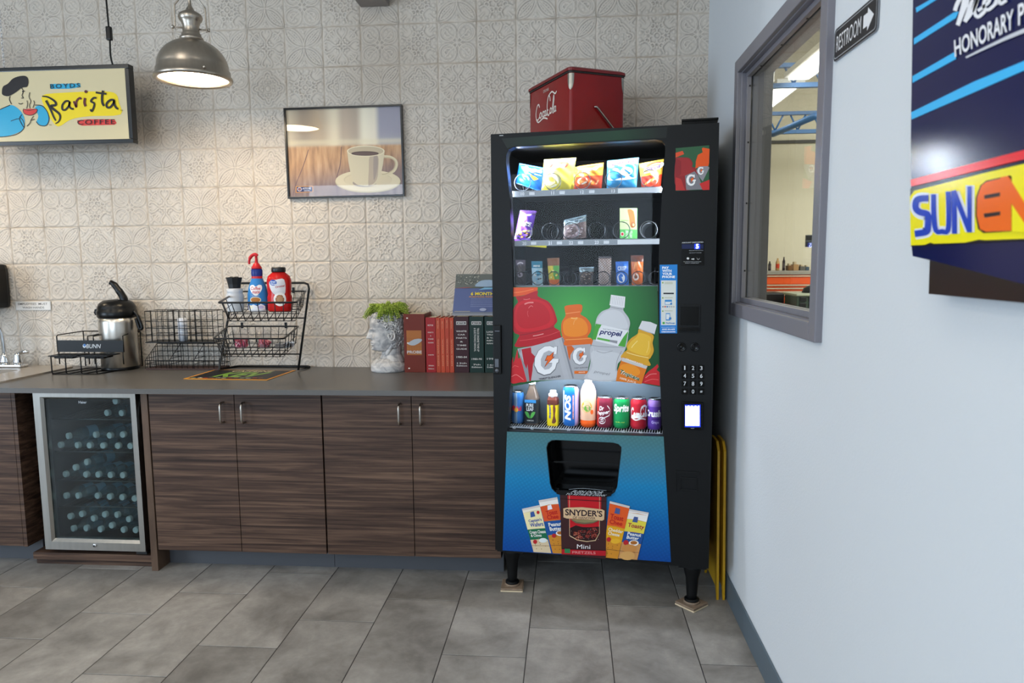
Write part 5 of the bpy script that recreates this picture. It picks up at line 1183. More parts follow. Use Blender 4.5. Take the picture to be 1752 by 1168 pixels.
x_, y_ = f(.62, .34); a.ell(865+x_*.18837, 740+y_*.18837, 8.5, 5, 'eee6dc', 12); a.ell(865+x_*.18837, 740+y_*.18837-.5, 6, 3.2, 'a8662c', 12); x_, y_ = f(.22, .33); a.ell(865+x_*.18837, 740+y_*.18837, 4.5, 4.5, 'b8282c', 12)
x_, y_ = f(.45, .22); a.ell(865+x_*.18837, 740+y_*.18837, 13, 7, 'c98a4a', 16); x_, y_ = f(.45, .07); a.ell(865+x_*.18837, 740+y_*.18837, 13, 7.5, 'd3a05e', 16)
f = pack([(890, 1126), (1020, 1140), (1130, 662), (948, 616)], [(.57, 'df5a26'), (.3, 'e0a21e')], 'cf8a2c')
TT(f, 'Toast', .12, .82, .7, .79, 'b8201f'); TT(f, 'Chee', .12, .82, .61, .69, 'b8201f'); TT(f, 'Cheddar', .1, .95, .48, .54, 'f4ead0'); TT(f, 'Cheese', .12, .8, .41, .47, 'f4ead0'); P([f(.3, .81), f(.58, .81), f(.56, .91), f(.34, .91)], '44598f')
x_, y_ = f(.62, .32); a.ell(865+x_*.18837, 740+y_*.18837, 8.5, 4.5, 'e8b030', 12); x_, y_ = f(.2, .33); a.ell(865+x_*.18837, 740+y_*.18837, 4, 4, 'b8282c', 12)
# pretzel bag
P([(495, 536), (918, 560), (912, 1138), (512, 1104)], '3c1f20'); P([(565, 540), (872, 556), (868, 760), (572, 740)], 'c01c26'); P([(580, 548), (858, 562), (856, 905), (820, 975), (740, 985), (650, 970), (582, 930)], 'd8b890'); P([(584, 552), (854, 566), (852, 903), (816, 968), (740, 978), (652, 963), (586, 925)], 'be1a24')
P([(586, 860), (640, 835), (700, 850), (760, 852), (852, 845), (852, 903), (816, 968), (740, 978), (652, 963), (586, 925)], '2a1112', 0)
rq = random.Random(5)
for k in range(26):
    x_, y_ = rq.uniform(600, 835), rq.uniform(865, 955); r_ = rq.uniform(14, 22)
    a.stroke(Q([(x_+r_*math.cos(t), y_+r_*.7*math.sin(t)) for t in [rq.uniform(0, 3)+4.4*i/7 for i in range(8)]]), .85, rq.choice(['a8443a', '8a3028', 'c26a50']), 0)
for k in range(30): a.ell(865+rq.uniform(590, 850)*.18837, 740+rq.uniform(860, 960)*.18837, .35, .35, 'e9ddd0', 5)
P([(528, 680), (560, 672), (700, 668), (880, 688), (902, 700), (898, 780), (880, 790), (720, 778), (560, 770), (530, 760)], 'd6b48c', 0); P([(590, 776), (720, 782), (850, 790), (800, 812), (720, 822), (640, 812)], '6a6048', 0); P([(600, 776), (720, 780), (840, 786), (800, 802), (720, 808), (650, 800)], '8a8058', 0)
T("SNYDER'S", [(545, 742), (882, 756), (882, 700), (545, 682)], '2a1a22', .025); T('OF HANOVER', [(615, 772), (820, 780), (820, 758), (615, 750)], '5a4038', .01)
T('Mini', [(652, 1042), (772, 1046), (772, 1008), (652, 1003)], 'f0eaea', .0); P([(514, 1048), (914, 1062), (912, 1108), (514, 1092)], 'b01a26'); P([(540, 1042), (590, 1044), (590, 1084), (540, 1082)], '2f7a4a'); T('PRETZELS', [(610, 1086), (820, 1094), (820, 1070), (610, 1064)], 'd98a8a', .01)
P([(498, 590), (915, 612), (915, 618), (498, 596)], '2c1516')
a.poly([(952, 836.5), (1048, 840.5), (1046, 846.5), (1036, 848.5), (960, 845), (953, 843)], '060708'); a.text('PUSH DOOR', [(977, 841.2), (1030, 843.4), (1033, 838.9), (981, 836.7)], 'c9ced3', .0, .4); a.text('TO RETRIEVE DRINK', [(969, 844.6), (1037, 847.4), (1039, 844.4), (971, 841.6)], 'c9ced3', .0, .4); a.stroke([(974, 835.4), (1000, 833.8), (1038, 837.6)], .6, '8f969c')
b.build('lower_graphic', dd)

# bottle graphic across the glass
G0 = [(877.5, 491), (1125, 489), (1127, 575), (1129.5, 662), (1100, 656), (1066, 651), (1000, 648), (960, 649), (925, 652), (874.5, 661), (877, 575)]
gmat = bpy.data.materials.new('print_green_glow'); gmat.use_nodes = True; nt = gmat.node_tree; p = nt.nodes['Principled BSDF']; tc = nt.nodes.new('ShaderNodeTexCoord'); mp = nt.nodes.new('ShaderNodeMapping')
gc = VL(985, 545, .008); mp.vector_type = 'POINT'; mp.inputs['Location'].default_value = (-gc.x*1.6, 0, -gc.z*1.6); mp.inputs['Scale'].default_value = (1.6, 0, 1.6)
vl = nt.nodes.new('ShaderNodeVectorMath'); vl.operation = 'LENGTH'; r = nt.nodes.new('ShaderNodeValToRGB'); e = r.color_ramp.elements
e[0].position = .0; e[0].color = (*lin('4fae52'), 1); e[1].position = .85; e[1].color = (*lin('1d3325'), 1); q = e.new(.3); q.color = (*lin('338040'), 1); q = e.new(.55); q.color = (*lin('25532f'), 1)
nt.links.new(tc.outputs['Object'], mp.inputs[0]); nt.links.new(mp.outputs[0], vl.inputs[0]); nt.links.new(vl.outputs['Value'], r.inputs[0]); nt.links.new(r.outputs[0], p.inputs['Base Color']); p.inputs['Roughness'].default_value = .3; p.inputs['Specular IOR Level'].default_value = .2
b = MB(gmat); GD = .008
b.poly([VL(x, y, GD) for x, y in G0]); b.poly([VL(x, y, GD+.003) for x, y in G0][::-1], VB)
a = Art(b, lambda x, y, h: (lambda P_: Vector((P_.x, GD-h, P_.z)))(VL(x, y, GD)), h0=.0001, dh=.00004, rough=.3)
Q = lambda l: [(870+x*.17121, 480+y*.17121) for x, y in l]
bot = 1010
def SP(l, c, s=4): a.poly(Q(l), c, s)
def ST(l, w, c): a.stroke(Q(l), w, c)
# splashes
SP([(25, 1020), (20, 880), (45, 760), (50, 820), (75, 740), (90, 690), (100, 780), (130, 760), (175, 900), (185, 1000), (120, 1015)], 'c8262e'); ST([(30, 960), (80, 940), (150, 990)], .9, 'ec8a86'); ST([(40, 870), (60, 850), (100, 860)], .7, 'e86a66')
a.poly(Q([(1325, 1022), (1350, 960), (1400, 905), (1450, 870), (1490, 832), (1500, 860), (1480, 890), (1510, 915), (1512, 1050), (1420, 1035)]), 'c8262e'); ST([(1370, 970), (1420, 935), (1480, 930)], .8, 'ef9a96'); ST([(1360, 1010), (1430, 985), (1500, 990)], .7, 'ea7a76')
# big red bottle
a.poly(Q([(35, 68), (292, 66), (292, 92), (240, 128), (130, 150), (45, 160)]), 'e2541f'); ST([(50, 120), (130, 112), (250, 85)], 1.0, 'f58a4a')
a.poly(catmull(Q([(75, 160), (150, 150), (285, 100), (290, 150), (330, 175), (400, 210), (450, 280), (480, 370), (485, 410), (455, 460), (510, 500), (525, 555), (560, 600), (100, 665), (85, 600), (110, 545), (60, 520), (35, 440), (35, 340), (60, 260), (95, 210)]), 4, True), 'b4121f')
a.poly(catmull(Q([(95, 230), (180, 190), (300, 190), (390, 230), (440, 310), (460, 400), (420, 460), (280, 500), (120, 510), (60, 450), (55, 340)]), 4, True), 'cc1522')
a.poly(catmull(Q([(110, 250), (250, 210), (350, 240), (410, 330), (400, 420), (260, 470), (130, 470), (80, 380)]), 4, True), 'bd0f1c')
ST([(160, 235), (200, 220), (250, 218)], 2.2, 'e88a86'); ST([(245, 552), (290, 545), (350, 530)], 1.1, 'f0a8a4'); ST([(150, 185), (180, 188), (215, 180)], .9, 'e07a78'); ST([(200, 275), (225, 250), (245, 262)], .7, 'e88a86'); ST([(195, 300), (190, 330), (200, 360)], .5, 'dd6666')
ST([(110, 600), (250, 580), (400, 545), (520, 500)], .9, 'd6484c'); ST([(115, 545), (250, 520), (450, 470)], 1.2, '8f1420')
a.poly(Q([(90, 680), (230, 655), (400, 610), (545, 560), (600, 720), (660, 985), (235, 998), (185, 1008), (130, 800)]), 'b2b3b9'); a.poly(Q([(130, 685), (225, 665), (230, 720), (270, 760), (245, 840), (240, 900), (225, 1000), (190, 1005), (160, 850)]), 'b01a28')
a.poly(Q([(460, 600), (500, 585), (610, 985), (560, 988)]), 'b9bac0'); a.poly(Q([(530, 575), (545, 565), (655, 975), (640, 980)]), '85868e')
a.poly(Q([(100, 682), (128, 684), (115, 730), (180, 880), (190, 835), (210, 1002), (185, 1005)]), '8d8e94')
def bigG(cx, cy, s, sh=.0):
    g = lambda x_, y_: (cx+(x_+sh*y_)*s, cy+y_*s)
    pts = [(.75, -1.15), (.78, -.52), (.52, -.52), (.42, -.7), (.1, -.82), (-.3, -.62), (-.48, -.1), (-.4, .45), (-.05, .78), (.3, .72), (.5, .5), (.5, .22), (.2, .22), (.2, -.12), (1.0, -.12), (1.0, .18), (.88, .22), (.8, .7), (.45, 1.1), (-.05, 1.22), (-.6, .98), (-.95, .4), (-.98, -.2), (-.75, -.8), (-.3, -1.15), (.15, -1.2), (.5, -1.05), (.55, -1.15)]
    a.poly([g(x_*1.06, y_*1.05+.03) for x_, y_ in pts], '6a6b72'); a.poly([g(*q) for q in pts], 'efeff2')
    a.poly([g(*q) for q in [(.55, -.75), (.5, -.3), (.66, -.32), (-.12, .62), (.08, .02), (-.14, .06), (.0, -.42), (.2, -.4)]], '8a2a18'); a.poly([g(*q) for q in [(.5, -.68), (.42, -.28), (.56, -.28), (-.04, .5), (.12, -.04), (-.08, .0), (.04, -.38), (.24, -.36)]], 'ef6a1c')
bigG(870+380*.17121, 480+795*.17121, 20.5, -.12)
a.text('ESPN/THIRST', Q([(305, 985), (410, 968), (408, 958), (303, 975)]), '4a4b52', .01); a.text('THIRST QUENCHER', Q([(310, 998), (525, 965), (524, 942), (309, 978)]), '3a3b42', .03)
# orange bottle
a.poly(catmull(Q([(565, 255), (640, 240), (730, 240), (735, 300), (720, 335), (780, 375), (825, 440), (820, 510), (790, 560), (832, 580), (830, 640), (575, 650), (560, 590), (540, 560), (527, 480), (535, 410), (570, 350), (565, 300)]), 4, True), 'e06a1c')
a.poly(catmull(Q([(560, 400), (640, 365), (740, 380), (790, 450), (780, 530), (680, 560), (570, 545), (545, 470)]), 4, True), 'ef8a1e'); ST([(625, 372), (660, 378), (690, 370)], 1.6, 'f8c070'); ST([(570, 330), (640, 320), (715, 310)], 1.0, 'f6a060'); ST([(570, 590), (680, 585), (825, 575)], 1.3, 'f0a050'); ST([(650, 440), (660, 400), (690, 380)], .6, 'f6b870')
a.poly(Q([(575, 650), (820, 632), (832, 720), (800, 860), (780, 990), (660, 985), (625, 850)]), 'adaeb4'); a.poly(Q([(580, 652), (630, 648), (660, 680), (620, 740), (615, 800), (600, 760)]), 'd9641c')
bigG(870+712*.17121, 480+752*.17121, 12.2, 0); a.text('THIRST QUENCHER', Q([(655, 880), (795, 872), (795, 860), (655, 868)]), '4a4b52', .02); a.rect(870+658*.17121, 480+900*.17121, 870+792*.17121, 480+930*.17121, 'e2701f'); a.text('ORANGE', Q([(700, 920), (765, 918), (765, 908), (700, 910)]), 'f6e0d0', .02)
# clear bottle
a.poly(catmull(Q([(1030, 240), (1140, 265), (1150, 300), (1200, 370), (1215, 430), (1200, 500), (1190, 600), (1165, 690), (1110, 780), (1085, 880), (1080, 1000), (770, 985), (800, 900), (820, 800), (815, 690), (845, 600), (860, 500), (880, 380), (930, 310), (1010, 275)]), 4, True), 'c0c2c8')
a.poly(catmull(Q([(1020, 290), (1120, 310), (1180, 400), (1170, 480), (900, 430), (895, 380), (950, 320)]), 4, True), 'd0d2d7'); a.poly(catmull(Q([(845, 700), (1140, 740), (1080, 850), (1060, 985), (800, 975), (840, 850)]), 4, True), 'cdcfd4')
a.poly(Q([(1025, 140), (1168, 160), (1160, 265), (1010, 240)]), 'e6e6ea'); 
for k in range(8): ST([(1030+k*17, 150+k*2.5), (1018+k*17, 235+k*2.5)], .4, '9a9ba2')
ST([(1010, 240), (1085, 255), (1160, 268)], 1.2, 'e6e6ea'); ST([(1020, 262), (1080, 275), (1145, 285)], .8, '7a7b82')
a.poly(Q([(872, 430), (940, 440), (905, 480), (880, 590), (835, 585)]), '4da33a'); a.poly(Q([(930, 440), (1205, 500), (1160, 660), (1095, 655), (870, 600), (900, 500)]), 'e4e5e9'); a.poly(Q([(1200, 498), (1150, 560), (1095, 650), (1165, 662)]), '4da33a')
a.text('propel', Q([(905, 545), (1125, 575), (1140, 505), (918, 480)]), '1f2a66', .03, .15); a.poly(Q([(890, 565), (1015, 590), (1010, 610), (885, 585)]), '5fae4a'); a.poly(Q([(1015, 590), (1090, 600), (1085, 628), (1010, 610)]), '8f9098'); a.text('ELECTROLYTE WATER', Q([(945, 487), (1125, 512), (1126, 500), (946, 475)]), '5a5e7a', .0)
a.text('propel', Q([(850, 925), (1010, 955), (1018, 920), (860, 890)]), '8f9198', .0, .2)
for q in ([(900, 740), (960, 735), (1000, 750)], [(870, 780), (930, 745), (1010, 760)], [(1140, 720), (1100, 790), (1080, 870)], [(830, 810), (850, 700), (840, 660)], [(1140, 350), (1165, 390), (1160, 420)]): ST(q, .7, 'd2d4d8')
for q in ([(820, 640), (900, 655), (1000, 660), (1150, 665)], [(880, 700), (950, 720), (1040, 700)], [(1130, 700), (1085, 800), (1075, 900)]): ST(q, .6, '7d7f87')
# yellow juice bottle
a.poly(catmull(Q([(1310, 485), (1445, 540), (1440, 620), (1452, 700), (1420, 770), (1400, 790), (1405, 850), (1140, 780), (1150, 720), (1185, 690), (1180, 640), (1220, 580), (1290, 530)]), 4, True), 'd9a22c')
a.poly(catmull(Q([(1310, 520), (1420, 560), (1415, 640), (1420, 700), (1370, 750), (1200, 690), (1215, 620), (1280, 560)]), 4, True), 'e8b93a'); ST([(1290, 600), (1250, 640), (1230, 670)], 1.4, 'f6dc80'); ST([(1400, 600), (1400, 660), (1380, 720)], 1.0, 'f2d070'); ST([(1180, 715), (1280, 745), (1400, 770)], 1.3, 'f2d888')
a.poly(Q([(1335, 400), (1420, 412), (1485, 440), (1460, 530), (1380, 505), (1300, 475)]), 'd8d8dc'); ST([(1302, 478), (1380, 508), (1462, 532)], 1.2, 'b0b0b6')
a.poly(Q([(1140, 760), (1390, 850), (1355, 950), (1330, 1030), (1075, 1002), (1090, 900)]), 'df7a20'); a.poly(Q([(1140, 765), (1200, 785), (1280, 815), (1390, 852), (1375, 880), (1280, 850), (1130, 800)]), 'c9c8c6'); a.ell(870+1215*.17121, 480+890*.17121, 18, 9.5, 'ee9426', 24, .3); a.text('ORANGE JUICE', Q([(1170, 790), (1340, 850), (1345, 830), (1175, 772)]), 'f4e6d8', .02)
a.text('Tropicana', Q([(1105, 935), (1300, 1008), (1318, 965), (1125, 885)]), 'f2efe8', .09, .1); a.text('Tropicana', Q([(1105, 935), (1300, 1008), (1318, 965), (1125, 885)]), '1f5a34', .03, .1); a.text('100% JUICE', Q([(1110, 985), (1270, 1032), (1276, 1008), (1118, 960)]), 'f4e0cc', .02)
b.build('bottle_graphic', dd)

# little graphic, display, sticker, keypad and reader on the control side
Z1 = -.0012
def vart(mb, rough=.35, emit=0, d=0, y0=Z1, h0=.0003): return Art(mb, lambda x, y, h: (lambda P_: Vector((P_.x, y0-h, P_.z)))(VL(x, y, d)), h0=h0, dh=.00006, rough=rough, emit=emit)
b = MB(K('2f5a3c', .35)); b.poly([(lambda P_: (P_.x, Z1, P_.z))(VL(x, y)) for x, y in [(1156, 253.5), (1213.5, 248.5), (1213, 324.5), (1156, 326.5)]]); a = vart(b)
Q = lambda l: [(1120+x*.13699, 180+y*.13699) for x, y in l]
a.poly(Q([(262, 595), (350, 570), (368, 610), (262, 655)]), 'd8502c'); a.poly(catmull(Q([(262, 690), (340, 655), (430, 660), (475, 720), (470, 770), (520, 800), (540, 1020), (275, 1040)]), 4, True), '8f2428'); a.poly(Q([(262, 660), (340, 650), (430, 670), (462, 720), (470, 790), (500, 810), (500, 850), (320, 890), (262, 800)]), '9c2a2c')
a.poly(Q([(262, 900), (330, 920), (380, 1062), (262, 1064)]), 'b8302e'); a.poly(Q([(590, 540), (606, 530), (686, 545), (684, 600), (680, 720), (670, 760), (560, 770), (510, 790), (515, 700), (540, 620), (600, 590)]), 'e2561c'); a.poly(Q([(380, 880), (500, 825), (545, 880), (610, 1050), (395, 1058)]), '7e7c84'); a.poly(Q([(550, 765), (660, 760), (685, 780), (600, 950), (560, 900), (520, 820)]), '8d8c94'); a.poly(Q([(560, 980), (686, 930), (684, 1056), (600, 1060)]), 'c42e2c'); a.poly(Q([(262, 655), (330, 700), (330, 860), (262, 900)]), '8a2226')
bigG(1120+455*.13699, 180+935*.13699, 8.2, 0); bigG(1120+575*.13699, 180+820*.13699, 5.6, 0)
b.build('corner_graphic', dd)
b = MB(VBg); b.poly([(lambda P_: (P_.x, Z1, P_.z))(VL(x, y)) for x, y in [(1165, 413), (1205, 411.5), (1205, 454), (1165.5, 454.5)]]); a = vart(b, .3)
a.text('AMOUNT DEPOSITED', [(1166.5, 416.3), (1203.5, 415.3), (1203.5, 412.9), (1166.5, 413.9)], 'b8bcc2', .02); a.text('MAKE ANOTHER SELECTION', [(1179, 429.2), (1203, 428.8), (1203, 427.4), (1179, 427.8)], '8f939a', .02); a.text('USE EXACT CHANGE', [(1179, 433.2), (1200, 432.8), (1200, 431.4), (1179, 431.8)], '8f939a', .02)
a.ell(1177, 442, 2.4, 1.9, 'd8d8da', 8); a.poly([(1183, 442.4), (1186, 442.4), (1186, 441.2), (1188.4, 443), (1186, 444.8), (1186, 443.8), (1183, 443.8)], 'd8d8da'); a.stroke([(1192, 441), (1194.5, 444), (1197, 441.5)], .5, 'b8b8ba'); a.text('TO PREVENT MULTI-VEND JAM', [(1169, 448.2), (1199.5, 448.2), (1199.5, 447), (1169, 447)], 'b8bcc2', .02); a.text('SELECT CAREFULLY', [(1172, 450.4), (1196, 450.4), (1196, 449.2), (1172, 449.2)], 'b8bcc2', .02)
a.emit = 1.2; a.rect(1166.5, 417.5, 1203.5, 425.5, '050b2a'); a.emit = 3; a.rect(1188, 417, 1197.5, 426, '0d1f90'); a.emit = 5; a.text('5', [(1190.6, 425), (1195.4, 425), (1195.4, 417.3), (1190.6, 417.3)], 'b8c8ff', .03)
b.build('display', dd)
b = MB(K('1f7fd0', .35)); b.poly([(lambda P_: (P_.x, Z1-.0004, P_.z))(VL(x, y)) for x, y in [(1128.8, 452.8), (1159, 452.3), (1158.5, 570), (1128.8, 570)]]); a = vart(b, y0=Z1-.0004)
for k, s_ in enumerate(['PAY', 'WITH', 'YOUR', 'PHONE']): a.text(s_, [(1133, 460+k*5.2), (1133+[11.5, 16, 17, 22][k], 460+k*5.2), (1133+[11.5, 16, 17, 22][k], 455.8+k*5.2), (1133, 455.8+k*5.2)], 'eef4fa', .04)
a.rect(1131, 479.5, 1156.6, 556, 'd9dcd8'); a.rect(1135, 500.5, 1153, 503, '2b2e36')
a.rect(1137.5, 512.5, 1149.6, 521, '3d8ccc'); a.rect(1138.3, 516, 1148.8, 520.2, 'dfe4e6'); a.ell(1148.3, 519.5, 1.8, 1.8, '2b7ac0', 10)
for k, c_k in enumerate(['8a8e90', 'c4423a', '3a7ab8', '9ab0c8', 'a8acac', 'b8b0a8']): a.rect(1133+k*3.7, 523.4, 1135.6+k*3.7, 525.6, c_k)
for y_ in (483, 485, 509, 531.6): a.rect(1137, y_-.5, 1151, y_+.4, 'b6b99a')
for y_ in (483.5, 509.4, 532): a.ell(1134, y_, 1.4, 1.4, '8aa85a', 8)
a.rect(1139.2, 535.5, 1146.4, 548, '3d8ccc'); a.rect(1140, 537, 1145.6, 546, 'dfe4e6'); a.ell(1146.5, 544.5, 2.2, 2.4, '2b7ac0', 8); a.ell(1135.5, 552.2, 2.2, 2, '4aa84a', 10); a.text('PayRange', [(1139.6, 554), (1154.6, 554), (1154.6, 551), (1139.6, 551)], '2b7ac0', .03)
a.text('EXCLUSIVE OFFERS', [(1132, 560.4), (1155.5, 560.4), (1155.5, 558.8), (1132, 558.8)], 'b8d4ee', .02); a.text('AND IN-APP', [(1132.5, 564.2), (1155, 564.2), (1155, 561.8), (1132.5, 561.8)], 'eef4fa', .04); a.text('DISCOUNTS', [(1132, 568.4), (1155.5, 568.4), (1155.5, 566), (1132, 566)], 'eef4fa', .04)
b.build('payment_sticker', dd)
def vbox(mb, x0, y0, x1, y1, d0, d1, mat=None, bev=.0015):
    A, B = VL(x0, y1), VL(x1, y0); return mb.box(A.x, d0, A.z, B.x, d1, B.z, mat, bev)
b = MB(VBg); vbox(b, 1161, 521, 1199, 568, -.004, .002, VB, .002); vbox(b, 1162, 560, 1196, 565.5, -.012, -.003, VBg); vbox(b, 1164, 524, 1196, 556, -.0052, -.004, VBg, .0005); b.build('bill_slot', dd)
for px_c, nm in ((1166, 'coin_return_button'), (1189, 'coin_slot')):
    c = VL(px_c, 593.5); b = MB(VBg).lathe([(.0165, 0), (.0175, .003), (.0155, .0055), (.013, .0035), (0, .0035)], seg=24)
    b.box(-.012, -.002, .003, .012, .0, .007) if nm == 'coin_slot' else b.lathe([(.007, .003), (.006, .006), (0, .006)], seg=16)
    b.build(nm, dd, (c.x, 0, c.z)).rotation_euler = (PI/2, 0, 0)
for j, row in enumerate(('123', '456', '789', '*0#')):
    for i, s_ in enumerate(row):
        x_, y_ = 1171.6+i*14.1, 629+j*13.4+i*.15; b = MB(VB); vbox(b, x_-5.5, y_-5, x_+5.5, y_+5, -.003, .001, VBg, .001); a = vart(b, y0=-.003, h0=.0001)
        hh2 = 3.4 if s_ not in '*#' else 2.0; hw = 1.0 if s_ == '1' else 2.1
        a.text(s_, [(x_-hw, y_+hh2), (x_+hw, y_+hh2), (x_+hw, y_-hh2), (x_-hw, y_-hh2)], 'd6d8da', .01); b.build('key', dd)
b = MB(VBg); vbox(b, 1165.5, 687.5, 1203, 733, -.016, .0, None, .004)
a = vart(b, y0=-.016, h0=.0002); a.emit = 1.5; a.rect(1171.5, 690.5, 1198.5, 729, '10269c'); a.emit = 3.2; a.rect(1172.6, 692.5, 1196.6, 726.5, 'dfe0f6'); a.emit = 1.6
for k in range(5): a.rect(1176, 703+k*4.6, 1193, 703.8+k*4.6, 'b4b6dc')
for k in range(4): a.ell(1174.8+k*6, 692.8, 1.5, 1.2, '3a4ad0', 8)
a.emit = 0; a.text('nayax', [(1182, 731.6), (1188, 731.6), (1188, 730.4), (1182, 730.4)], 'b0b4bc', .02); b.build('card_reader', dd)
b = MB(VB); 
for q in ((1155.5, 807, 1197.5, 809), (1155.5, 807, 1157.5, 841), (1164, 817, 1193, 818.5), (1164, 837.5, 1193, 839), (1164, 817, 1165.5, 839), (1191.5, 817, 1193, 839)): vbox(b, *q, -.004, .001, VB, .001)
b.build('coin_return', dd)
b = MB(VBg); vbox(b, 845, 556, 858, 639, -.012, .001, VB, .004); vbox(b, 848.5, 613, 855, 627, -.016, -.01, M('lock_grey', '55575c', .35, .6), .001); vbox(b, 848, 565, 856, 566.5, -.0135, -.011, M('lock_grey'), .0004)
c = VL(852, 633); b.T = Matrix.Translation((c.x, -.012, c.z)) @ Matrix.Rotation(PI/2, 4, 'X'); b.lathe([(.009, 0), (.009, .004), (.006, .006), (0, .006)], M('lock_grey'), 16); b.T = None; b.build('lock_handle', dd)
b = MB(K('b9bcc0')); vbox(b, 854.5, 231, 861, 232.6, -.0012, 0, None, .0002); b.build('maker_plate', dd)
# inside
b = MB(VIN); iz0 = VL(1000, 745, .05).z-.03
b.box(.03, .5, iz0, .70, .51, VZ1-.05); b.box(.018, .06, iz0, .028, .51, VZ1-.05); b.box(.70, .06, iz0, .71, .51, VZ1-.05); b.box(.02, .06, VZ1-.05, .70, .51, VZ1-.04); b.build('inner_walls', vm)
RAIL = M('tray_rail', 'c3c8d0', .4); TRAY = M('tray_dark', '17191c', .5); LBL = K('eef0f4')
COIL = M('coil_wire', '4a4d52', .22, 1)
rows = [  # rail left (px, py), rail right, coil centres, coil radius px
    ('19', (872, 332), (1131, 324.5), [(894, 314), (945.5, 311.5), (996, 310), (1049.5, 308), (1111, 306.5)], 14.2, ['10', '11', '12', '13', '14']),
    ('20', (876, 417), (1128, 412.5), [(897, 397), (941, 396.6), (977, 396.6), (1021, 396), (1063, 395), (1109.6, 394.5)], 14.6, ['20', '21', '22', '23', '24', '']),
    ('30', (877, 494), (1126, 492), [(894, 478.7), (920.5, 478.5), (947.5, 478.3), (975, 478), (1002.5, 478), (1032, 478), (1063, 478), (1092, 477.6), (1121, 477.5)], 11.6, [])]
CD = .085; ROWZ = []
for nm, L_, R_, cs, rp, nums in rows:
    za, zb_ = VL(*L_, CD-.015).z, VL(*R_, CD-.015).z; z = (za+zb_)/2; ROWZ.append(z+.011)
    b = MB(TRAY); b.box(.03, CD-.01, z+.004, .695, .49, z+.008)
    for k in range(len(cs)+1): x = .035+k*.608/len(cs); b.box(x, CD+.08, z+.008, x+.0012, .48, z+(.075 if nm == '19' else .08)) if k not in (0,) else None
    tr = b.build('tray', vm)
    b = MB(M('rail_grey', '8f969e', .35)); b.box(.03, CD-.016, z-.011, .668, CD-.011, z+.012)  # plain grey rail behind the price labels
    a = Art(b, lambda x, y, h: Vector((x, CD-.016-h, y)), rough=.3)
    for s_, c in zip(nums, cs):
        x = VL(c[0], c[1], CD-.016).x; a.line(s_, x, z, .013, 'eef0f4', .02, ydown=False) if s_ else None
        a.rect(x+.028, z-.006, x+.05, z+.006, 'dfe3e8')
    a.rect(.5, z-.009, .667, z+.009, 'e8ecf0') if nm != '30' else None
    b.build('price_rail', tr)
    for c in cs:
        C = VL(c[0], c[1], CD); r_ = rp*px_m(1, -.65)*1.0; r_ = rp*(CAM-VWp(c[0], c[1], CD)).length*.97/FPX
        turns = 6 if rp > 12 else 7; n = 20*turns
        b = MB(COIL); b.tube([(C.x+r_*math.sin(2*PI*k/20), CD+(.36*k/n if k > 20 else .002*k/20+.0), max(C.z, ROWZ[-1]+r_+.002)+r_*math.cos(2*PI*k/20)) for k in range(n+1)], .0017, seg=5)
        b.build('coil', tr)
b = MB(K('e2d21f', .4)); b.poly([VL(896, 420.5, CD-.02), VL(935, 420, CD-.02), VL(935, 423.8, CD-.02)]); b.build('yellow_tab', vm)
# drink shelf
za = VL(869, 729, .06).z; zb_ = VL(1133, 739, .06).z; DZ = (za+zb_)/2
b = MB(M('drink_rack', 'a9adb3', .35, .7)); 
for k in range(65): b.box(.02+k*.0104, .045, DZ-.001, .024+k*.0104, .2, DZ)
b.box(.018, .04, DZ-.003, .695, .046, DZ+.002); b.build('drink_shelf', vm)
b = MB(VB); b.box(.012, .036, DZ-.03, .695, .041, DZ-.003); a = Art(b, lambda x, y, h: (lambda P_: Vector((P_.x, .036-h, P_.z)))(VL(x, y, .036)), rough=.3)
for s_, (x_, y_) in zip(['40', '43', '45', '50', '54', '60', '62', '63', '64'], [(879.5, 731), (910, 732.2), (942, 733.4), (973, 734.3), (1005, 735.2), (1037, 736.3), (1066.5, 737.3), (1096.5, 738.4), (1126.5, 739.4)]):
    a.line(s_, x_, y_+.4, 4.2, 'e4e8ec', .02)
b.build('number_rail', vm)
b = MB(M('backing_grey', '43505a', .5)); b.box(.02, .19, DZ, .698, .195, DZ+.235); b.build('drink_backing', vm)
# lamps of the machine: strip under the header, strip at the left, strip over the drinks
LED = M('led_strip', 'e6f0ff', .5, emit=16)
def led(x0, y0, z0, x1, y1, z1, power, sx, sy, loc, rot):
    b = MB(LED).box(x0, y0, z0, x1, y1, z1); b.build('light_strip', vm)
    l = bpy.data.lights.new('machine_light', 'AREA'); l.shape = 'RECTANGLE'; l.size = sx; l.size_y = sy; l.energy = power; l.color = (.86, .93, 1)
    o = bpy.data.objects.new('machine_light', l); COL.objects.link(o); o.parent = vm; o.location = loc; o.rotation_euler = rot
ztp = VL(1000, 244, 0).z
led(.06, .062, ztp-.0, .62, .07, ztp+.012, 3.6, .56, .02, (.34, .075, ztp-.006), (.42, 0, 0))
led(.03, .06, ztp-.5, .034, .066, ztp-.02, 5.0, .5, .02, (.045, .075, ztp-.27), (0, -PI/2+.2, 0))
led(.694, .06, ztp-.5, .698, .066, ztp-.02, 2.6, .5, .02, (.685, .075, ztp-.3), (0, PI/2-.1, 0))  # unseen right-hand strip, added to brighten the middle shelves
zdr = VL(1000, 650, .05).z
led(.06, .05, zdr+.03, .62, .056, zdr+.036, 2.4, .56, .015, (.34, .056, zdr+.026), (.5, 0, 0))
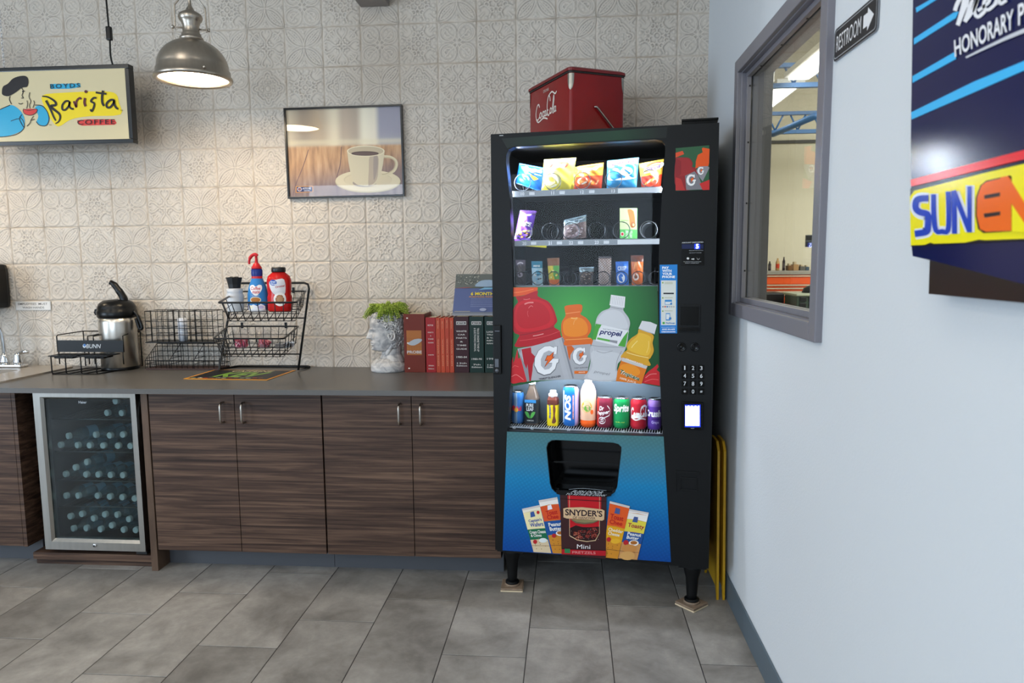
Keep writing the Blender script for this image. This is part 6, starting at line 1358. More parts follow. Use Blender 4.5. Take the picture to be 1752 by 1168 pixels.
# header green strip on the door
b = MB(grad_mat('print_dark_green', [(0, '232725'), (.35, '24382c'), (.75, '24402e'), (1, '202422')], .05, .66, 'X', .4, False))
b.poly([(lambda P_: (P_.x, -.0006, P_.z))(VL(x, y)) for x, y in [(858, 237), (1142, 217), (1140, 236), (1122, 236.5), (1000, 243), (879, 250), (868, 254)]]); b.build('header_graphic', dd)
# legs, pads and clutter on top
for i, (x, y) in enumerate([(.062, .05), (.062, .53), (.815, .05), (.815, .53)]):
    MB(VB).lathe([(.017, .03), (.02, .03), (.021, .05), (.026, .12), (.036, .16), (.045, .186)][1:], seg=16).lathe([(.03, .024), (.03, .031), (.012, .034)], seg=16).box(-.055, -.045, .176, .055, .045, .186).build('leg', vm, (x, y, 0))
PAD = M('pad_cork', '8c7763', .7, noise=.25, nscale=60); PADE = M('pad_edge', 'd8c6a6', .6)
for i, (x, y, rz, lab) in enumerate([(.062, .05, .0, 'tan stacked floor pad under the left front leg of the vending machine'), (.815, .05, .75, 'tan stacked floor pad under the right front leg of the vending machine')]):
    w_ = V2W(x, y, 0); pd = thing('floor_pad', lab, 'pad', (w_.x, w_.y, 0), rz, group='pads under the vending machine')
    MB(PADE).box(-.048, -.048, 0, .048, .048, .006, bev=.003).build('lower_layer', pd); MB(PAD).box(-.047, -.047, .006, .047, .047, .016, bev=.003).lathe([(.034, .016), (.03, .024), (0, .024)], PAD, 20).build('upper_layer', pd)
bb = MB(VBg); 
P0, P1 = VL(1168, 212, .08), VL(1227, 204, .08)
bb.box(P0.x+.0, .06, VZ1+.001, P1.x, .3, VZ1+.026, bev=.004); bb.box(P0.x-.004, .055, VZ1+.021, P1.x+.004, .305, VZ1+.03, bev=.002)
ob = bb.build('router_box'); ob.location = VO; ob.rotation_euler = (0, 0, -VT); tag(ob, 'flat black box lying on the right of the vending machine top', 'box')
# ================================================================== PRODUCTS IN THE MACHINE
OUT = -VN
def bag(name, label, quad, d, t, base, art=None, seal=.06, cat='snack bag', group=None, rough=.3, nu=22, nv=28, wr=.0):
    """puffed packet; quad = bl, br, tr, tl as the photo shows it at depth d; base(u, v) gives its colour"""
    cs = [VWp(x, y, d) for x, y in quad]
    dz = ROWZ_MIN - min(cs[0].z, cs[1].z) if ROWZ_MIN is not None else 0
    if dz > 0 or ROWZ_MIN is not None:
        for c in cs: c.z += dz
    hs = rr_.random()*9
    def bul(u_, v_):
        e = min(v_, 1-v_)
        k = 0 if e < seal else math.sin(PI*(v_-seal)/(1-2*seal))**.5
        return t*(math.sin(PI*min(max(u_, 0), 1))**.6)*k*(1+.22*math.sin(9*u_+hs)*math.sin(7*v_+hs)+.12*math.sin(23*v_+17*u_+hs))
    def pt(u_, v_, h=0, side=1):
        q = cs[0].lerp(cs[1], u_).lerp(cs[3].lerp(cs[2], u_), v_)
        pin = bul(u_, v_)
        return q + OUT*(side*pin + h) + VU*((.5-u_)*pin*.25)
    b = MB()
    km = lambda u_, v_: (lambda c: c if not isinstance(c, str) else M('foil_%s' % c, c, rough))(base(u_, v_))
    b.surf(pt, nu, nv, km); b.surf(lambda u_, v_: pt(u_, v_, -.0004, -1), nu//2, nv//2, km)
    if art:
        art(Art(b, lambda u_, v_, h: pt(u_, v_, h+.0012), h0=.0004, dh=.0001, rough=.3))
    o = b.build(name); return tag(o, label, cat, group)
P1D = .125
ROWZ_MIN = ROWZ[0]
def a1(a):
    a.text('Doritos', [(.25, .74), (.95, .74), (.95, .9), (.25, .9)], 'f2f2f4', .03, .2); a.poly([(.45, .74), (.6, .66), (.72, .74)], 'c8362c'); a.poly([(.3, .6), (.5, .62), (.62, .58), (.5, .3)], 'e8b848'); a.poly([(.55, .55), (.7, .56), (.88, .48), (.62, .3)], 'e2a838'); a.text('RANCH', [(.7, .62), (.95, .62), (.95, .68), (.7, .68)], 'dfe6f4', .02)
bag('chip_bag', 'blue tortilla chip bag at the left of the top shelf, tipped over', [(882, 309), (926, 324), (931.6, 283), (888.5, 275)], P1D, .022, lambda u_, v_: '1466c8' if .05 < v_ < .95 else '2f86dc', a1)
def a2(a):
    a.poly([(.25, .66), (.75, .7), (.78, .86), (.28, .84)], 'c83a2c', 3); a.text("Lay's", [(.3, .68), (.74, .71), (.74, .83), (.3, .81)], 'f6f2e2', .03, .2); a.ell(.35, .3, .26, .2, 'f6f0c8'); a.ell(.3, .28, .18, .13, 'f2e2a0')
bag('chip_bag', 'bright yellow chip bag, front one, second from the left on the top shelf', [(926, 327), (976, 326.6), (986, 269.6), (931, 272.7)], P1D, .026, lambda u_, v_: 'e8d84c' if .05 < v_ < .95 else 'f2ea86', a2)
bag('chip_bag', 'second yellow chip bag peeking out behind the front yellow one', [(940, 322), (988, 322), (998, 278), (948, 276)], P1D+.09, .022, lambda u_, v_: 'd8c63c')
def a3(a):
    a.text('Crunchy', [(.2, .66), (.85, .74), (.85, .86), (.2, .78)], 'f4efe4', .06, .2); a.text('Crunchy', [(.2, .66), (.85, .74), (.85, .86), (.2, .78)], '4a2a22', .01, .2)
    for k in range(9): a.stroke([(.15+.08*k, .15+.03*(k % 3)), (.2+.08*k, .25+.04*(k % 2)), (.24+.08*k, .35)], .05, ['f08a3c', 'e2601c', 'f6c08a'][k % 3])
    a.ell(.3, .35, .2, .14, 'f2dcc8'); a.ell(.28, .34, .12, .08, 'e2823c')
bag('chip_bag', 'orange and red crunchy snack bag in the middle of the top shelf', [(981, 326.6), (1029, 326.6), (1033, 279.6), (988, 286)], P1D, .022, lambda u_, v_: 'e8a02c' if v_ > .55 else 'd8441c', a3)
def a4(a):
    a.poly([(.08, .76), (.92, .84), (.92, .96), (.08, .88)], 'dfeaf4'); a.text('RUFFLES', [(.1, .78), (.88, .85), (.88, .95), (.1, .88)], 'b01f4a', .03, .2); a.poly([(.15, .72), (.85, .78), (.95, .5), (.9, .32), (.1, .3), (.05, .5)], 'f2f4f2', 3); a.ell(.65, .56, .2, .14, 'efe6bc')
bag('chip_bag', 'light blue and white ridged chip bag on the top shelf', [(1038, 324), (1089, 323), (1093, 269), (1039, 275)], P1D, .026, lambda u_, v_: '2f96d2' if v_ < .8 else '58b4e2', a4)
def a5(a):
    a.poly([(.2, .55), (.95, .7), (.95, .9), (.3, .8)], 'f2eeee', 3); a.text('Fritos', [(.25, .58), (.9, .7), (.9, .86), (.25, .76)], '4a3a9a', .04, .2)
    for k in range(7): a.stroke([(.1+.1*k, .12+.03*k), (.25+.1*k, .2+.04*k)], .06, ['f0b46a', 'e8883c', 'f6d8b0'][k % 3], 0)
    a.stroke([(.3, .82), (.6, .92), (.9, .9)], .04, 'c8362c')
bag('chip_bag', 'yellow and red corn chip bag at the right end of the top shelf', [(1098, 320), (1130, 318), (1136, 269), (1093, 277)], P1D, .02, lambda u_, v_: 'e8b83c' if v_ > .45 else 'cf3a22', a5)
ROWZ_MIN = ROWZ[1]
def a6(a):
    a.text('KAR NUT', [(.2, .8), (.8, .82), (.8, .88), (.2, .86)], 'e2d6f2', .02); a.text("KAR'S", [(.1, .45), (.9, .45), (.9, .6), (.1, .6)], 'f2eef6', .06, .2, arc=.2); a.poly([(.02, .32), (.98, .34), (.98, .08), (.02, .08)], 'e6dfd0')
    for k in range(22): a.ell(rr_.uniform(.1, .9), rr_.uniform(.1, .33), .08, .035, rr_.choice(['b88a3c', '6a4a2c', 'd8b46a', '2a2420', 'f2ead8']), 7)
bag('trail_mix_pouch', 'purple trail mix pouch at the left of the second shelf', [(879, 413), (907, 411), (918, 361), (890, 359.5)], P1D, .015, lambda u_, v_: '6a3ac0' if v_ < .84 else '4a2c6e', a6)
def clearbag(u_, v_): return M('clear_wrap_grey', '8fa4b0', .12, .5) if v_ > .72 else M('cookie_brown', '8a7472', .4, noise=.5, nscale=90)
def a7(a):
    a.ell(.42, .35, .34, .28, 'b8a6ac', 22); a.ell(.42, .35, .3, .24, '9c8488', 22)
    for k in range(26): a.ell(rr_.uniform(.15, .9), rr_.uniform(.1, .65), .05, .02, rr_.choice(['d8ccd2', '6a5450', 'c0aeb4', 'e6e0e6']), 6)
    for k in range(8): a.stroke([(rr_.uniform(.1, .8), rr_.uniform(.68, .95)), (rr_.uniform(.2, .9), rr_.uniform(.68, .95))], .03, rr_.choice(['c8dbe6', '56707e', 'a8c0cc']), 0)
bag('cookie_pack', 'clear wrapped dark cookies in the middle of the second shelf', [(964, 412), (1003, 407), (1003, 368), (965, 377)], P1D, .014, clearbag, a7)
# green snack box
b = MB(K('5fc060', .4)); q = [VWp(1060.5, 409, P1D), VWp(1089.5, 410, P1D), VWp(1090, 355, P1D), VWp(1060.5, 355, P1D)]
dz = ROWZ[1]-q[0].z; q = [x+Vector((0, 0, dz)) for x in q]; ff = lambda u_, v_, h=0: q[0].lerp(q[1], u_).lerp(q[3].lerp(q[2], u_), v_)+OUT*h
b.prism([(0, 0), (1, 0), (1, 1), (0, 1)], lambda u_, v_: ff(u_, v_, 0), lambda u_, v_: ff(u_, v_, -.028)); a = Art(b, lambda u_, v_, h: ff(u_, v_, h))
a.rect(0, .33, 1, 1, 'cfe8a8'); a.poly([(.45, .95), (.8, .9), (.9, .5), (.75, .38), (.6, .45), (.55, .7)], 'c8884a', 3); a.ell(.78, .48, .14, .09, 'a8602c'); a.ell(.8, .48, .07, .045, 'e8c890'); a.ell(.15, .18, .11, .07, 'f2f0ea'); a.ell(.15, .18, .08, .05, 'c8302c')
a.text('NATURE', [(.34, .06), (.34, .3), (.5, .3), (.5, .06)], 'eef6ea', .02); a.text('VALLEY', [(.58, .06), (.58, .3), (.74, .3), (.74, .06)], 'eef6ea', .02); a.rect(.05, .6, .5, .62, '8ab85a')
tag(b.build('snack_box'), 'green and pale yellow wafer box standing upright on the second shelf', 'box')
ROWZ_MIN = ROWZ[2]
def blob(cols, n, y0=.05, y1=.9, r=.1):
    def f(a):
        for k in range(n): a.ell(rr_.uniform(.12, .88), rr_.uniform(y0, y1), r, r*.35, rr_.choice(cols), 7)
    return f
bag('brownie_bar', 'dark brown wrapped bar at the left end of the third shelf', [(884, 490), (900, 490), (899, 447), (882, 447)], P1D, .012, lambda u_, v_: '3a3032' if v_ < .8 else '5a5060', lambda a: (a.ell(.45, .42, .3, .1, 'b0a0ae'), a.text('Brownie', [(.2, .36), (.72, .36), (.72, .46), (.2, .46)], '4a3a48', .02), a.stroke([(.2, .84), (.5, .9), (.8, .86)], .05, 'c8c0cc')))
bag('pastry_pack', 'blue and white wrapped snack cake on the third shelf', [(911, 490), (929, 490), (928, 449), (909, 449)], P1D, .012, lambda u_, v_: 'b8dcec' if v_ < .72 else '2c86a8', lambda a: (a.ell(.6, .5, .25, .12, '5ab0d8'), blob(['f2f6f8', '3a4a58', '8accE8'.lower()], 10, .1, .5)(a), a.text('MINI', [(.2, .76), (.8, .76), (.8, .84), (.2, .84)], 'eaf6fa', .03)))
bag('fruit_snack_pouch', 'yellow and green fruit snack pouch with a brown top on the third shelf', [(940, 490), (957, 490), (957, 443), (936, 444)], P1D, .012, lambda u_, v_: '8a5a3a' if v_ > .7 else ('d8c83a' if u_ < .5 else '5aa84a') if v_ > .2 else 'e2702c', blob(['f2ea9a', 'e8b83c', '4a8a3a'], 8, .2, .6))
bag('brownie_pack', 'low clear pack of chopped brownies in the middle of the third shelf', [(991, 490), (1015, 490), (1016, 459), (991, 460)], P1D, .014, lambda u_, v_: M('clear_wrap_grey') if v_ > .75 else '4a3c38', blob(['8a7468', '2c2220', 'b8a498', '6a564c'], 26, .05, .7, .07))
bag('wafer_bar', 'tall brown and silver chequered wafer bar on the third shelf', [(1024, 490), (1045, 490), (1046, 441), (1024, 441)], P1D, .012, lambda u_, v_: ('7a6660' if (int(u_*9)+int(v_*22)) % 2 else 'b8a8a2') if v_ < .93 else '4a4048', None, nu=18, nv=44)
bag('cookie_bar', 'blue and white wrapped cookie bar on the third shelf', [(1055, 490), (1076, 490), (1075, 449), (1053, 450)], P1D, .012, lambda u_, v_: '1f6ac8', lambda a: (a.ell(.4, .3, .32, .2, 'f2f6fa'), a.text('CRISP', [(.15, .62), (.85, .62), (.85, .8), (.15, .8)], 'cfe2f6', .03)))
bag('peanut_bar', 'orange wrapped chocolate bar at the right of the third shelf', [(1081, 490), (1099, 490), (1101, 439), (1079, 439)], P1D, .012, lambda u_, v_: 'd8681c' if v_ < .8 else '5a2c1c', lambda a: (a.ell(.4, .28, .28, .12, 'e8d8cc'), a.ell(.4, .28, .16, .06, '8a4a2c'), a.poly([(.2, .55), (.6, .55), (.5, .78), (.3, .74)], 'f0a05a')))

# ---- drinks
def can_profile(r, h): return [(r*.78, 0), (r*.86, .004), (r, .013), (r, h-.016), (r*.84, h-.004), (r*.86, h)]
def drink(px, pyb, wpx, pyt, d=.115):
    Pb = VWp(px, pyb, d); s = (Pb-CAM).dot(_f)/FPX; r = wpx*s/2; h = (pyb-pyt)*s*.995
    return V2W(*VL(px, pyb, d)), r, h
FR = -PI/2-VT-.1
def label_fn(r, h0=0):
    def f(x, y, h): an = FR+x/r; return Vector(((r+h)*math.cos(an), (r+h)*math.sin(an), y))
    return f
LID = M('can_lid', 'd2d6da', .25, 1)
def can(name, label, px, pyb, wpx, pyt, col, art, body=None, group=None):
    c, r, h = drink(px, pyb, wpx, pyt); t = thing(name, label, 'drink can', (c.x, c.y, DZ), group=group)
    cm = M('can_'+col, col, .28, .35); b = MB(cm); pr = can_profile(r, h); n = 14
    zs = [pr[2][1]+(pr[3][1]-pr[2][1])*k/n for k in range(n+1)]
    b.lathe(pr[:2]+[(r, z) for z in zs]+pr[4:5], seg=36, matfn=lambda i, k: LID if i == 0 else (body(zs[min(max(i-2, 0), n-1)]/h, (2*PI*(k+.5)/36-FR+PI) % (2*PI)-PI) if body else cm))
    a = Art(b, lambda x, y, hh_: label_fn(r)(x*r, y*h, hh_), h0=.0003, dh=.00008, rough=.3, sub=(7, 4)); art(a); b.build('can_body', t)
    MB(LID).lathe([(r*.84, h-.005), (r*.87, h-.001), (r*.85, h+.001), (r*.8, h-.003), (0, h-.003)], seg=30).box(-.009, -.006, h-.003, .012, .006, h-.001).build('can_lid', t)
    return t
def rb(a): a.text('Red Bull', [(-.9, .42), (.9, .42), (.9, .56), (-.9, .56)], 'c8283c', .03); a.ell(.1, .45, .3, .07, 'd8a03c'); a.poly([(-.7, .5), (-.2, .46), (-.1, .56), (-.4, .6)], 'c8283c')
can('energy_drink_can', 'slim blue energy drink can at the far left of the drink row', 886, 723, 22, 667, '2a5a94', rb, lambda v_, an: K('2a5f9c', .3) if abs(an) > .3 else M('can_silver_blue', '7f9cba', .3, .5))
def nos(a):
    N_ = lambda s_, v0, v1: a.text(s_, [(.28, v0), (.28, v1), (-.55, v1), (-.55, v0)], 'f2f4f6', .04, 0)
    a.poly([(-.95, .1), (-.8, .1), (-.7, .9), (-.95, .9)], 'dfe8f0'); a.text('NOS', [(.25, .17), (.25, .8), (-.6, .8), (-.6, .17)], 'f4f6f8', .05, .15); a.rect(.45, .2, .62, .8, 'c8502c'); a.text('HIGH PERFORMANCE', [(.6, .22), (.6, .78), (.47, .78), (.47, .22)], 'e8e8ea', .02)
can('energy_drink_can', 'tall bright blue energy drink can with sideways white lettering', 976.7, 728.5, 27, 659, '1c5fb0', nos, lambda v_, an: K('e4ecf4', .3) if v_ > .93 else (K('b9a8d8', .3) if an > .8 else K('1b66b8', .3)))
def dp_(a):
    a.text('Dr', [(-.5, .58), (.1, .6), (.1, .74), (-.5, .72)], 'f2eeee', .03, .2); a.text('Pepper', [(-.9, .4), (.8, .46), (.8, .62), (-.9, .54)], 'f2eeee', .03, .2); a.stroke([(.5, .75), (.85, .62), (.8, .45), (.3, .38), (-.3, .3)], .03, 'e8e2e2'); a.text('23', [(-.35, .22), (.05, .22), (.05, .32), (-.35, .32)], 'e8e2e2', .02); a.stroke([(-.15+.42*math.cos(t_), .27+.1*math.sin(t_)) for t_ in [2*PI*k/14 for k in range(15)]], .03, 'e8e2e2')
can('soda_can', 'maroon soda can right of the orange bottle', 1034.5, 729.5, 27.5, 676, '6c2038', dp_, lambda v_, an: K('7a2238', .3) if an > -.6 else K('b8342c', .3))
def spr(a): a.text('Sprite', [(-.95, .5), (1.25, .5), (1.25, .82), (-.95, .82)], 'f4f8f4', .04, .25); a.text('12 FL OZ', [(-.6, .22), (.6, .22), (.6, .25), (-.6, .25)], 'c8d84a', .02)
can('soda_can', 'green lemon lime soda can between the maroon and the red can', 1063, 730.3, 27.5, 677, '128a4a', spr, lambda v_, an: K('128c4c', .3))
def script_coke(a, x0, y0, w, h, c, lw=.02):
    f = lambda l: [(x0+x_*w, y0+y_*h) for x_, y_ in l]; k_ = w*.03
    L = [[(.2, .62), (.16, .78), (.08, .72), (.02, .4), (.04, .12), (.12, .05), (.2, .16)], [(.26, .35), (.215, .28), (.21, .14), (.25, .09), (.295, .18), (.29, .3), (.255, .35)], [(.59, .3), (.63, .32)], [(.425, .29), (.385, .345), (.345, .25), (.35, .13), (.39, .09), (.435, .16)], [(.5, .34), (.45, .3), (.43, .15), (.48, .1), (.51, .2), (.52, .34), (.5, .16), (.54, .1), (.58, .2)],
         [(.72, .68), (.7, .9), (.64, .95), (.58, .6), (.59, .15), (.64, .05), (.7, .15)], [(.76, .36), (.72, .3), (.71, .16), (.75, .1), (.79, .2), (.77, .34)], [(.82, .25), (.88, .85), (.9, .7), (.84, .12), (.88, .1)], [(.96, .34), (.91, .3), (.9, .15), (.94, .1), (.97, .2), (.98, .34), (.97, .14), (1.0, .1)], [(.04, .12), (.15, -.08), (.4, .02), (.6, -.1)], [(.64, .95), (.8, 1.08), (.95, .92), (1.02, 1.0)]]
    for l in L: a.stroke(f(l), k_, c)
can('soda_can', 'red soda can with white script near the right of the drink row', 1092.5, 731, 28, 677, 'b01c2c', lambda a: (script_coke(a, -.95, .42, 2.3, .34, 'f4f0f0'), a.stroke([(-.9, .4), (-.2, .33), (.5, .38), (1.1, .34)], .04, 'f0e8e8')), lambda v_, an: K('b41d2e', .3))
def cru(a): a.text('Crush', [(-1.5, .44), (1.15, .44), (1.15, .66), (-1.5, .66)], 'f2f0f8', .05, .15); a.rect(-.3, .36, 1, .38, '2c1a5a'); a.text('Grape', [(-.3, .2), (.8, .2), (.8, .32), (-.3, .32)], 'b8a8e0', .03)
can('soda_can', 'purple grape soda can at the right end of the drink row', 1119.5, 732, 23.5, 678, '5a3a94', cru, lambda v_, an: K('8a6ab0', .3) if v_ > .72 else K('5c3a98', .3))
# glass-look tea bottle
c, r, h = drink(911, 725.5, 28.5, 652); t = thing('tea_bottle', 'square shouldered dark tea bottle with a two-leaf label, second in the drink row', 'bottle', (c.x, c.y, DZ), -VT-.08)
TEA = M('tea_dark', '55483f', .15, spec=.6)
def sq(s_, z, k=4): return [(s_*r*(abs(math.cos(q))**.5*(1 if math.cos(q) > 0 else -1)), s_*r*(abs(math.sin(q))**.5*(1 if math.sin(q) > 0 else -1)), z) for q in [2*PI*i/24 for i in range(24)]]
b = MB(TEA); rings = [(.8, 0), (.86, .01*1), (.86, .58*h), (.8, .64*h), (.6, .75*h), (.42, .85*h), (.36, .93*h), (.4, .95*h)]; vs = [p_ for s_, z in rings for p_ in sq(s_, z)]
b.add(vs, [(j*24+k, j*24+(k+1) % 24, (j+1)*24+(k+1) % 24, (j+1)*24+k) for j in range(len(rings)-1) for k in range(24)], smooth=True)
b.build('bottle_body', t)
MB(M('cap_clear_white', 'c9ccd0', .3)).lathe([(r*.42, .93*h), (r*.42, h), (0, h)], seg=20).build('cap', t)
b = MB(K('20242a', .3)); vs = [p_ for s_, z in ((.875, .05*h), (.875, .6*h)) for p_ in sq(s_, z)]; b.add(vs, [(k, (k+1) % 24, 24+(k+1) % 24, 24+k) for k in range(24)], smooth=True)
a = Art(b, lambda x, y, hh_: Vector((x*r*.8, -r*.88-hh_, y*h)), h0=.0008, dh=.0001); a.rect(-.88, .53, .88, .6, '3a8ccc'); a.text('PURE', [(-.62, .43), (.5, .43), (.5, .51), (-.62, .51)], 'e4e8ea', .02); a.text('LEAF', [(-.58, .34), (.5, .34), (.5, .42), (-.58, .42)], 'e4e8ea', .02)
a.poly([(-.05, .17), (-.5, .2), (-.85, .32), (-.3, .3)], '4aa04a', 2); a.poly([(.0, .17), (.4, .2), (.8, .32), (.2, .3)], '58b04e', 2); a.text('LEMON', [(-.5, .1), (.5, .1), (.5, .13), (-.5, .13)], 'c8ccce', .02); b.build('label', t)
# yellow chocolate milk carton
c, r, h = drink(946.5, 730, 21.5, 670); t = thing('milk_carton', 'yellow and brown chocolate milk bottle with white cap in the drink row', 'bottle', (c.x, c.y, DZ), -VT-.05)
b = MB(K('e8cf1c', .35)); hb = h*.86; rings = [(.88, 0), (.9, .01), (.9, .7*hb), (.88, .86*hb), (.66, .97*hb), (.5, hb)]; vs = [p_ for s_, z in rings for p_ in sq(s_, z)]
for j in range(len(rings)-1): b.add([vs[q] for q in range(j*24, (j+2)*24)], [(k, (k+1) % 24, 24+(k+1) % 24, 24+k) for k in range(24)], K('e8cf1c', .35) if j < 2 else K('5c2c22', .35), True)
a = Art(b, lambda x, y, hh_: Vector((x*r*.8, -r*.9-hh_, y*h)), h0=.0008, dh=.0001)
a.rect(-.86, .62, .95, .7, '5c2c22'); a.poly([(.0, .1), (.3, .3), (.2, .55), (.5, .62), (.75, .5), (.6, .3), (.85, .15), (.5, .08)], '6a3a26', 3); a.text('Nesquik', [(-.15, .6), (-.15, .2), (-.6, .2), (-.6, .6)], '2440a0', .04); a.rect(-.86, 0.0, .95, .015, 'c8a81c'); b.build('carton_body', t)
b = MB(K('eef0f2', .3)); b.lathe([(r*.72, hb*.93), (r*.72, h*.9), (r*.5, h*.93), (r*.5, h), (0, h)], seg=22); b.build('cap', t)
# orange drink bottle
c, r, h = drink(1006.3, 730, 27, 649); t = thing('juice_bottle', 'round orange juice drink bottle glowing in the middle of the drink row', 'bottle', (c.x, c.y, DZ))
prb = [(.7*r, 0), (.92*r, .006), (r, .02), (.96*r, .12*h), (r, .16*h), (r, .7*h), (.94*r, .78*h), (.72*r, .88*h), (.42*r, .955*h), (.4*r, h*.96)]
b = MB(K('f0601c', .2)); b.lathe(prb, seg=32, matfn=lambda i, k: K('f0601c', .2) if i < 4 else K('f2c0a0', .25) if i < 5 else K('eeb8b0', .25))
a = Art(b, lambda x, y, hh_: label_fn(r)(x*r, y*h, hh_), h0=.0003, dh=.00008)
a.rect(-1.3, .2, 1.3, .235, 'f6e4e0'); a.ell(0, .45, .7, .12, 'f0a82c'); a.ell(.1, .42, .4, .07, '8ab84a'); a.text('MINUTE MAID', [(-.6, .38), (.6, .38), (.6, .45), (-.6, .45)], '3a8a3a', .0); a.ell(.7, .34, .2, .05, 'e8601c'); b.build('bottle_body', t)
MB(K('f2e8ea', .3)).lathe([(.46*r, .94*h), (.46*r, h), (0, h)], seg=22).build('cap', t)

# ================================================================== PICNIC COOLER ON TOP
ck = Vector((2.575, -.575, VZ1+.001)); dl = Vector((-.457, .889, 0)); dr2 = Vector((.889, .457, 0)); ca_, cb_, chh = .415, .262, .284
co = thing('picnic_cooler', 'vintage red metal picnic cooler with white script standing on the vending machine', 'cooler', ck)
RED = M('cooler_red', '8c0509', .3, noise=.25, nscale=5, spec=.4); MET = M('cooler_metal', 'aaa59c', .3, 1, noise=.3, nscale=40)
def cf(a_, b_, z): return dl*a_+dr2*b_+Vector((0, 0, z))
def rectloop(o_, r_=.018):
    out = []
    for (a_, b_, s0) in ((r_-o_, r_-o_, 0), (ca_-r_+o_, r_-o_, 1), (ca_-r_+o_, cb_-r_+o_, 2), (r_-o_, cb_-r_+o_, 3)):
        for k in range(5):
            an = PI+PI/2*(k/4) - s0*0; 
            A = {0: (PI*1.5, PI), 1: (PI*2+PI/2*3, 0)}.get(s0)
        # rounded corner, walking a then b
        c0 = (a_, b_); st_ = [PI*1.5, 0, PI/2, PI][s0]
        out += [(c0[0]+r_*math.cos(st_+PI/2*k/4 if False else st_+PI/2*(k/4)), c0[1]+r_*math.sin(st_+PI/2*(k/4))) for k in range(5)]
    return out
def rl(o_, r_=.018):
    cs_ = [(ca_-r_+o_, cb_-r_+o_, 0), (r_-o_, cb_-r_+o_, PI/2), (r_-o_, r_-o_, PI), (ca_-r_+o_, r_-o_, PI*1.5)]
    return [(x+r_*math.cos(s_+PI/2*k/4), y+r_*math.sin(s_+PI/2*k/4)) for x, y, s_ in cs_ for k in range(5)]
b = MB(RED); L0 = rl(0)
b.wall_of(L0, lambda x, y: cf(x, y, 0), lambda x, y: cf(x, y, chh-.02), smooth=True); b.poly([cf(x, y, 0) for x, y in L0][::-1]); b.poly([cf(x, y, chh-.02) for x, y in L0])
a = Art(b, lambda x, y, h: cf(ca_-x, -h, y), h0=.0005)   # left face, x runs left to right as seen
script_coke(a, .075, .125, .215, .09, 'dfd6cc'); a.line('DRINK', .19, .24, .012, 'cfc4ba', .01, ydown=False, width=.055, sp=1.4)
b.build('body', co)
b = MB(M('cooler_lid_red', '7c1014', .4, noise=.3, nscale=20)); L1 = rl(.007, .022)
b.wall_of(L1, lambda x, y: cf(x, y, chh-.012), lambda x, y: cf(x, y, chh-.002)); b.poly([cf(x, y, chh-.012) for x, y in L1][::-1]); b.wall_of(L1, lambda x, y: cf(x, y, chh-.002), lambda x, y: cf(ca_/2+(x-ca_/2)*.93, cb_/2+(y-cb_/2)*.93, chh+.006)); b.poly([cf(ca_/2+(x-ca_/2)*.93, cb_/2+(y-cb_/2)*.93, chh+.006) for x, y in L1]); b.build('lid', co)
MB(M('gasket_dark', '1c1210', .6)).wall_of(rl(.003, .02), lambda x, y: cf(x, y, chh-.02), lambda x, y: cf(x, y, chh-.012)).build('gasket', co)
for (a_, b_) in ((0, 0), (0, cb_), (ca_, 0)):
    b = MB(MET); sa, sb = (1 if a_ == 0 else -1), (1 if b_ == 0 else -1)
    n = 12; 
    for h_i in range(1):
        rows_ = []
        for j in range(9):
            t_ = j/8; zz_ = chh-.022-.066*t_; wd2 = .026*math.sqrt(max(0, 1-t_**2.2))+.001
            rows_.append([cf(a_+sa*.018+(-.0195*sa*math.cos(q))+0*wd2, b_+sb*.018-.0195*sb*math.sin(q), zz_) if 0 <= q <= PI/2 else None for q in [PI/2*k/8 for k in range(9)]])
            # clip the plate width towards the tip
            c_i = 4; f_ = wd2/.026; rows_[-1] = [cf(a_+sa*.018-.0198*sa*math.cos(PI/4+(q-PI/4)*max(f_, .08)), b_+sb*.018-.0198*sb*math.sin(PI/4+(q-PI/4)*max(f_, .08)), zz_) for q in [PI/2*k/8 for k in range(9)]]
        vs = [p_ for r_ in rows_ for p_ in r_]; b.add(vs, [(j*9+k, j*9+k+1, (j+1)*9+k+1, (j+1)*9+k) for j in range(8) for k in range(8)], smooth=True)
    b.build('corner_plate', co)
b = MB(MET); h0_ = cf(-.007, .12, .13); b.tube(catmull([tuple(cf(-.001, .115, .134)), tuple(cf(-.008, .12, .132)), tuple(cf(-.011, .13, .122)), tuple(cf(-.012, .235, .012))], 4), .0042, seg=8); b.build('bail_handle', co)
# folded wet floor sign squeezed beside the machine
YL = M('sign_yellow', 'c99a10', .45, noise=.12, nscale=10)
wf = thing('wet_floor_sign', 'folded yellow plastic floor sign wedged between the vending machine and the wall', 'sign', (3.2, -.6, 0))
for dx, nm in ((-.012, 'front_panel'), (.013, 'back_panel')):
    b = MB(YL); pts = [(-.13, .0), (-.1, .05), (.1, .05), (.13, 0), (.125, .1), (.085, .62), (.05, .655), (-.05, .655), (-.085, .62), (-.125, .1)]
    b.prism(pts, lambda y, z: (dx-.005, y, z), lambda y, z: (dx+.005, y, z)); b.build(nm, wf)
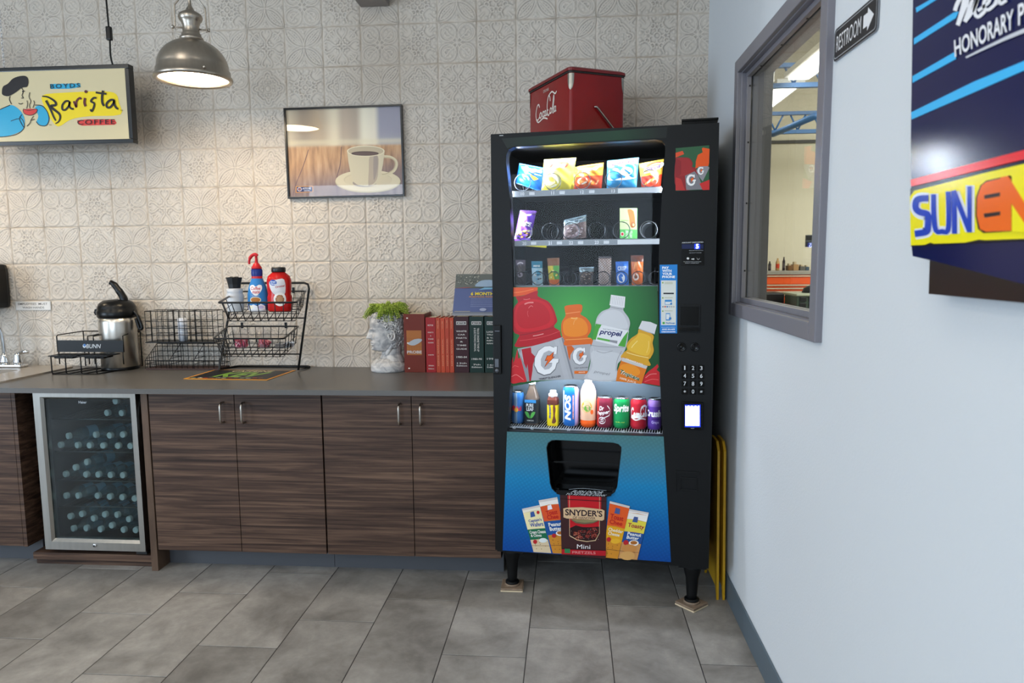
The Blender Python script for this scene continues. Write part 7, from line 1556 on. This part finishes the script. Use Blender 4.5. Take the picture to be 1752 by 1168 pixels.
# ================================================================== RIGHT WALL SIGNS
rs = MB(M('sign_plate_black', '1e1e20', .35)); SX = XR-.0015
yA, yB, zA0, zA1 = -1.704, -1.958, 1.888, 1.966
def rs_fn(u_, v_, h=0):      # u along the wall towards the viewer, v up
    return Vector((SX-.003-h, yA+(yB-yA)*u_, zA0+(zA1-zA0)*v_))
def rloop(r_, asp, o_=0): return [(x+r_/asp*math.cos(s_+PI/2*k/5), y+r_*math.sin(s_+PI/2*k/5)) for x, y, s_ in ((1-(r_+o_)/asp, 1-r_-o_, 0), ((r_+o_)/asp, 1-r_-o_, PI/2), ((r_+o_)/asp, r_+o_, PI), (1-(r_+o_)/asp, r_+o_, PI*1.5)) for k in range(6)]
asp = abs(yA-yB)/(zA1-zA0)
L_ = rloop(.16, asp); rs.prism(L_, lambda u_, v_: rs_fn(u_, v_, 0), lambda u_, v_: rs_fn(u_, v_, -.003), M('sign_bevel', '8e9094', .3, .8))
a = Art(rs, rs_fn); a.poly(rloop(.15, asp, .02), '242426'); a.poly(rloop(.12, asp, .07), 'b9bbbf'); a.poly(rloop(.115, asp, .09), '242426')
a.text('RESTROOM', [(.07, .26), (.66, .26), (.66, .74), (.07, .74)], 'd9dadc', .0); a.poly([(.71, .32), (.8, .32), (.8, .18), (.93, .5), (.8, .82), (.8, .68), (.71, .68)], 'e2e3e5')
tag(rs.build('restroom_sign'), 'small black RESTROOM sign with a right arrow on the pale wall', 'sign')

# race-car panel with sponsor lettering, mounted off the wall
PXX = 3.185; NAVY = M('panel_navy', '050f45', .16, spec=.35)
def pn(px, py, h=0): P_ = at(px, py, 'x', PXX); return Vector((PXX-h, P_.y, P_.z))
pan = MB(NAVY)
out = [(1566, -260), (1561, 60), (1558, 250), (1560, 425), (1561.5, 438), (1600, 447), (1660, 462), (1752, 486), (1900, 540), (2300, 640), (2300, -900), (1566, -900)]
o2 = [(lambda q: (q.y, q.z))(pn(*q)) for q in out]
pan.prism(o2, lambda y, z: Vector((PXX, y, z)), lambda y, z: Vector((PXX+.012, y, z)))
a = Art(pan, lambda x, y, h: pn(x, y, h), h0=.0004, dh=.0002, rough=.2)
CY = '3fb4ee'
sc5 = .20549
R5 = lambda l: [(1400+x*sc5, y*sc5) for x, y in l]
a.poly(R5([(815, 65), (980, -30), (1100, -95), (1100, -60), (975, 5), (820, 105)]), CY); a.poly(R5([(800, 320), (1130, 105), (1175, 95), (1150, 150), (800, 372)]), CY); a.poly(R5([(788, 635), (1135, 435), (1155, 490), (790, 690)]), CY)
a.poly(R5([(778, 935), (1300, 680), (1713, 510), (2300, 300), (2300, 400), (1713, 590), (1300, 770), (782, 995)]), CY)
# script Mellow... and block lettering
WHT = 'e9eaee'
for l, w_ in (([(1145, 90), (1170, 20), (1230, -60), (1215, 40), (1170, 210)], 7), ([(1170, 210), (1230, 60), (1290, -40), (1270, 60), (1230, 180)], 7), ([(1230, 180), (1290, 100), (1340, -20), (1310, 90), (1340, 140), (1400, 90)], 6), ([(1340, 90), (1420, 30), (1440, -10), (1400, 0), (1390, 60), (1430, 80), (1500, 20)], 5.5), ([(1480, 40), (1520, -40), (1550, -90), (1520, -20), (1530, 30), (1580, 0)], 5.5)):
    a.stroke(R5(l), w_, WHT)
a.text('HONORARY', R5([(1150, 478), (1640, 240), (1640, 70), (1142, 335)]), WHT, .02); a.text('PITCREW', R5([(1680, 215), (2150, 20), (2150, -200), (1680, 35)]), WHT, .02)
a.stroke(R5([(1245, 478), (1500, 355), (1713, 262), (2300, 30)]), lambda t_: 3+6*t_, 'c9ccd2')
s7 = .25697; R7 = lambda l: [(1540+x*s7, 240+y*s7) for x, y in l]
a.poly(R7([(80, 262), (825, 68), (1500, -110), (1500, -30), (825, 130), (84, 308)]), 'e8222c'); a.poly(R7([(80, 320), (140, 300), (825, 150), (1500, 0), (1500, 700), (825, 668), (84, 706)]), '16110f')
a.poly(R7([(78, 375), (110, 335), (420, 258), (560, 222), (825, 160), (1500, 15), (1500, 640), (825, 655), (580, 664), (540, 660), (450, 680), (240, 688), (215, 680), (180, 695), (84, 700)]), 'f2e60f')
def let(l, c, w_=0):
    a.poly(R7(l), c)
BLu = '1440b4'
for c_, gr in (('e2e6ee', 12), (BLu, 0)):
    def off(l, g):     # grow a letter outline about its centre
        cx_ = sum(x for x, y in l)/len(l); cy_ = sum(y for x, y in l)/len(l); return [(cx_+(x-cx_)*(1+g/70.0*1.0), cy_+(y-cy_)*(1+g/150.0)) for x, y in l]
    if gr: a.stroke(R7([(205, 385), (140, 385), (118, 420), (120, 460), (150, 490), (200, 500), (205, 540), (200, 590), (190, 612), (115, 625)]), 18, c_, 3); a.stroke(R7([(242, 355), (244, 500), (255, 590), (300, 600), (345, 590), (350, 480), (350, 340)]), 15, c_, 3); a.stroke(R7([(385, 620), (383, 500), (380, 340)]), 15, c_, 0); a.stroke(R7([(385, 345), (480, 600)]), 15, c_, 0); a.stroke(R7([(486, 610), (486, 450), (486, 300)]), 15, c_, 0)
    else: a.stroke(R7([(208, 385), (150, 388), (125, 405), (122, 450), (150, 478), (200, 492), (205, 540), (200, 595), (180, 612), (115, 622)]), 11, c_, 3); a.stroke(R7([(242, 358), (244, 500), (258, 600), (300, 606), (338, 600), (345, 480), (340, 340)]), 8.5, c_, 3); a.stroke(R7([(383, 622), (383, 500), (378, 335)]), 8.5, c_, 0); a.stroke(R7([(378, 335), (486, 608)]), 8.5, c_, 0); a.stroke(R7([(486, 612), (486, 450), (486, 305)]), 7.5, c_, 0)
a.poly(R7([(560, 300), (600, 268), (760, 232), (780, 250), (1500, 80), (1500, 600), (770, 604), (580, 616), (545, 590), (528, 500), (530, 380)]), '2a1006'); a.poly(R7([(568, 302), (600, 276), (752, 240), (770, 262), (772, 600), (600, 608), (560, 590), (538, 500), (540, 380)]), 'f06a10')
a.poly(R7([(588, 365), (695, 345), (695, 372), (590, 390)]), '2a1a10'); a.poly(R7([(586, 487), (698, 472), (698, 498), (590, 514)]), '2a1a10'); a.poly(R7([(776, 225), (1500, 60), (1500, 604), (776, 612)]), 'f2e60f'); a.poly(R7([(700, 245), (752, 235), (880, 440), (880, 205), (945, 190), (945, 596), (895, 598), (774, 420), (774, 602), (700, 604)]), 'f06a10'); a.text('ERGY', R7([(980, 596), (1480, 585), (1480, 90), (980, 190)]), 'f06a10', .03)
tag(pan.build('race_car_panel'), 'glossy navy race car body panel with cyan stripes and SUN lettering on the right wall', 'panel')
bk = MB(M('block_maroon', '1d0a0c', .3))
q0 = [at(1590, 447, 'x', 3.2), at(1594, 503, 'x', 3.2), at(1760, 528, 'x', 3.2)]
bk.prism([(q0[0].y, 1.42), (q0[0].y-.004, q0[1].z), (-3.2, q0[1].z-.002), (-3.2, 1.42)], lambda y, z: Vector((3.2, y, z)), lambda y, z: Vector((XR-.001, y, z)))
tag(bk.build('mounting_block'), 'dark maroon mounting block below and behind the navy race car panel', 'block')

# ================================================================== WORKSHOP BEYOND THE WINDOW
S0, S1, SYB, SZC = XR+.11, 9.5, 6.5, 4.4
WW = M('shop_wall_white', 'cfcab8', .8, noise=.05, nscale=1.5); 
struct(MB(WW).box(S0, SYB, 0, S1, SYB+.1, SZC).build('wall_shop_back')); struct(MB(WW).box(S1, -3, 0, S1+.1, SYB+.1, SZC).box(XR+.0, .14, 0, XR+.1, SYB, SZC).box(S0, -3.1, 0, S1, -3, SZC).build('wall_shop_side'))
struct(MB(M('shop_floor_grey', '7d7b76', .5)).box(XR+.1, -3, -.05, S1, SYB, 0).build('floor_shop'))
struct(MB(M('shop_deck', 'b9b4a6', .8, noise=.15, nscale=6, stretch=(1, 12, 1))).box(XR+.1, -3, SZC, S1, SYB, SZC+.06).build('ceiling_shop'))
struct(MB(M('shop_line', '3b3a38', .6)).box(S0, SYB-.03, at(1350, 243, 'y', SYB).z-.02, S1, SYB-.001, at(1350, 243, 'y', SYB).z+.02).build('trim_1'))
BLm = M('truss_blue', '2c5f96', .5)
for i, (y, pb_, pt_) in enumerate([(4.0, 147, 112), (5.6, 226, 194)]):
    z0 = at(1350, pb_, 'y', y).z; z1 = at(1350, pt_, 'y', y).z
    b = MB(BLm); b.box(S0, y-.03, z0-.02, S1, y+.03, z0+.025); b.box(S0, y-.03, z1-.02, S1, y+.03, z1+.02)
    for k in range(24):
        x = S0+.12+k*.27; b.tube([(x, y, z0+.02), (x+.1, y, z1)], .011, seg=5); b.tube([(x+.17, y, z1), (x+.27, y, z0+.02)], .011, seg=5)
    o = b.build('roof_joist'); tag(o, ['blue steel roof joist nearer the window in the workshop', 'blue steel roof joist near the far wall of the workshop'][i], 'joist', 'blue roof joists of the workshop')
b = MB(BLm); b.tube([at(1322, 230, 'y', 5.4), at(1396, 198, 'y', 4.3)], .035, seg=6); tag(b.build('roof_brace'), 'slanting blue steel brace under the workshop roof', 'brace')
SL = M('shop_tube_light', 'fffaf0', .5, emit=9); zf_ = 3.2
for i, (y0_, y1_) in enumerate([(4.17, 5.5), (2.6, 3.92)]):
    t = thing('shop_light', ['bright fluorescent fixture farther off through the workshop window', 'bright fluorescent fixture nearer the workshop window'][i], 'ceiling light', group='fluorescent lights of the workshop')
    xc = 4.84
    b = MB(SL); b.box(xc-.095, y0_, zf_-.02, xc+.095, y1_, zf_); b.build('diffuser', t); MB(M('white_metal')).box(xc-.14, y0_-.01, zf_, xc+.14, y1_+.01, zf_+.05).box(xc-.01, (y0_+y1_)/2-.01, zf_+.05, xc+.01, (y0_+y1_)/2+.01, SZC).build('housing', t)
area('shop_fill_light', (7.4, 1.5, 4.2), (0, 0, 0), 3, 5, 700, (1, .95, .86))  # unseen overhead fill lamp, added to brighten the workshop
# tool chest
CY0 = 5.75; OR = M('chest_orange', 'd84a12', .35); zt_c = at(1350, 463, 'y', CY0).z; xa = at(1300, 463, 'y', CY0).x
tch = thing('tool_chest', 'long orange tool chest with silver drawer pulls in the workshop', 'tool chest')
MB(OR).box(xa, CY0, .15, xa+2.3, CY0+.6, zt_c-.05, bev=.01).build('body', tch); MB(M('chest_top', '8f8c86', .4)).box(xa-.01, CY0-.02, zt_c-.05, xa+2.31, CY0+.62, zt_c, bev=.006).build('worktop', tch)
zd = zt_c-.06
for j, hh_ in enumerate([.115, .042, .042, .042, .12, .2, .25]):
    for c0_, c1_ in ((.02, .66), (.7, 1.4), (1.44, 2.28)):
        d_ = MB(M('chest_drawer', 'dd5216', .35)).box(xa+c0_, CY0-.015, zd-hh_+.006, xa+c1_, CY0, zd, bev=.003).build('drawer', tch)
        MB(M('pull_silver', 'd8cdbd', .3, .6)).box(xa+c0_+.01, CY0-.03, zd-.014, xa+c1_-.01, CY0-.015, zd-.001).build('pull', d_)
    zd -= hh_
for (px, wpx, hpx_, col, nm, lab) in [(1316.5, 5, 16, '23201f', 'spray_can', 'black can at the left end of the orange chest'), (1330, 6.5, 21, 'a8885c', 'oil_bottle', 'tan bottle with red label on the orange chest'), (1340.5, 4.6, 23, '201820', 'grease_gun', 'tall dark canister on the orange chest'), (1350, 8, 12, '6a4a2a', 'parts_tray', 'brown parts tray on the orange chest'), (1359.5, 9, 15, '9c7a52', 'cardboard_box', 'tan box on the orange chest'), (1371, 9, 10, '56544f', 'parts_bin', 'grey parts bin on the orange chest'), (1379, 6, 9, '3c4c5c', 'small_case', 'blue grey case on the orange chest')]:
    P_ = at(px, 463, 'y', CY0+.15); s = (P_-CAM).dot(_f)/FPX; w_ = wpx*s/2; h_ = hpx_*s; b = MB(K(col, .5))
    if nm.endswith(('can', 'bottle', 'gun')): b.lathe([(w_*.9, 0), (w_, .01), (w_, h_*.7), (w_*.5, h_*.82), (w_*.45, h_), (0, h_)], seg=16); b.lathe([(w_*1.01, h_*.2), (w_*1.01, h_*.55)], K('b03a24' if nm == 'oil_bottle' else '4a4448'), 16, cap0=False, cap1=False)
    else: b.box(-w_, -.06, 0, w_, .06, h_*.7, bev=.006); b.box(-w_*.6, -.04, h_*.7, w_*.3, .04, h_, K('b8a88c'), bev=.006)
    tag(b.build(nm, None, (P_.x, CY0+.15, zt_c)), lab, nm.split('_')[-1])
# dark machine frame in front of the chest, black tray and red jack
mx_ = thing('engine_stand', 'dark green and black engine part on a stand below the orange chest', 'engine')
P_ = at(1378, 515, 'y', 4.3); s = (P_-CAM).dot(_f)/FPX; GM = M('engine_green', '2c3f34', .4); b = MB(GM)
b.box(P_.x-24*s, 4.1, P_.z-12*s, P_.x+26*s, 4.55, P_.z+12*s, bev=.02); b.box(P_.x-26*s, 4.08, P_.z+10*s, P_.x+26*s, 4.57, P_.z+14*s, K('8d9484', .4), bev=.01); b.build('housing', mx_)
b = MB(K('141517', .3))
for i in range(3):
    for j in range(2): b.box(P_.x-20*s+i*15*s, 4.085, P_.z-9*s+j*10*s, P_.x-9*s+i*15*s, 4.1, P_.z-1*s+j*10*s, bev=.01)
b.build('openings', mx_)
b = MB(K('17181a', .35)); b.lathe([(16*s, 0), (13*s, 8*s), (6*s, 12*s), (0, 13*s)], seg=20, c=(P_.x+12*s, 4.35, P_.z+14*s)); b.build('cover', mx_)
b = MB(M('stand_steel', '3a3b3d', .4, .6)); 
for x in (-20, 20): b.box(P_.x+x*s-.03, 4.3, 0, P_.x+x*s+.03, 4.4, P_.z-12*s)
b.box(P_.x-24*s, 4.0, 0, P_.x+24*s, 4.58, .05); b.build('stand', mx_)
P_ = at(1323, 509, 'y', 4.75); b = MB(K('18181a', .4)); b.box(P_.x-.17, 4.65, P_.z-.1, P_.x+.1, 5.0, P_.z+.06, bev=.02); b.box(P_.x-.12, 4.7, 0, P_.x-.06, 4.9, P_.z-.1); b.box(P_.x+.02, 4.7, 0, P_.x+.08, 4.9, P_.z-.1); tag(b.build('service_cart'), 'black service cart below the left of the orange chest', 'cart')
P_ = at(1345, 523, 'y', 4.4); b = MB(K('8c1c16', .35)); b.box(P_.x-.13, 4.3, 0, P_.x+.12, 4.6, P_.z+.02, bev=.03); tag(b.build('floor_jack'), 'dark red box between the black cart and the engine part', 'box')
P_ = at(1387, 412, 'y', 5.0); b = MB(K('16171a', .3)); b.box(P_.x-.05, 5.0, P_.z-.07, P_.x+.4, 5.05, P_.z+.07, bev=.01); b.tube([(P_.x+.2, 5.03, 0), (P_.x+.2, 5.03, P_.z)], .02); tag(b.build('work_monitor'), 'black monitor on a post at the right of the workshop window', 'monitor')
